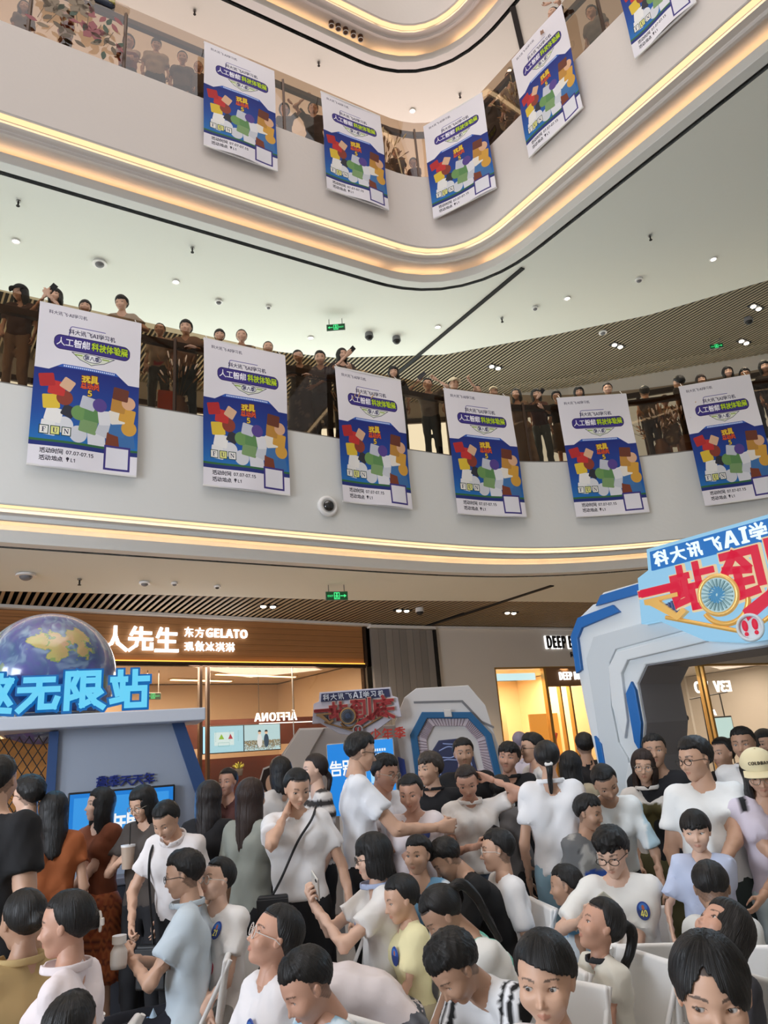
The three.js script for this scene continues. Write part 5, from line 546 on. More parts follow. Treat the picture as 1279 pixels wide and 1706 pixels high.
function personGeometry(o) {
  // the head's place is given; stature follows from its height
  let S = o.S ?? 1.65; for (let i = 0; i < 8 && !o.S; i++) { const y = solve(o, S).H.y, y2 = solve(o, S + 0.01).H.y; S += (o.at[1] - (o.floor ?? 0) - y) / ((y2 - y) / 0.01 || 1); } S = Math.min(1.95, Math.max(0.8, S));
  const J = solve(o, S), s = S / 1.68, fat = o.fat ?? 1, fem = o.kind === 'w' ? 1 : 0; const D = o.D;
  const at = (base, a, b, c) => base.clone().addScaledVector(J.lat, a * S).addScaledVector(J.u2, b * S).addScaledVector(J.f, c * S);
  J.arm = {}; J.leg = {};
  for (const [k, sg] of [['L', 1], ['R', -1]]) {
    const sh = at(J.N, sg * 0.092 * J.bw, -0.036, 0), A = typeof o[k] === 'string' || !o[k] ? ARMS[o[k] ?? 'hang'] : [...o[k], ...ARMS[o[k][6] ?? 'phone'].slice(3 + Math.max(0, o[k].length - 3))];
    const dl = V(A[0] * sg, A[1], A[2]).multiplyScalar(S), tgt = sh.clone().add(V(dl.x * Math.cos(0) + 0, dl.y, dl.z).applyAxisAngle(V(0, 1, 0), (o.twist ?? 0) * R)), L1 = 0.172 * S, L2 = 0.15 * S; let d = tgt.clone().sub(sh), len = d.length(); if (len > (L1 + L2) * 0.985) { d.multiplyScalar((L1 + L2) * 0.985 / len); tgt.copy(sh).add(d); len = d.length(); }
    const u = d.clone().normalize(), pole = V(A[3][0] * sg, A[3][1], A[3][2]); pole.addScaledVector(u, -pole.dot(u)).normalize(); const c = (L1 * L1 + len * len - L2 * L2) / (2 * len), hgt = Math.sqrt(Math.max(0.0004, L1 * L1 - c * c)), el = sh.clone().addScaledVector(u, c).addScaledVector(pole, hgt);
    const fd = tgt.clone().sub(el).normalize(), palm = { in: J.lat.clone().multiplyScalar(-sg), down: V(0, -1, 0), face: J.H.clone().sub(tgt).normalize(), out: V(0, 0, 1), up: V(0, 1, 0) }[A[5]]; J.arm[k] = { sh, el, wr: tgt, fd, palm, pose: A[4] };
    const hip = J.P.clone().addScaledVector(J.lat1, sg * 0.05 * S), sp = (o.spread ?? 1);
    if (o.sit) { const kn = V(sg * 0.065 * S * sp, 0.45 + 0.035 * S, 0.25 * S), an = V(sg * 0.07 * S * sp, Math.max(0.06, 0.45 + 0.035 * S - 0.245 * S), 0.25 * S + (o.tuck ?? 0.02) * S); J.leg[k] = { hip, kn, an }; }
    else { const kn = V(sg * 0.055 * S, 0.28 * S, 0.012 * S), an = V(sg * 0.058 * S, 0.045 * S, -0.015 * S); J.leg[k] = { hip, kn, an }; }
  }
  const torso = (e, k = 0.05) => { const l = []; for (const sg of [1, -1]) { const a = (b, x, y, z) => at(b, sg * x, y, z); l.push(bone(J.P.clone().addScaledVector(J.lat1, sg * 0.043 * S), J.W.clone().addScaledVector(J.lat1, sg * 0.034 * S), (0.082 + fem * 0.006) * s * fat + e, (0.078 - fem * 0.008) * s * fat + e, k), bone(J.W.clone().addScaledVector(J.lat1, sg * 0.034 * S), a(J.C, 0.046, 0, 0), (0.078 - fem * 0.008) * s * fat + e, 0.088 * s * fat + e, k), bone(a(J.C, 0.046, 0, 0), a(J.N, 0.08 * J.bw, -0.042, -0.004), 0.086 * s * fat + e, 0.05 * s + e, k)); if (fem) l.push(bone(a(J.C, 0.043, 0.005, 0.035), a(J.C, 0.043, 0.0, 0.042), 0.052 * s * fat + e, 0.05 * s * fat + e, 0.04)); } if (fat > 1.1) l.push(bone(J.W, J.W.clone().addScaledVector(J.f, 0.02 * S), 0.1 * s * fat + e, 0.09 * s * fat + e, 0.06)); return l; };
  const yoke = (e) => { const l = []; for (const k of ['L', 'R']) l.push(bone(J.N.clone().addScaledVector(J.u2, -0.012 * S), J.arm[k].sh, 0.036 * s + e, 0.04 * s + e, 0.04)); return l; };
  const armF = o.armF ?? (o.kind === 'm' ? 1 : 0.9) * Math.sqrt(fat);
  const bones = [...torso(0), ...yoke(0), bone(J.N.clone().addScaledVector(J.u2, -0.03 * S), J.pivot, 0.05 * s, 0.044 * s * (o.kind === 'm' ? 1.1 : 0.95), 0.03)];
  for (const k of ['L', 'R']) { const a = J.arm[k], l = J.leg[k]; bones.push(bone(a.sh, a.el, 0.048 * s * armF, 0.039 * s * armF, 0.02), bone(a.el, a.wr, 0.04 * s * armF, 0.0255 * s, 0.012)); bones.push(bone(l.hip, l.kn, 0.082 * s * fat, 0.056 * s, 0.03), bone(l.kn, l.an, 0.056 * s, 0.036 * s, 0.012), bone(l.an, l.an.clone().add(V(0, -0.02 * S, 0.1 * S)), 0.038 * s, 0.03 * s, 0.02)); }
  const box3 = (bs, m) => { const lo = [9, 9, 9], hi = [-9, -9, -9]; for (const b of bs) for (const [p, r] of [[b.a, b.ra], [b.b, b.rb]]) for (let i = 0; i < 3; i++) { lo[i] = Math.min(lo[i], p[i] - r - m); hi[i] = Math.max(hi[i], p[i] + r + m); } return [lo, hi]; };
  const cell = D < 2.2 ? 0.012 : D < 4 ? 0.015 : D < 7 ? 0.02 : 0.026;
  return { J, S, s, bones, torso, yoke, box3, cell, at, armF, fat };
}
const wrinkle = (x, y, z) => 0.9 * (1 - Math.abs(Math.sin(x * 15 + y * 8 + z * 6 + 1.8 * Math.sin(y * 6 + z * 7 + x * 3)))) ** 4 + 0.6 * Math.sin(x * 21 + 1.7 * Math.sin(y * 13 + z * 9)) * Math.sin(y * 17 + z * 14 + 1.3 * Math.sin(x * 11)) + 0.5 * Math.sin(y * 43 + x * 29 + 2 * Math.sin(z * 23)) * Math.sin(x * 37 - z * 31);
const skinMat = new THREE.MeshPhysicalMaterial({ color: 0xffffff, vertexColors: true, roughness: 0.5, sheen: 0.15, sheenRoughness: 0.5 }), eyeMat = new THREE.MeshPhysicalMaterial({ color: 0xffffff, vertexColors: true, roughness: 0.15, clearcoat: 1 });
const hairMats = {}; const hairMat = (c) => (hairMats[c] ??= new THREE.MeshPhysicalMaterial({ color: c, roughness: 0.5, bumpMap: rep(hairTex, 4, 1), bumpScale: 0.0025 }));
const clothMats = {}; const cloth = (c) => (clothMats[c] ??= new THREE.MeshPhysicalMaterial({ color: c, roughness: 0.88, sheen: 0.25, sheenRoughness: 0.8, bumpMap: rep(weaveBump, 18, 18), bumpScale: 0.0006 })); const clothPattern = new THREE.MeshPhysicalMaterial({ color: 0xffffff, vertexColors: true, roughness: 0.85, bumpMap: rep(weaveBump, 18, 18), bumpScale: 0.0006 });
const specsMat = { dark: std(0x15120f, 0.3), metal: std(0xb8b2a8, 0.25, { metalness: 0.8 }), clear: std(0xd8d2cc, 0.2) };
const tones = { fair: [0.74, 0.48, 0.355], mid: [0.63, 0.38, 0.26], tan: [0.48, 0.28, 0.185], red: [0.59, 0.325, 0.225] };
function person(o) {
  o.floor ??= -0.06; const at = V(...o.at); o.D = at.distanceTo(CAM); o.floor ??= -0.06; o.fat ??= o.kind === 'c' ? 0.84 : o.kind === 'w' ? 0.86 : 0.92; if (o.kind === 'c' && o.fat > 1) o.fat *= 0.9; const G = personGeometry(o), { J, S, s } = G, D = o.D, yaw = (o.yaw ?? 0) * R;
  const offs = J.H.clone().applyAxisAngle(V(0, 1, 0), yaw), base = [at.x - offs.x, o.floor ?? 0, at.z - offs.z];
  const skin = tones[o.skin ?? 'mid'], hairHex = o.hairc ?? 0x0d0a09, hairLin = lin(hairHex), root = new THREE.Group(); root.name = numbered('person'); root.position.set(...base); root.rotation.y = yaw; scene.add(root); tag(root, o.label, 'person', o.group);
  // body: limbs and trunk, head and hands in finer grids, joined into one mesh
  const [lo, hi] = G.box3(G.bones, 0.03), parts = [[nets({ bones: G.bones, at: (x, y, z, l) => boneField(l, x, y, z) }, lo, hi, G.cell * 1.55), null, () => skin]];
  const hc = D < 2.3 ? 0.0105 : D < 3.6 ? 0.0165 : D < 5.5 ? 0.026 : D < 8 ? 0.034 : 0.05, hm = new THREE.Matrix4().compose(J.H, J.hq, V(J.hh, J.hh, J.hh));
  parts.push([headMesh(o.kind, hc), hm, faceColor(skin, hairLin.map((v) => v + 0.01), o.kind, o.lip ?? 0.55, ['crop', 'short', 'mop', 'bowl'].includes(o.hair))]);
  for (const [k, sg] of [['L', 1], ['R', -1]]) { const a = J.arm[k], Y = a.fd.clone().negate(), Z = a.palm.clone(); Z.addScaledVector(Y, -Z.dot(Y)); if (Z.lengthSq() < 1e-4) Z.copy(J.f); Z.normalize(); const X = Y.clone().cross(Z), q = 0.098 * S * (o.kind === 'm' ? 1.05 : 0.97), m = new THREE.Matrix4().makeBasis(X.clone().multiplyScalar(sg * q), Y.multiplyScalar(q), Z.multiplyScalar(q)).setPosition(a.wr); a.m = m; a.q = q; a.Z = Z.clone().normalize(); a.X = X; parts.push([handMesh(a.pose, D < 2.6 ? 0.025 : D < 4.5 ? 0.036 : D < 7 ? 0.05 : 0.08), m, () => skin]); }
  const pos = [], col = [], idx = [], nrm = [], p = V(0, 0, 0), tint = rng(Math.round(at.x * 991 + at.z * 77));
  for (const [m, mat, cf] of parts) { const b = pos.length / 3, flip = mat && mat.determinant() < 0; for (let i = 0; i < m.pos.length; i += 3) { p.set(m.pos[i], m.pos[i + 1], m.pos[i + 2]); col.push(...cf(p.x, p.y, p.z)); if (mat) p.applyMatrix4(mat); pos.push(p.x, p.y, p.z); } for (let i = 0; i < m.idx.length; i += 3) flip ? idx.push(b + m.idx[i], b + m.idx[i + 2], b + m.idx[i + 1]) : idx.push(b + m.idx[i], b + m.idx[i + 1], b + m.idx[i + 2]); }
  const bg = new THREE.BufferGeometry(); bg.setAttribute('position', new THREE.Float32BufferAttribute(pos, 3)); bg.setAttribute('color', new THREE.Float32BufferAttribute(col, 3)); bg.setIndex(idx); bg.computeVertexNormals(); part('body', bg, skinMat, root);
  const onHead = (name, geo, mat) => { const m = part(name, geo, mat, root); m.matrixAutoUpdate = true; m.position.copy(J.H); m.quaternion.copy(J.hq); m.scale.setScalar(J.hh); return m; };
  const hairCell = D < 2.3 ? 0.016 : D < 3.4 ? 0.024 : D < 5.5 ? 0.035 : D < 8 ? 0.045 : 0.062;
  if (o.hair !== 'none') o.hairMesh = onHead('hair', hairGeo(o.hair, hairCell), hairMat(hairHex));
  if (D < 8) for (const sg of [-1, 1]) { const e = onHead(sg < 0 ? 'eye' : 'eye_001', eyeGeo(o.kind), eyeMat); e.position.add(V(sg * 0.148, 0, 0.252).multiplyScalar(J.hh).applyQuaternion(J.hq)); if (o.gaze) e.quaternion.multiply(new THREE.Quaternion().setFromEuler(new THREE.Euler(o.gaze[1] * R, o.gaze[0] * R, 0))); }
  if (o.specs) onHead('glasses', glassesGeo(o.specs !== 'dark'), specsMat[o.specs]);
  if (o.cap) o.capMesh = onHead('cap', capGeo(), cloth(o.cap));
  // clothes
  const cc = G.cell * (D < 4 ? 0.85 : 1), u1 = J.u1, hemAt = J.P.clone().addScaledVector(u1, -(o.hem ??= o.sit ? 0.055 : 0) * S), wf = o.wr ?? 1;
  const neckA = J.N.clone().addScaledVector(J.u2, 0.005 * S).addScaledVector(J.f, 0.012 * S).toArray(), neckB = J.N.clone().addScaledVector(J.u2, 0.09 * S).addScaledVector(J.f, (o.vneck ? 0.07 : 0.03) * S).toArray(), nr = (o.neck ?? 0.056) * s;
  const clothes = (name, bs, cut, color, cellK = 1) => { const [l, h] = G.box3(bs, 0.05); const m = nets({ bones: bs, slack: 0.03, at: (x, y, z, L) => cut(boneField(L, x, y, z) + 0.01 * wf * wrinkle(x + at.x * 3, y, z + at.z * 5), x, y, z) }, l, h, cc * cellK); const pat = typeof color === 'function'; return part(name, toGeo(m, pat ? color : null), pat ? clothPattern : cloth(color), root); };
  const topBones = [...G.torso(0.009 + (o.loose ?? 0.007)), ...G.yoke(0.008)]; if (o.hem > 0.03) for (const sg of [1, -1]) topBones.push(bone(J.P.clone().addScaledVector(J.lat1, sg * 0.046 * S), J.P.clone().addScaledVector(J.lat1, sg * 0.05 * S).addScaledVector(u1, -0.1 * S), 0.092 * s * G.fat + 0.02, 0.094 * s * G.fat + 0.024, 0.05));
  const sl = o.sleeve ?? 0.62; for (const k of ['L', 'R']) { const a = J.arm[k]; if (sl > 0) topBones.push(bone(a.sh, a.sh.clone().lerp(a.el, Math.min(1, sl)), (o.puff ? 0.066 : 0.05) * s * G.armF + 0.008, (o.puff ? 0.068 : 0.058) * s * G.armF + (sl > 1 ? 0 : 0.014), 0.025, sl <= 1 ? 1 : 0)); if (sl > 1) topBones.push(bone(a.el, a.el.clone().lerp(a.wr, sl - 1), 0.054 * s, 0.042 * s, 0.015, 1)); }
  const cutTop = (d, x, y, z) => { d = smax(d, -((x - hemAt.x) * u1.x + (y - hemAt.y) * u1.y + (z - hemAt.z) * u1.z), 0.006); return smax(d, -(cap(x, y, z, neckA, neckB, nr, nr * 1.5)), 0.008); };
  const topMesh = o.top === undefined ? null : clothes('shirt', topBones, cutTop, o.top);
  if (o.collar !== undefined) { const ax = J.un, cb = [bone(J.N.clone().addScaledVector(J.un, 0.0).addScaledVector(J.f, 0.008 * S), J.N.clone().addScaledVector(J.un, 0.06 * S).addScaledVector(J.f, 0.014 * S), 0.082 * s, 0.058 * s, 0.01)], a = J.N.clone().addScaledVector(J.un, 0.004 * S), fN = J.f; const [l, h] = G.box3(cb, 0.02); const m = nets({ at: (x, y, z) => { const q = boneField(cb, x, y, z), t = (x - a.x) * ax.x + (y - a.y) * ax.y + (z - a.z) * ax.z; let d = Math.max(Math.abs(q) - 0.006, t - 0.004 * S, -0.022 - t); const rx = (x - J.N.x) * J.lat.x + (y - J.N.y) * J.lat.y + (z - J.N.z) * J.lat.z, rz = (x - J.N.x) * fN.x + (y - J.N.y) * fN.y + (z - J.N.z) * fN.z; if (rz > 0) d = Math.max(d, Math.min(0.03, 0.012 + t * 0.7) - Math.abs(rx)); return d; } }, l, h, Math.min(0.008, cc * 0.6)); if (m.pos.length) part('collar', toGeo(m), cloth(o.collar), topMesh ?? root); }
  const legs = (e, to) => { const b = []; for (const k of ['L', 'R']) { const l = J.leg[k]; b.push(bone(l.hip, l.kn, 0.088 * s * G.fat + e, 0.062 * s + e, 0.03, to <= 1 ? 1 : 0)); if (to > 1) b.push(bone(l.kn, l.kn.clone().lerp(l.an, to - 1), 0.062 * s + e, 0.052 * s + e, 0.015, 1)); else b[b.length - 1].b = l.hip.clone().lerp(l.kn, to).toArray(); } for (const sg of [1, -1]) b.push(bone(J.P.clone().addScaledVector(J.lat1, sg * 0.046 * S), J.P.clone().addScaledVector(J.lat1, sg * 0.042 * S).addScaledVector(u1, 0.05 * S), 0.09 * s * G.fat + e * 0.6, 0.084 * s * G.fat + e * 0.5, 0.04)); return b; };
  const waistAt = J.P.clone().addScaledVector(u1, 0.06 * S), cutLow = (d, x, y, z) => smax(d, (x - waistAt.x) * u1.x + (y - waistAt.y) * u1.y + (z - waistAt.z) * u1.z, 0.006);
  if (o.pants !== undefined) clothes('trousers', legs(0.008, o.short ? (o.sit ? 0.85 : 0.8) : 1.9), cutLow, o.pants, 1.9);
  if (o.skirt !== undefined) { const b = legs(0.01, 0.3); if (!o.sit) for (const sg of [1, -1]) b.push(bone(J.P.clone().add(V(sg * 0.05 * S, 0, 0)), V(sg * 0.07 * S, (o.skirtTo ?? 0.26) * S, 0), 0.095 * s, 0.13 * s, 0.06, 1)), b.push(bone(J.P, V(0, (o.skirtTo ?? 0.26) * S, 0), 0.1 * s, 0.14 * s, 0.06, 1)); else for (const k of ['L', 'R']) b.push(bone(J.leg[k].hip, J.leg[k].kn, 0.095 * s, 0.09 * s, 0.09, 1)); clothes('skirt', b, cutLow, o.skirt, 1.2); }
  for (const k of ['L', 'R']) { const a = J.leg[k].an, sb = [bone(a.clone().add(V(0, -0.012 * S, -0.015 * S)), a.clone().add(V(0, -0.024 * S, 0.095 * S)), 0.048 * s, 0.038 * s, 0.03)]; const [l, h] = G.box3(sb, 0.03); const bottom = a.y - 0.045 * S; part(k === 'L' ? 'shoe' : 'shoe_001', toGeo(nets({ bones: sb, at: (x, y, z, L) => Math.max(boneField(L, x, y, z), bottom - y + 0.004) }, l, h, 0.03)), cloth(o.shoes ?? 0x3a3836), root); }
  // things worn on the chest, and places for things held
  const local = (v) => v.clone().applyAxisAngle(V(0, 1, 0), yaw).add(V(...base));
  const front = (a, b) => { const org = G.at(J.C, a, b, 0.3).toArray(), dir = J.f.clone().negate(); let t = 0; const q = V(...org); for (let i = 0; i < 80; i++) { const d = cutTop(boneField(topBones, q.x, q.y, q.z), q.x, q.y, q.z); if (d < 0.002) break; q.addScaledVector(dir, Math.max(0.002, d * 0.7)); } const e = 0.01, F = (x, y, z) => boneField(topBones, x, y, z), n = V(F(q.x + e, q.y, q.z) - F(q.x - e, q.y, q.z), F(q.x, q.y + e, q.z) - F(q.x, q.y - e, q.z), F(q.x, q.y, q.z + e) - F(q.x, q.y, q.z - e)).normalize(); return { q, n }; };
  const onChest = (name, geo, mat, a, b, lift = 0.006, label) => { const { q, n } = front(a, b), m = part(name, geo, mat, topMesh ?? root); m.position.copy(q).addScaledVector(n, lift); const X = J.u2.clone().cross(n).normalize(), Y = n.clone().cross(X); m.quaternion.setFromRotationMatrix(new THREE.Matrix4().makeBasis(X, Y, n)); if (label) m.userData.label = label; return m; };
  if (o.badge) onChest('number_badge', badgeGeo(), badgeMat(o.badge), o.badgeAt?.[0] ?? 0.045, o.badgeAt?.[1] ?? 0.02, 0.007, o.badge === ' ' ? undefined : `round blue badge with the number ${o.badge}`);
  if (o.extra) o.extra({ o, J, S, s, root, onChest, front, G, topBones, clothes, cutTop, neckA });
  o.J = J; o.world = local; o.root = root; o.Sout = S; o.base = base;
  o.hand = (k) => { root.updateMatrixWorld(true); const a = J.arm[k]; return { m: root.matrixWorld.clone().multiply(a.m), q: a.q, palm: local(a.wr.clone().addScaledVector(a.fd, a.q * 0.55).addScaledVector(a.Z, a.q * 0.2)), X: a.X.clone().applyAxisAngle(V(0, 1, 0), yaw), Y: a.fd.clone().applyAxisAngle(V(0, 1, 0), yaw), Z: a.Z.clone().applyAxisAngle(V(0, 1, 0), yaw) }; };
  return o;
}
const badgeGeo = () => once('badge', () => { const g = new THREE.CylinderGeometry(0.036, 0.038, 0.004, 28).rotateX(Math.PI / 2).scale(0.85, 1.12, 1); const p = g.attributes.position, uv = g.attributes.uv; for (let i = 0; i < p.count; i++) uv.setXY(i, p.getX(i) / 0.066 + 0.5, p.getY(i) / 0.087 + 0.5); return g; });
const badgeMats = {}; const badgeMat = (n) => (badgeMats[n] ??= std(0xffffff, 0.4, { map: canvasTex(128, 128, (x, w, h) => { x.fillStyle = '#23479c'; x.fillRect(0, 0, w, h); x.fillStyle = '#3f78c8'; x.beginPath(); x.ellipse(64, 40, 40, 26, 0, 0, 7); x.fill(); x.fillStyle = '#c06a50'; x.beginPath(); x.ellipse(64, 44, 14, 18, 0, 0, 7); x.fill(); x.fillStyle = '#2c3f7a'; x.fillRect(0, 60, w, 60); x.font = 'bold 60px sans-serif'; x.textAlign = 'center'; x.lineWidth = 7; x.strokeStyle = '#12264f'; x.strokeText(n, 64, 104); x.fillStyle = '#f4ec7a'; x.fillText(n, 64, 104); }) }));

// ---------- things people hold and sit on ----------
const chairParts = once('chairparts', () => { const s = 0.21; return {
  seat: rbox(0.43, 0.035, 0.42, 0.016, 0, 0.432, 0, 3), back: (() => { const g = new RoundedBoxGeometry(0.46, 0.33, 0.03, 3, 0.014), p = g.attributes.position; for (let i = 0; i < p.count; i++) { const x = p.getX(i), y = p.getY(i); p.setXYZ(i, x * (1 - Math.max(0, y) * 0.35), y - x * x * 0.35 * (y > 0 ? 1 : 0), p.getZ(i) + x * x * 0.6 + y * -0.14); } g.computeVertexNormals(); return g.translate(0, 0.7, -0.235); })(),
  rear: [-s, s].map((x) => bar(V(x, 0.86 - 0.02, -0.25), V(x, 0.01, 0.2), 0.011)), front: [-s, s].map((x) => bar(V(x * 0.94, 0.42, 0.1), V(x * 0.94, 0.01, -0.24), 0.011)), cross: bar(V(-s, 0.13, 0.14), V(s, 0.13, 0.14), 0.009), cross2: bar(V(-s, 0.12, -0.19), V(s, 0.12, -0.19), 0.009) }; });
const chairMat = std(0xf1efec, 0.38);
let chair0; function chair(x, z, yaw, label, group) {
  let c; if (!chair0) { c = chair0 = new THREE.Group(); part('seat', chairParts.seat, chairMat, c); part('backrest', chairParts.back, chairMat, c); [...chairParts.rear, ...chairParts.front].forEach((g, i) => { part('leg', g, chairMat, c).name = i ? 'leg_00' + i : 'leg'; }); part('stretcher', chairParts.cross, chairMat, c); part('stretcher_001', chairParts.cross2, chairMat, c); } else c = chair0.clone();
  c.name = numbered('folding_chair'); scene.add(c); c.position.set(x, -0.06, z); c.rotation.y = yaw * R; return tag(c, label, 'chair', group ?? 'white folding chairs of the seated audience');
}
function seated(o, chairLabel) { o.sit = 1; person(o); if (chairLabel) { const a = (o.yaw ?? 0) * R; chair(o.base[0] + Math.sin(a) * 0.03, o.base[2] + Math.cos(a) * 0.03, o.yaw ?? 0, chairLabel); } return o; }
function phone(o, k, label, color = 0x1b1b20) { const h = o.hand(k), t = thing('smartphone', label, 'phone'); part('case', rbox(0.072, 0.148, 0.009, 0.004), std(color, 0.35), t); part('screen', box(0.066, 0.14, 0.001, 0, 0, 0.0052), std(0x0c0c10, 0.1), t); part('lens', cyl(0.009, 0.003, 0, 0, 0, 14).rotateX(Math.PI / 2).translate(-0.022, 0.058, -0.006), M.dark, t); t.position.copy(h.palm).addScaledVector(h.Z, 0.02).addScaledVector(h.Y, 0.015); const toFace = V(o.at[0], o.at[1], o.at[2]).sub(t.position).normalize(), up = h.Y.clone(); up.addScaledVector(toFace, -up.dot(toFace)).normalize(); t.quaternion.setFromRotationMatrix(new THREE.Matrix4().makeBasis(up.clone().cross(toFace), up, toFace)); return t; }
function strapBag(o, sideOut, label, color, w = 0.17, h = 0.2, drop = 0.1, cross = 1) { const J = o.J, S = o.Sout, a = o.world(J.N.clone().addScaledVector(J.lat, -sideOut * 0.07 * S).addScaledVector(J.u2, 0.012 * S)), t = thing('shoulder_bag', label, 'bag'), at = (b, x, y, z) => o.world(b.clone().addScaledVector(J.lat, x * S).addScaledVector(J.u2, y * S).addScaledVector(J.f, z * S)); const end = at(J.P, sideOut * 0.075, -drop + 0.17, 0.115); const m = std(color, 0.5); part('strap', tube(cross > 0 ? [at(J.N, -sideOut * 0.07, 0.008, -0.01), at(J.N, -sideOut * 0.055, -0.03, 0.062), at(J.C, -sideOut * 0.01, 0.0, 0.09), at(J.W, sideOut * 0.05, -0.01, 0.092), end] : [at(J.N, sideOut * 0.075, 0.0, -0.015), at(J.N, sideOut * 0.072, -0.035, 0.058), at(J.C, sideOut * 0.075, 0.0, 0.082), at(J.W, sideOut * 0.09, -0.01, 0.08), end], 0.008, 40, 6), m, t); part('pouch', rbox(w, h, 0.06, 0.015).rotateY((o.yaw ?? 0) * R).translate(end.x, end.y - h / 2, end.z), m, t); part('flap', rbox(w * 1.02, h * 0.45, 0.012, 0.005).translate(0, h * 0.2, 0.033).rotateY((o.yaw ?? 0) * R).translate(end.x, end.y - h / 2, end.z), m, t); return t; }
// patterns are dyes and prints, by place on the cloth
const plaid = (a, b, c) => (x, y, z) => { const u = Math.atan2(x, z) * 0.2 + x * 0.6, k = ((u * 22) % 1 + 1) % 1 < 0.35, j = ((y * 16) % 1 + 1) % 1 < 0.35; return k && j ? lin(c) : k || j ? lin(b) : lin(a); };
const stripes = (a, b, n) => (x, y) => (((y * n) % 1 + 1) % 1 < 0.5 ? lin(a) : lin(b));
const blotch = (cs, k = 9) => (x, y, z) => lin(cs[Math.min(cs.length - 1, Math.floor(fbm(x * k + z * k * 0.7 + 20, y * k + 11) * 1.25 * cs.length * 0.8))]);
const twoTone = (a, b, lim) => (x, y, z) => (Math.abs(x) > lim ? lin(b) : lin(a));

// ---------- people standing on the ground floor ----------
person({ label: 'man in a plain black T-shirt standing with his back turned at the left edge', at: [-1.97, 1.68, -3.78], kind: 'm', hair: 'crop', yaw: 165, head: [15, 0, 0], top: 0x17171a, pants: 0x1b1b1f, fat: 1.15 });
person({ label: 'young man in white T-shirt and dark glasses in profile at far left', at: [-2.5, 1.59, -5.18], kind: 'm', hair: 'mop', yaw: -110, specs: 'dark', skin: 'fair', top: 0xe4e3e4, pants: 0x222228 });
person({ label: 'woman with very long dark hair and orange plaid skirt, turned away at left', at: [-2.34, 1.48, -5.22], kind: 'w', hair: 'long', yaw: 205, head: [10, 5, 0], top: 0xa0582e, skirt: plaid(0xc07a3c, 0xe2c49a, 0x6d3a22), sleeve: 0.5, });
person({ label: 'woman in a rust coloured dress with long hair, face lifted toward the left', at: [-2.2, 1.48, -5.64], kind: 'w', hair: 'long', yaw: -25, head: [-28, -6, 0], skin: 'fair', L: 'fold', R: 'fold', sleeve: 0.12, top: 0x7a4228, skirt: plaid(0x8c4222, 0xa85c30, 0x5c2a1a) });
{ const o = person({ label: 'long haired woman with glasses holding a drink in front of the kiosk screen', at: [-1.82, 1.47, -5.43], kind: 'w', hair: 'long', yaw: -20, head: [-8, 22, 0], specs: 'metal', R: 'cup', top: 0x4c443f, pants: 0x1e1e22 }); const h = o.hand('R'), t = thing('drink_cup', 'cup with brown drink held by the woman with glasses', 'cup', h.palm.toArray()); part('cup', cyl(0.034, 0.13, 0, 0.01, 0, 20, 0.043), std(0xb9a492, 0.3), t); part('lid', cyl(0.045, 0.012, 0, 0.08, 0, 20), M.whitePlastic, t); part('straw', cyl(0.004, 0.16, 0.01, 0.13, 0, 8), M.dark, t); }
const leaner = person({ label: 'woman in a white button shirt leaning over the seated boy with glasses', at: [-1.5, 1.38, -4.93], kind: 'w', hair: 'tied', yaw: -12, lean: 18, head: [-6, 36, 0], fat: 1.18, R: [0.02, -0.25, 0.12, [0.8, 0, -0.6], 'grip', 'in'], top: 0xe9e3e2, collar: 0xe9e3e2, vneck: 1, pants: 0x151518 });
strapBag(leaner, -1, 'black bag hung from the shoulder of the leaning woman in white', 0x121214, 0.2, 0.24, 0.2, -1);
person({ label: 'person in white bent far forward so only the rounded back shows', at: [-1.29, 1.05, -5.57], kind: 'm', hair: 'crop', yaw: 65, lean: 72, head: [0, 70, 0], S: 1.7, top: 0xe6dfe0, pants: 0x1c1c20, L: 'down', R: 'down', fat: 1.12 });
const crossbody = person({ label: 'woman in white T-shirt with a hand at her neck and a black crossbody bag', at: [-0.65, 1.51, -4.73], kind: 'w', hair: 'bun', yaw: 4, head: [22, 20, 0], skin: 'mid', R: 'neck', L: [0.09, -0.3, 0.04, [1, 0, -1], 'relaxed', 'in'], top: 0xeceaea, pants: 0x121216, hem: -0.03, fat: 1.0 });
strapBag(crossbody, -1, 'small black crossbody bag on the woman in the white T-shirt', 0x15161a);
person({ label: 'tall young man in white T-shirt seen in profile reaching to the right', at: [-0.27, 1.71, -5.05], kind: 'm', hair: 'short', yaw: 98, head: [8, 12, 0], R: 'reach', L: 'reach', top: 0xeceef3, pants: 0x121216, hem: -0.01, specs: 'dark' });
{ const o = person({ label: 'man with glasses in white T-shirt looking down at his phone', at: [-0.13, 1.55, -5.35], kind: 'm', hair: 'short', yaw: 50, head: [5, 16, 0], specs: 'metal', skin: 'red', R: [-0.03, -0.13, 0.2, [0.6, -1, 0], 'grip', 'face'], L: 'phone', top: 0xe6e4e8, pants: 0x23242a, fat: 1.1 }); phone(o, 'R', 'phone in the hand of the man with glasses'); }
person({ label: 'smiling girl in pale T-shirt with number badge behind the tall young man', at: [0.03, 1.42, -5.08], kind: 'w', hair: 'tied', yaw: -8, head: [-10, 14, 0], skin: 'red', L: 'fold', R: 'fold', top: 0xe4dadb, badge: ' ', pants: 0xd8d4d2 });
person({ label: 'man with brownish hair in a dark polo shirt looking left', at: [0.19, 1.54, -5.93], kind: 'm', hair: 'mop', hairc: 0x3a322c, yaw: -20, head: [-30, 2, 0], top: 0x17181d, collar: 0x17181d, pants: 0x1d1d22, fat: 1.12 });
person({ label: 'man in black behind the woman in the white polo', at: [0.49, 1.63, -6.33], kind: 'm', hair: 'short', yaw: 0, skin: 'tan', top: 0x141416, pants: 0x1a1a1e });
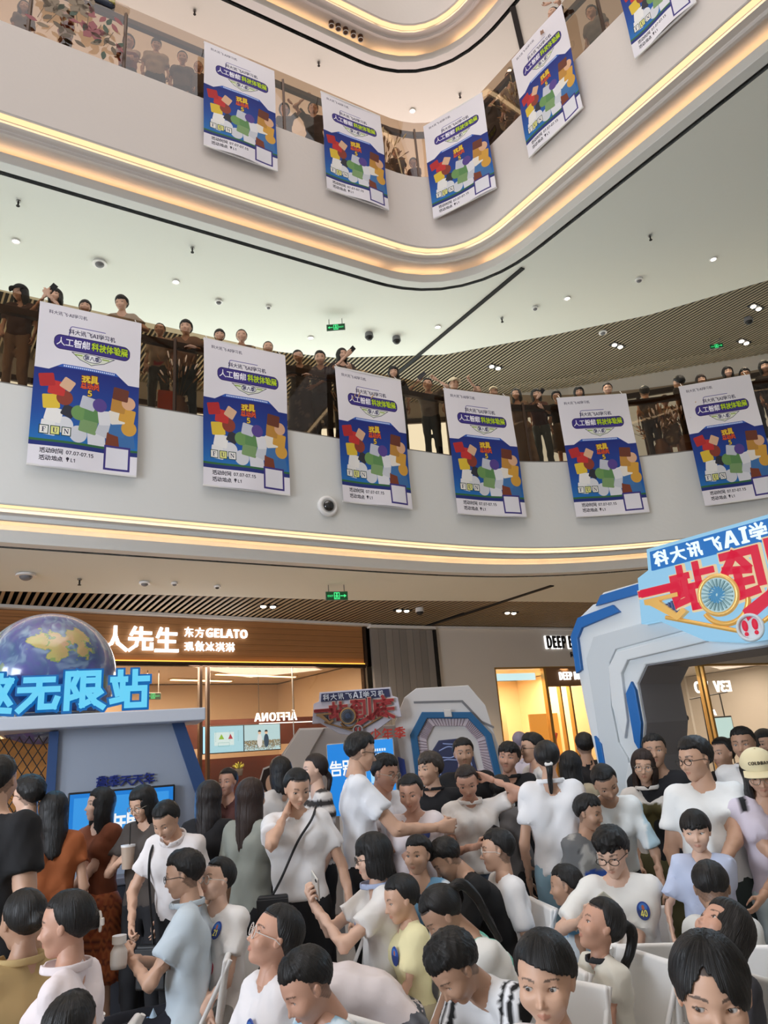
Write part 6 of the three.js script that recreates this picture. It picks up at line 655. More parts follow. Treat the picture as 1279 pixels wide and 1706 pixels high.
{ const o = person({ label: 'woman in white polo with one hand raised to her hair, reading a phone', at: [0.43, 1.44, -5.49], kind: 'w', hair: 'tied', hairc: 0x2a1d17, yaw: 4, head: [-10, 24, 4], skin: 'red', L: [0.0, 0.115, 0.055, [1, -0.45, 0.4], 'relaxed', 'in'], R: 'phone', top: 0xece8e4, collar: 0xece8e4, pants: 0x3f4c5e, hem: -0.03, fat: 1.05 }); phone(o, 'R', 'dark phone held by the woman in the white polo'); }
person({ label: 'heavy set man in a black polo with a small chest emblem, head tilted', at: [0.85, 1.57, -6.34], kind: 'm', hair: 'mop', yaw: -12, head: [-8, -2, -10], fat: 1.3, skin: 'red', top: 0x17171a, collar: 0x17171a, pants: 0x18181c });
person({ label: 'woman in a long sleeved grey top turned away behind the raised elbow', at: [0.74, 1.34, -6.11], kind: 'w', hair: 'lowpony', yaw: 140, top: 0x6d6b6c, sleeve: 1.9, pants: 0x1d1d20 });
person({ label: 'man with dark glasses in profile between two dark haired heads at right', at: [1.06, 1.63, -6.43], kind: 'm', hair: 'short', yaw: -80, specs: 'dark', top: 0xdad6d2, pants: 0x222226 });
person({ label: 'woman in white shirt and pale jeans seen from behind with a tied ponytail', at: [0.94, 1.56, -5.14], kind: 'w', hair: 'lowpony', yaw: 172, head: [0, 3, 0], top: 0xeeeef0, collar: 0xeeeef0, pants: 0x8fb3c6, hem: 0.0, extra: ({ o }) => { part('hair_tie', new THREE.TorusGeometry(0.075, 0.05, 10, 20).rotateX(1.2).translate(0, -0.16, -0.5), cloth(0xe8e4e0), o.hairMesh); } });
person({ label: 'dark haired woman in beige vest behind the woman with the ponytail', at: [1.33, 1.47, -6.27], kind: 'w', hair: 'long', yaw: 150, top: 0xb5a88e, pants: 0x30302e });
person({ label: 'back of a dark head in front of the glowing doorway', at: [1.72, 1.61, -7.39], kind: 'm', hair: 'short', yaw: 180, top: 0x2c2c30, pants: 0x222226 });
person({ label: 'woman in white T-shirt with light blue sleeves bending forward', at: [1.27, 1.39, -5.04], kind: 'w', hair: 'bun', yaw: -4, lean: 20, head: [6, 34, 16], skin: 'tan', sleeve: 0.92, loose: 0.02, top: twoTone(0xeef2f2, 0xb9d3de, 0.2), pants: 0x25252a, L: [0.05, -0.29, 0.1, [1, 0, -1], 'relaxed', 'in'], hem: -0.03 });
person({ label: 'boy in grey patterned T-shirt with a blue and red print looking right', at: [1.12, 1.23, -4.96], kind: 'c', hair: 'short', yaw: 12, head: [38, 12, 0], skin: 'tan', top: (x, y, z) => (z > 0.02 && Math.abs(x) < 0.09 && y > 0.72 && y < 0.98 ? lin(y > 0.9 ? 0x2f4f9c : y > 0.84 ? 0xc8c6c8 : y > 0.77 ? 0xb43a3c : 0xb0a064) : blotch([0x3c3d40, 0x6a6b6c, 0xa3a19c, 0x85847f])(x, y, z)), pants: 0x2a2a2e, hem: 0.1 });
person({ label: 'smiling woman with brown hair, thin glasses and open white blouse over olive', at: [1.7, 1.45, -5.6], kind: 'w', hair: 'shoulder', hairc: 0x2a1a14, yaw: -14, lean: 6, head: [-8, 4, -6], specs: 'metal', skin: 'mid', top: (x, y, z) => (z > 0.04 && Math.abs(x) < 0.075 - Math.max(0, y - 1.3) * 0.3 && y < 1.27 ? lin(0x5a5230) : lin(0xece7e2)), vneck: 1, collar: 0xece7e2, skirt: 0x4f4a2c, L: 'hang', R: 'hang' });
person({ label: 'man in dark top half hidden behind the smiling woman', at: [1.8, 1.55, -5.62], kind: 'm', hair: 'crop', yaw: -20, skin: 'tan', top: 0x212126, pants: 0x1f1f24 });
person({ label: 'big man in white T-shirt and dark glasses with an arm around the little girl', at: [1.65, 1.51, -4.47], kind: 'm', hair: 'short', yaw: -18, head: [-48, 6, 0], specs: 'dark', fat: 1.15, top: 0xeef0ef, hem: 0.03, L: [-0.13, -0.22, 0.25, [1, -0.4, -0.4], 'relaxed', 'in'], R: [0.02, -0.3, 0.06, [1, 0, -1], 'relaxed', 'in'], pants: 0x36403f });
person({ label: 'little girl with fringe in a pale blue top held by the big man', at: [1.47, 1.17, -4.16], kind: 'c', hair: 'fringepony', yaw: -18, head: [-6, 4, 0], gaze: [-25, 0], skin: 'fair', top: 0xc3cee8, sleeve: 0.7, skirt: 0xc3cee8, L: 'fold', R: [0.06, -0.26, 0.14, [1, 0, -1], 'relaxed', 'in'], hh: 0.195 });
person({ label: 'woman in black with tied hair in profile behind the big man', at: [2.37, 1.49, -5.85], kind: 'w', hair: 'tied', yaw: -65, top: 0x1b1b1e, pants: 0x222226 });
person({ label: 'man with cropped hair in a white polo shirt at far right', at: [2.39, 1.55, -5.51], kind: 'm', hair: 'crop', yaw: -30, head: [-8, 3, 0], skin: 'tan', top: 0xe8e8e8, collar: 0xe8e8e8, pants: 0x2b2b30 });
person({ label: 'dark haired person in shade behind the cap at the right edge', at: [2.94, 1.52, -6.36], kind: 'w', hair: 'shoulder', yaw: -20, top: 0x26262a, pants: 0x222226 });
person({ label: 'woman in cream cap and lilac T-shirt with black backpack straps', at: [1.89, 1.42, -4.24], kind: 'w', hair: 'shoulder', cap: 0xe8dcb4, yaw: -16, head: [-4, 20, 0], specs: 'metal', L: 'fold', R: 'fold', top: (x, y, z) => (y > 1.3 && Math.abs(Math.abs(x) - 0.115) < 0.022 ? lin(0x15151a) : lin(0xd9d0de)), pants: 0xc2d2d6, hem: -0.02, extra: ({ o }) => { part('cap_lettering', textGeo('COLDBANG', 0.075, 0.02).translate(-0.24, 0, 0).rotateX(-0.45).translate(0, 0.37, 0.385), M.dark, o.capMesh); } });
person({ label: 'woman in black with loose long hair seen from behind, left of the grey T-shirt', at: [-1.35, 1.47, -5.43], kind: 'w', hair: 'long', hairc: 0x1c1210, yaw: 165, top: 0x17161a, sleeve: 1.8, skirt: 0x17161a, skirtTo: 0.15, fat: 1.15 });
person({ label: 'woman eating in the shade behind the long haired women', at: [-1.51, 1.55, -6.67], kind: 'w', hair: 'tied', yaw: -15, R: 'cup', skin: 'red', top: 0x54302c, pants: 0x222226 });
person({ label: 'brown haired woman in greenish grey T-shirt seen from behind', at: [-0.99, 1.47, -5.06], kind: 'w', hair: 'long', hairc: 0x2e1c14, yaw: 150, top: 0x9ca097, pants: 0x17171b, L: 'hang', R: 'phone' });
person({ label: 'dark haired woman holding a phone behind the woman touching her neck', at: [-1.01, 1.6, -6.34], kind: 'w', hair: 'shoulder', yaw: -140, top: 0xcfc9c4, pants: 0x222226, R: 'phone' });
person({ label: 'woman with low ponytail in a striped top carrying a black backpack', at: [-0.68, 1.6, -5.91], kind: 'w', hair: 'lowpony', hairc: 0x241815, yaw: -70, skin: 'fair', top: stripes(0xe3dcd6, 0x35302e, 11), pants: 0x222226 });
person({ label: 'bald headed man in a pale top far behind by the shop glass', at: [1.3, 1.69, -8.62], kind: 'm', hair: 'crop', hairc: 0x8d8494, yaw: 180, top: 0xcfc6d0, pants: 0x333338 });

// ---------- people sitting on the white folding chairs ----------
{ const o = seated({ label: 'chubby boy with glasses and pale blue shirt drinking, in profile', at: [-1.19, 1.15, -4.22], kind: 'c', hh: 0.222, hair: 'short', yaw: -82, head: [0, 8, 0], specs: 'dark', fat: 1.12, R: 'cup', L: 'cup', top: 0xc9d5dd, collar: 0xc9d5dd, pants: 0x191b26 }, 'white folding chair under the chubby boy with glasses'); const h = o.hand('R'), t = thing('water_bottle', 'pale bottle held between the boy and the leaning woman', 'bottle', h.palm.toArray()); part('bottle', new THREE.LatheGeometry([[0, 0], [0.036, 0], [0.04, 0.02], [0.04, 0.07], [0.03, 0.09], [0.024, 0.1], [0.024, 0.11]].map((p) => new THREE.Vector2(...p)), 24).translate(0, -0.04, 0), std(0xd9cfc6, 0.3), t); part('cap', cyl(0.034, 0.035, 0, 0.085, 0, 20), std(0xe8dfd6, 0.4), t); }
const g21 = seated({ label: 'thin girl with round glasses and badge 21 looking up, hands in her lap', at: [-1.04, 1.1, -4.34], kind: 'c', hh: 0.205, hair: 'tied', yaw: -28, head: [-18, -10, 0], specs: 'clear', skin: 'fair', L: 'lap', R: 'fold', top: 0xefece9, badge: '21', badgeAt: [0.04, 0.03], pants: 0x9d9c98, extra: ({ onChest }) => { const red = cloth(0xb8324a); for (const [a, s] of [[-0.028, 1], [0.012, -1]]) { const m = onChest(s > 0 ? 'apple_print' : 'apple_print_001', new THREE.SphereGeometry(0.026, 16, 12).scale(0.85, 1.25, 0.12), red, a, -0.075, 0.002); m.rotateZ(-s * 0.15); } onChest('printed_word', textGeo('Sweet', 0.022, 0.001), cloth(0x33302e), -0.045, 0.005, 0.004); } }, 'white folding chair with the girl wearing badge 21');
{ const t = thing('snack_bag', 'crumpled blue and white plastic bag on the girl\'s lap', 'bag', [g21.base[0] - 0.26, 0.47, g21.base[2] + 0.24], 0.4); const g = new THREE.IcosahedronGeometry(0.085, 4), p = g.attributes.position; for (let i = 0; i < p.count; i++) { const x = p.getX(i), y = p.getY(i), z = p.getZ(i), k = 1 + 0.12 * Math.sin(x * 80) * Math.sin(y * 70 + z * 50); p.setXYZ(i, x * 1.1 * k, y * 0.95 * k, z * 0.7 * k); } g.computeVertexNormals(); const c = []; for (let i = 0; i < p.count; i++) c.push(...lin(Math.sin(p.getY(i) * 90 + p.getX(i) * 40) > 0.1 ? 0x2f6fae : 0xcfe0ec)); g.setAttribute('color', new THREE.Float32BufferAttribute(c, 3)); part('bag', g, new THREE.MeshPhysicalMaterial({ color: 0xffffff, vertexColors: true, roughness: 0.25, clearcoat: 0.6 }), t); part('twist', new THREE.ConeGeometry(0.03, 0.06, 10).translate(0, 0.09, 0), std(0xb9d2e6, 0.3), t); }
seated({ label: 'woman in white blouse with hair clipped up, sharp profile at lower left', at: [-1.3, 1.15, -3.06], kind: 'w', hair: 'bun', yaw: -84, head: [0, 2, 0], skin: 'red', top: 0xe7dcdd, collar: 0xe7dcdd, pants: 0x1a1a1e, extra: ({ o }) => { part('hair_clip', merge([new THREE.TorusGeometry(0.15, 0.022, 8, 18).scale(0.45, 1, 1).rotateY(0.5).translate(0.02, -0.02, -0.58), rbox(0.07, 0.12, 0.05, 0.015, 0.08, -0.02, -0.64)]), std(0xd8cfc6, 0.3), o.hairMesh); } }, 'white folding chair behind the woman in the white blouse');
seated({ label: 'person in a tan shirt with pinned up dark hair at the lower left edge', at: [-1.57, 1.14, -3.28], kind: 'w', hair: 'bun', yaw: -118, head: [-4, 2, 0], skin: 'tan', top: 0xb59c6c, collar: 0xb59c6c, pants: 0x2a2620, badge: ' ', badgeAt: [0.07, -0.02], fat: 1.08 }, 'white folding chair under the person in the tan shirt');
seated({ label: 'dark cropped head rising at the bottom edge, seen from behind', at: [-1.04, 0.95, -2.53], kind: 'c', hair: 'crop', yaw: 170, top: 0x2a2a2e, pants: 0x222226 }, 'white folding chair below the dark head at the bottom edge');
{ const o = seated({ label: 'schoolgirl with glasses and blue collar holding up a phone in both hands', at: [-0.21, 1.15, -4.33], kind: 'w', hh: 0.212, hair: 'bob', yaw: -74, head: [-4, 6, 0], specs: 'dark', skin: 'fair', R: 'high', L: 'high', top: 0xe8e5e1, collar: 0xaab6d4, badge: ' ', badgeAt: [0.06, -0.01], skirt: 0x4d5158 }, 'white folding chair under the schoolgirl with the phone'); phone(o, 'R', 'pale phone held up by the schoolgirl with glasses', 0xcfcac2); }
{ const o = seated({ label: 'girl in a puffed pale yellow blouse looking down at her lap', at: [-0.07, 0.97, -4.14], kind: 'w', hh: 0.21, hair: 'lowpony', yaw: -68, head: [0, 12, 0], R: 'lap', L: 'lap', puff: 1, sleeve: 0.7, top: 0xebe2b2, skirt: 0xb8ad90, badge: ' ', badgeAt: [0.05, 0] }, 'white folding chair under the girl in the yellow blouse'); phone(o, 'L', 'phone in the lap of the girl in the yellow blouse', 0xb9b4ae); }
seated({ label: 'boy in a blue and white jersey facing forward between the seats', at: [0.04, 1.1, -4.66], kind: 'c', hair: 'short', yaw: -22, head: [-8, -4, 0], top: twoTone(0x6fa0c2, 0xdfe8ee, 0.14), pants: 0x2a3550 }, 'white folding chair under the boy in the blue jersey');
seated({ label: 'boy in a black T-shirt with his head bowed low', at: [0.2, 1.06, -4.73], kind: 'm', hh: 0.215, hair: 'short', yaw: -82, lean: 26, head: [0, 40, 0], top: 0x131315, pants: 0x1d1d22, R: 'lap', L: 'lap' }, 'white folding chair behind the boy in black');
seated({ label: 'man with cropped hair and clear glasses in a white T-shirt, looking left', at: [0.51, 1.08, -4.8], kind: 'm', hair: 'crop', yaw: -78, head: [-16, 0, 0], specs: 'clear', skin: 'mid', top: 0xedecec, loose: 0.018, sleeve: 0.8, badge: ' ', badgeAt: [0.07, 0], pants: 0x77777c }, 'white folding chair behind the man with cropped hair and clear glasses');
seated({ label: 'small boy in a blue and white tank top seen from the side', at: [0.82, 0.92, -4.46], kind: 'c', hair: 'crop', yaw: -98, head: [-6, 2, 0], hh: 0.2, skin: 'tan', sleeve: 0.1, top: blotch([0x2f7fc0, 0xdfe8ee, 0x6fb0dc, 0xe8ecef], 7), pants: 0x2a4a80 }, 'white folding chair under the small boy in the tank top');
{ const o = seated({ label: 'young man with round dark glasses and badge 40 reading his phone', at: [1.05, 1.09, -4.27], kind: 'm', hair: 'mop', yaw: -16, head: [-18, 22, 0], specs: 'dark', skin: 'fair', R: [0.02, -0.05, 0.19, [1, -0.8, 0], 'grip', 'face'], L: 'fold', top: 0xebeae5, loose: 0.014, sleeve: 0.8, badge: '40', badgeAt: [0.06, 0.0], pants: 0x55565c }, 'white folding chair under the young man with badge 40'); phone(o, 'R', 'pale patterned phone of the young man with badge 40', 0xbdb9a8); }
seated({ label: 'man in white T-shirt seen from behind with his head lowered', at: [1.4, 0.95, -3.9], kind: 'm', hair: 'crop', yaw: 165, lean: 10, head: [0, 24, 0], skin: 'tan', top: 0xe4e7e6, loose: 0.014, sleeve: 0.8, pants: 0x3c3c42, R: 'lap', L: 'lap', fat: 1.1 }, 'white folding chair in front of the man seen from behind');
seated({ label: 'girl with a fringe tipping her head far back to look up', at: [1.11, 0.96, -3.07], kind: 'c', hh: 0.21, hair: 'shoulder', yaw: -66, head: [-16, -48, 12], skin: 'red', top: 0x3a3a40, pants: 0x2a2a30, L: 'lap', R: 'fold' }, 'white folding chair under the girl looking up');
seated({ label: 'girl close to the camera at the lower right with loose strands on her forehead', at: [0.62, 1.12, -1.84], kind: 'w', hh: 0.212, hair: 'wisps', yaw: -12, head: [-6, 10, 0], gaze: [-18, 4], skin: 'mid', top: 0xe4e0dc, pants: 0x2c2c30 });
seated({ label: 'girl with a long ponytail and badge 30 lifting her face to the left', at: [0.77, 0.91, -3.53], kind: 'c', hh: 0.208, hair: 'pony', yaw: -68, head: [-14, -24, 0], skin: 'red', top: 0xe9e5d8, collar: 0x2c2c30, badge: '30', badgeAt: [0.03, -0.01], sleeve: 0.5, pants: 0x2a2a30, L: 'lap', R: 'lap' }, 'white folding chair under the girl with the long ponytail');
seated({ label: 'girl close to the camera with hair swept to one side, gazing past it', at: [0.33, 1.06, -2.26], kind: 'c', hh: 0.212, hair: 'swept', yaw: -20, head: [-2, 4, 0], gaze: [-10, 5], skin: 'mid', top: 0xe7e3e4, pants: 0x2c2c30 });
seated({ label: 'boy with badge 31 in a black and white striped sports shirt, bent over', at: [0.12, 0.94, -2.94], kind: 'c', hh: 0.218, hair: 'short', yaw: -46, lean: 34, head: [-14, 44, 0], skin: 'tan', sleeve: 0.9, top: (x, y, z) => { const a = Math.abs(x); return a > 0.1 ? (Math.abs(a - 0.128) < 0.009 || Math.abs(a - 0.16) < 0.009 ? lin(0xe8e8ea) : lin(0x141416)) : lin(z < -0.02 ? 0x141416 : 0xdededf); }, extra: ({ onChest }) => { onChest('sleeve_letters', textGeo('QW', 0.04, 0.001), cloth(0xe8e8ea), 0.085, -0.045, 0.004); }, badge: '31', badgeAt: [0.045, -0.03], pants: 0x2a1d1c, L: 'lap', R: 'lap' }, 'white folding chair behind the boy with badge 31');
seated({ label: 'girl with a green hair tie bowing so her ponytail sweeps over her shoulder', at: [0.11, 1.01, -3.46], kind: 'w', hh: 0.21, hair: 'pony', yaw: -78, lean: 26, head: [0, 40, 0], skin: 'tan', extra: ({ o }) => { part('hair_tie', new THREE.TorusGeometry(0.06, 0.035, 10, 20).rotateX(0.5).translate(0, 0.175, -0.5), cloth(0x8fc49a), o.hairMesh); }, top: (x, y, z) => (Math.abs(x) > 0.07 && Math.abs(x) < 0.11 ? lin(0x6fc2ae) : lin(0xe6e4de)), pants: 0x33343a, L: 'lap', R: 'lap' }, 'white folding chair behind the girl with the green hair tie');
seated({ label: 'person in a white shirt folded forward with head hidden behind the girl', at: [-0.64, 0.82, -3.93], kind: 'm', hair: 'short', yaw: -88, lean: 66, head: [0, 70, 0], S: 1.62, top: 0xe9dfdf, pants: plaid(0x55585f, 0x74777e, 0x3c3f46), hem: 0.02, L: 'lap', R: 'lap' }, 'white folding chair under the person folded forward');
seated({ label: 'round faced girl with clear glasses and badge 23 staring upward', at: [-0.53, 1.05, -3.09], kind: 'c', hh: 0.212, hair: 'tied', yaw: -56, head: [-14, -24, 0], specs: 'clear', skin: 'red', fat: 1.15, top: 0xe6e2e3, badge: '23', badgeAt: [0.05, 0], pants: 0x77777c, L: 'lap', R: 'lap' }, 'white folding chair under the girl with badge 23');
seated({ label: 'boy with short cropped hair looking down, nearest in the middle', at: [-0.38, 0.95, -2.82], kind: 'c', hh: 0.216, hair: 'crop', yaw: -46, head: [-14, 30, 0], skin: 'red', top: blotch([0xe6ecee, 0xd2e2ea, 0x9fc4d8, 0xe9eef0], 6), pants: 0x2c3c50, L: 'lap', R: 'lap' }, 'white folding chair with tall back behind the boy with cropped hair');
chair(...((p) => [p[0], p[2]])([1.1, 0.77, -3.93]), 168, 'empty white folding chair between badge 40 and the man seen from behind');
chair(...((p) => [p[0], p[2]])([-0.42, 1.11, -4.5]), -70, 'empty white folding chair beside the woman with the crossbody bag');

// ---------- people behind the balustrades ----------
const up = (o) => person({ floor: 6, S: undefined, ...o });
[
  { label: 'person in wide black hat and brown top at far left of the second floor', at: [-4.31, 7.46, -7.79], kind: 'w', hair: 'long', cap: 0x18181a, yaw: 15, head: [-30, 10, 0], top: 0x4a3026, pants: 0x8f7866 },
  { label: 'second floor woman with dark bob filming over the first banner', at: [-3.98, 7.54, -8.02], kind: 'w', hair: 'bob', yaw: 10, R: 'high', L: 'high', top: 0x3a2a26, pants: 0x2a2420, ph: 'R' },
  { label: 'head just showing above the middle of the first banner', at: [-3.67, 7.48, -8.21], kind: 'c', hair: 'bowl', yaw: 20, top: 0x8d7c6c, pants: 0x33302c },
  { label: 'second floor person with short dark bob leaning on the rail over the first banner', at: [-3.28, 7.65, -8.43], kind: 'w', hair: 'mop', yaw: 10, head: [-10, 15, 0], R: 'rail', L: 'rail', top: 0x9a8a78, pants: 0x33302c },
  { label: 'second floor girl in pale printed T-shirt and grey jeans behind the glass', at: [-2.85, 7.38, -8.71], kind: 'c', hair: 'tied', yaw: 5, top: (x, y, z) => (z > 0.03 && Math.abs(x) < 0.06 && y > 0.82 && y < 0.88 ? lin(0xc0485a) : lin(0xb9a68e)), pants: 0x5c6468 },
  { label: 'second floor man in brown top above the dried flowers', at: [-2.55, 7.51, -8.91], kind: 'm', hair: 'mop', yaw: 5, R: 'rail', L: 'rail', top: 0x8a7060, pants: 0x2e4048, skin: 'mid' },
  { label: 'dark hair peeking over the left corner of the second banner', at: [-2.14, 7.51, -9.17], kind: 'c', hair: 'bowl', yaw: 15, top: 0x443830, pants: 0x33302c },
  { label: 'second floor woman with tied hair above the middle of the second banner', at: [-1.86, 7.58, -9.34], kind: 'w', hair: 'tied', yaw: 10, top: 0x6a5a4e, pants: 0x33302c },
  { label: 'head just above the right half of the second banner', at: [-1.51, 7.48, -9.54], kind: 'c', hair: 'tied', yaw: 15, top: 0x5a4a40, pants: 0x33302c },
  { label: 'second floor woman in dark floral dress leaning her arms on the rail', at: [-1.1, 7.43, -9.78], kind: 'w', hair: 'tied', yaw: 5, head: [0, 15, 10], R: 'rail', L: 'rail', top: blotch([0x26221f, 0x39322c, 0x6d6258], 14), skirt: blotch([0x26221f, 0x2f2924, 0x6d6258], 14), skirtTo: 0.05 },
  { label: 'second floor man in dark T-shirt with folded arms left of the third banner', at: [-0.79, 7.49, -9.97], kind: 'm', hair: 'short', yaw: 5, head: [0, 12, 0], R: 'rail', L: 'fold', top: 0x39302c, pants: 0x2c2826 },
  { label: 'second floor woman with long dark hair and raised phone above the third banner', at: [-0.46, 7.64, -10.18], kind: 'w', hair: 'long', yaw: 20, head: [10, 5, 0], R: 'high', L: 'phone', top: 0x3a2f2c, pants: 0x2c2826, ph: 'R' },
  { label: 'dark haired head at the right corner of the third banner', at: [0.33, 7.52, -10.66], kind: 'w', hair: 'bob', yaw: 0, R: 'rail', top: 0x1d1a1a, pants: 0x222222 },
  { label: 'second floor person in grey T-shirt holding a phone high with both hands', at: [0.88, 7.41, -10.95], kind: 'm', hair: 'short', yaw: -5, R: 'up', L: 'up', top: 0x77706a, pants: 0x1c1c1c, ph: 'R' },
  { label: 'second floor person in pale cap with an arm raised, left end of the fourth banner', at: [1.34, 7.51, -11.2], kind: 'm', hair: 'crop', cap: 0xe4d8b8, yaw: 30, L: 'up', top: 0x3c3634, pants: 0x222222 },
  { label: 'small head between the two pale caps', at: [1.75, 7.46, -11.39], kind: 'c', hair: 'tied', yaw: 0, top: 0x6a5a50, pants: 0x222222 },
  { label: 'second floor person in pale cap over the right half of the fourth banner', at: [2.04, 7.44, -11.47], kind: 'c', hair: 'crop', cap: 0xded2b2, yaw: -10, top: 0x8d8070, pants: 0x222222 },
  { label: 'second floor woman with shoulder length hair in a pale brown dress', at: [2.44, 7.42, -11.58], kind: 'w', hair: 'shoulder', yaw: -20, top: 0x8c7a6c, skirt: 0x9a8a7c, skirtTo: 0.06 },
  { label: 'second floor person in maroon top and blue jeans looking at a phone', at: [2.8, 7.42, -11.65], kind: 'w', hair: 'bob', yaw: -5, R: 'high', L: 'phone', top: 0x4a2024, pants: 0x5c6c76, ph: 'R' },
  { label: 'dark curly head beside the left corner of the fifth banner', at: [3.16, 7.38, -11.71], kind: 'c', hair: 'curl', yaw: -10, top: 0x2a2628, skirt: 0x6a625a },
  { label: 'face above the left half of the fifth banner', at: [3.57, 7.44, -11.74], kind: 'w', hair: 'bob', yaw: -10, top: 0x4c4440, pants: 0x222222 },
  { label: 'face above the right half of the fifth banner', at: [4.08, 7.46, -11.74], kind: 'm', hair: 'short', yaw: -15, top: 0x4c4440, pants: 0x222222 },
  { label: 'second floor person in grey vest facing away right of the fifth banner', at: [4.69, 7.32, -11.7], kind: 'm', hair: 'short', yaw: 170, top: 0x77706a, sleeve: 0.1, pants: 0x3a3a3c },
  { label: 'second floor woman with brown ponytail in a patterned dress beside dried flowers', at: [4.99, 7.12, -11.66], kind: 'w', hair: 'lowpony', hairc: 0x4a3020, yaw: -20, top: blotch([0xb09c7a, 0x7c6a50, 0xcabb98], 10), skirt: blotch([0xb09c7a, 0x7c6a50, 0xcabb98], 10) },
  { label: 'dark cropped head above the left corner of the sixth banner', at: [5.28, 7.43, -11.63], kind: 'm', hair: 'mop', yaw: -150, top: 0x2a2628, pants: 0x222222 },
  { label: 'brown haired face above the left half of the sixth banner', at: [5.65, 7.41, -11.58], kind: 'w', hair: 'bob', hairc: 0x2c1c16, yaw: -15, top: 0x4c4440, pants: 0x222222 },
  { label: 'woman with dark bob standing tall above the middle of the sixth banner', at: [6.07, 7.46, -11.45], kind: 'w', hair: 'bob', yaw: -15, top: 0x3a3432, pants: 0x222222 },
  { label: 'person with glasses and a glowing phone over the right half of the sixth banner', at: [6.31, 7.35, -11.37], kind: 'm', hair: 'mop', specs: 'metal', yaw: -15, top: 0x3a3432, pants: 0x222222 },
  { label: 'dark haired person at the right edge of the second floor', at: [6.6, 7.41, -11.26], kind: 'w', hair: 'bob', yaw: -20, top: 0x2c2a2c, pants: 0x222222 },
].forEach((o) => { const p = up(o); if (o.ph) phone(p, o.ph, 'phone held by the ' + o.label.replace(/^second floor /, '').split(' ').slice(0, 7).join(' ')); });
[
  { label: 'third floor person with brown hair at the very top left', at: [-4.55, 12.14, -7.64], kind: 'w', hair: 'shoulder', hairc: 0x3a2218, yaw: 25, top: 0x7a6a5c, pants: 0x33302c },
  { label: 'third floor woman with bun in a floral green and red top', at: [-4.09, 12.3, -7.93], kind: 'w', hair: 'topbun', hairc: 0x30201a, yaw: -50, skin: 'tan', top: blotch([0x5a6048, 0x8a4038, 0xb0a488, 0x48503c], 10), pants: 0x33302c },
  { label: 'third floor man in white and red T-shirt sitting against the glass', at: [-3.33, 12.3, -8.4], kind: 'm', hair: 'mop', yaw: 20, skin: 'red', top: (x, y) => lin(y > 1.05 ? 0xb9a898 : 0x8a3a34), pants: 0x2a2422, R: 'fold', L: 'fold' },
  { label: 'third floor boy looking down with dark knees drawn up', at: [-2.98, 12.47, -8.62], kind: 'c', hair: 'bowl', yaw: 20, head: [5, 25, 0], top: 0xa8947c, pants: 0x1a1716 },
  { label: 'third floor person in grey brown top bending over left of the first banner', at: [-2.63, 12.41, -8.83], kind: 'w', hair: 'tied', yaw: 15, head: [0, 25, 0], top: 0x5a4c44, pants: 0x2a2624 },
  { label: 'third floor child pressed beside the edge of the first banner', at: [-2.41, 12.36, -8.97], kind: 'c', hair: 'tied', yaw: 15, top: 0x54463e, pants: 0x2a2624 },
  { label: 'third floor person raising a hand right of the first banner', at: [-1.15, 12.18, -9.75], kind: 'w', hair: 'curl', yaw: 10, L: 'up', top: 0x4c3c32, pants: 0x2a2420 },
  { label: 'dark third floor person left of the corner banner pair', at: [-0.68, 12.47, -10.04], kind: 'm', hair: 'mop', yaw: 10, top: 0x33282a, pants: 0x2a2420, R: 'up' },
  { label: 'third floor person crouching low at the rounded corner', at: [0.74, 12.14, -10.84], kind: 'c', hair: 'tied', hairc: 0x30221a, yaw: 0, top: 0x5c4a3c, pants: 0x3a302a },
  { label: 'third floor child beside the crouching person at the corner', at: [1.04, 11.94, -10.91], kind: 'c', hair: 'bowl', yaw: -10, top: 0x6c4238, pants: 0x3a302a },
  { label: 'third floor woman in dark dress right of the corner banner', at: [2.51, 12.77, -10.34], kind: 'w', hair: 'topbun', yaw: -30, top: 0x2c2826, skirt: 0x2c2826, skirtTo: 0.1 },
  { label: 'third floor person in a light brown top beside the fourth banner', at: [2.79, 12.77, -9.99], kind: 'w', hair: 'shoulder', yaw: -40, top: 0xa08a6c, pants: 0x5c5042 },
  { label: 'third floor woman leaning an arm over the rail above the fourth banner', at: [3.2, 12.29, -8.48], kind: 'w', hair: 'tied', yaw: -60, L: 'up', R: 'rail', top: 0x3a302c, pants: 0x2a2420 },
  { label: 'third floor person in grey and teal right of the fourth banner', at: [3.82, 12.35, -8.56], kind: 'm', hair: 'mop', yaw: -45, top: 0x77726a, pants: 0x4c5650 },
].forEach((o) => person({ ...o, floor: 11 }));
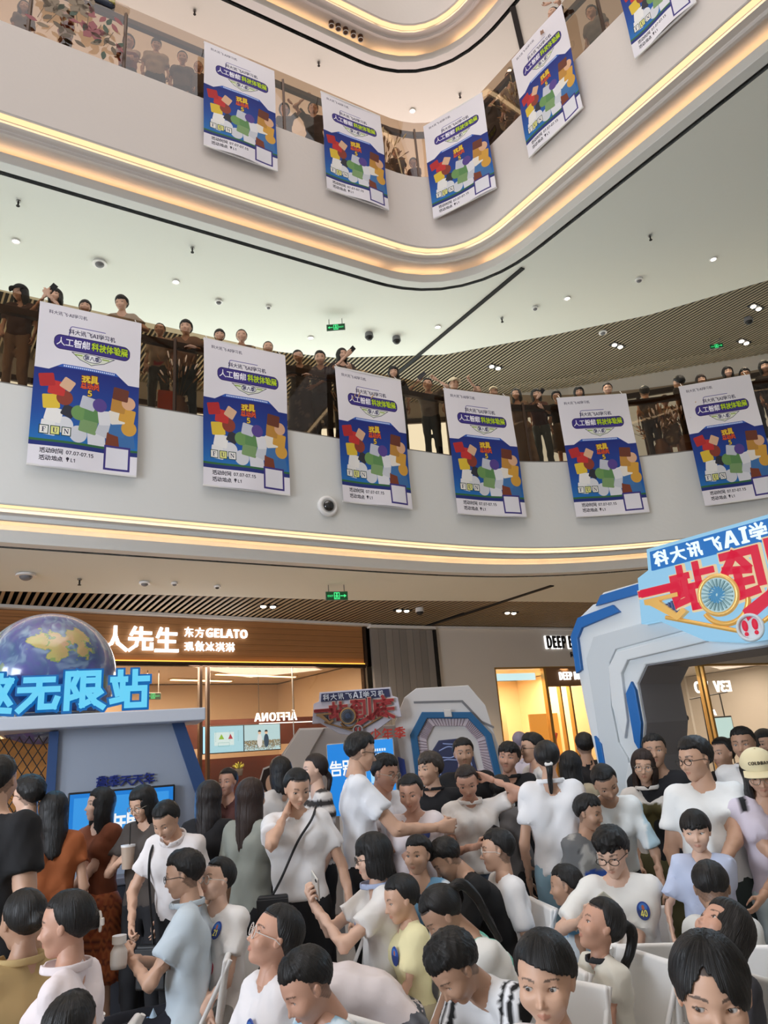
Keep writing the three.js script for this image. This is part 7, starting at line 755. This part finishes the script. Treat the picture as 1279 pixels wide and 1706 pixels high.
// dried flower arrangements behind the glass
function dried(pos, label, seed, tone = 0xc9a98a) { const g = thing('dried_flowers', label, 'flowers', pos, 0, 'dried flower arrangements behind the balustrades'), r = rng(seed), P = [], S = []; part('vase', new THREE.LatheGeometry([[0, 0], [0.11, 0], [0.14, 0.12], [0.12, 0.3], [0.08, 0.36], [0.09, 0.4], [0.075, 0.4], [0.06, 0.34]].map((p) => new THREE.Vector2(...p)), 20), std(0x7a5a40, 0.6), g); for (let k = 0; k < 90; k++) { const a = r() * 6.28, e = r() * 1.2, L = 0.3 + r() * 0.3, d = V(Math.sin(e) * Math.cos(a), Math.cos(e), Math.sin(e) * Math.sin(a)), q = V(0, 0.4, 0).addScaledVector(d, L); if (k < 24) S.push(bar(V(0, 0.35, 0), q, 0.004, 4)); P.push(new THREE.SphereGeometry(0.035, 5, 4).scale(0.35, 1.5, 0.35).applyQuaternion(new THREE.Quaternion().setFromUnitVectors(V(0, 1, 0), d)).translate(q.x, q.y, q.z)); } part('stems', merge(S), std(0x6a5a3a, 0.7), g); part('petals', merge(P), std(tone, 0.8), g).userData.kind = 'stuff'; }
[[[-2.62, 6.43, -8.85], 'pale dried flowers behind the glass between the first two banners', 3], [[-0.42, 6.33, -10.2], 'low dried flowers left of the third banner', 5], [[4.78, 6.39, -11.68], 'beige dried flowers between the fifth and sixth banner', 9], [[5.16, 6.42, -11.57], 'dried flowers at the left edge of the sixth banner', 12]].forEach(([p, l, s]) => dried([p[0], 6, p[2]], l, s));
[[[0.49, 11.6, -10.35], 'leafy dried plant at the rounded third floor corner', 15], [[2.71, 11.76, -9.5], 'tan dried plant right of the third floor corner', 17]].forEach(([p, l, s]) => dried([p[0], 11, p[2]], l, s, 0xb89a6c));
{ const p = [-2.63, 6.28, -8.69], t = thing('orange_bag', 'orange shopping bag standing behind the glass under the dried flowers', 'bag', [p[0] - 0.12, 6, p[2] - 0.02], 0.4); part('bag_body', rbox(0.2, 0.42, 0.12, 0.01, 0, 0.22, 0), std(0xd2531e, 0.6), t); part('handle', new THREE.TorusGeometry(0.06, 0.008, 6, 16, Math.PI).translate(0, 0.43, 0), std(0x8a3412, 0.6), t); }

{ const g = thing('floral_film', 'brown and green leaf stickers on the third floor glass at far left', 'sticker', [0, 0, 0]), r = rng(21), A = V(-4.4, 11.09, -6.97), B = V(-3.2, 10.99, -7.72); A.y = B.y = 11; const u = B.clone().sub(A), w = u.length(); u.normalize(); const turn = -Math.atan2(u.z, u.x), out = V(-u.z, 0, u.x); const cols = [std(0x6a5c4c, 0.7), std(0x4a5a4c, 0.7), std(0x9a5a5e, 0.7), std(0x8a7a66, 0.7)]; let n = 0;
  const put = (geo, m, x, y, a) => { const q = A.clone().addScaledVector(u, x).addScaledVector(out, 0.012); part('leaf_sticker', geo.clone().rotateZ(a).rotateY(turn).translate(q.x, 11 + y, q.z), m, g).name = n ? 'leaf_sticker_' + String(n).padStart(3, '0') : 'leaf_sticker'; n++; };
  const leaf = extrude([[0, 0], [0.03, 0.04], [0.035, 0.08], [0.02, 0.13], [0, 0.16], [-0.02, 0.13], [-0.035, 0.08], [-0.03, 0.04]], 0.003), petal = extrude([[0, 0], [0.05, 0.05], [0.06, 0.12], [0, 0.19], [-0.06, 0.12], [-0.05, 0.05]], 0.003), stem = box(0.008, 0.34, 0.003);
  for (let k = 0; k < 46; k++) put(leaf, cols[[0, 1, 0, 3, 2][k % 5]], w * (0.25 + 0.75 * r()), 0.12 + r() * 0.95, r() * 6.28); for (const [x, y] of [[0.62, 0.8], [0.75, 0.45], [0.4, 0.62]]) for (let k = 0; k < 5; k++) put(petal, cols[x === 0.75 ? 2 : 3], w * x, y, k * 1.256); for (let k = 0; k < 7; k++) put(stem, cols[0], w * (0.3 + 0.1 * k), 0.3 + r() * 0.3, r() - 0.5); }
{ const p = V(-3.46, 12.12, -7.7), t = thing('parcel_bag', 'dark bag with yellow patch lying on the third floor handrail at left', 'bag', [p.x, 12.13, p.z], 0.56); const g = new RoundedBoxGeometry(0.34, 0.2, 0.2, 4, 0.06), q = g.attributes.position; for (let i = 0; i < q.count; i++) q.setY(i, q.getY(i) + 0.02 * Math.sin(q.getX(i) * 30 + q.getZ(i) * 20)); g.computeVertexNormals(); part('bag_body', g.translate(0, 0.1, 0), std(0x2a3446, 0.5), t); part('yellow_patch', rbox(0.1, 0.14, 0.21, 0.02, 0.11, 0.11, 0), std(0xb0a83a, 0.5), t); part('clear_wrap', rbox(0.3, 0.1, 0.24, 0.04, 0.22, 0.06, 0), M.shopGlass, t); }

renderer.render(scene, camera);
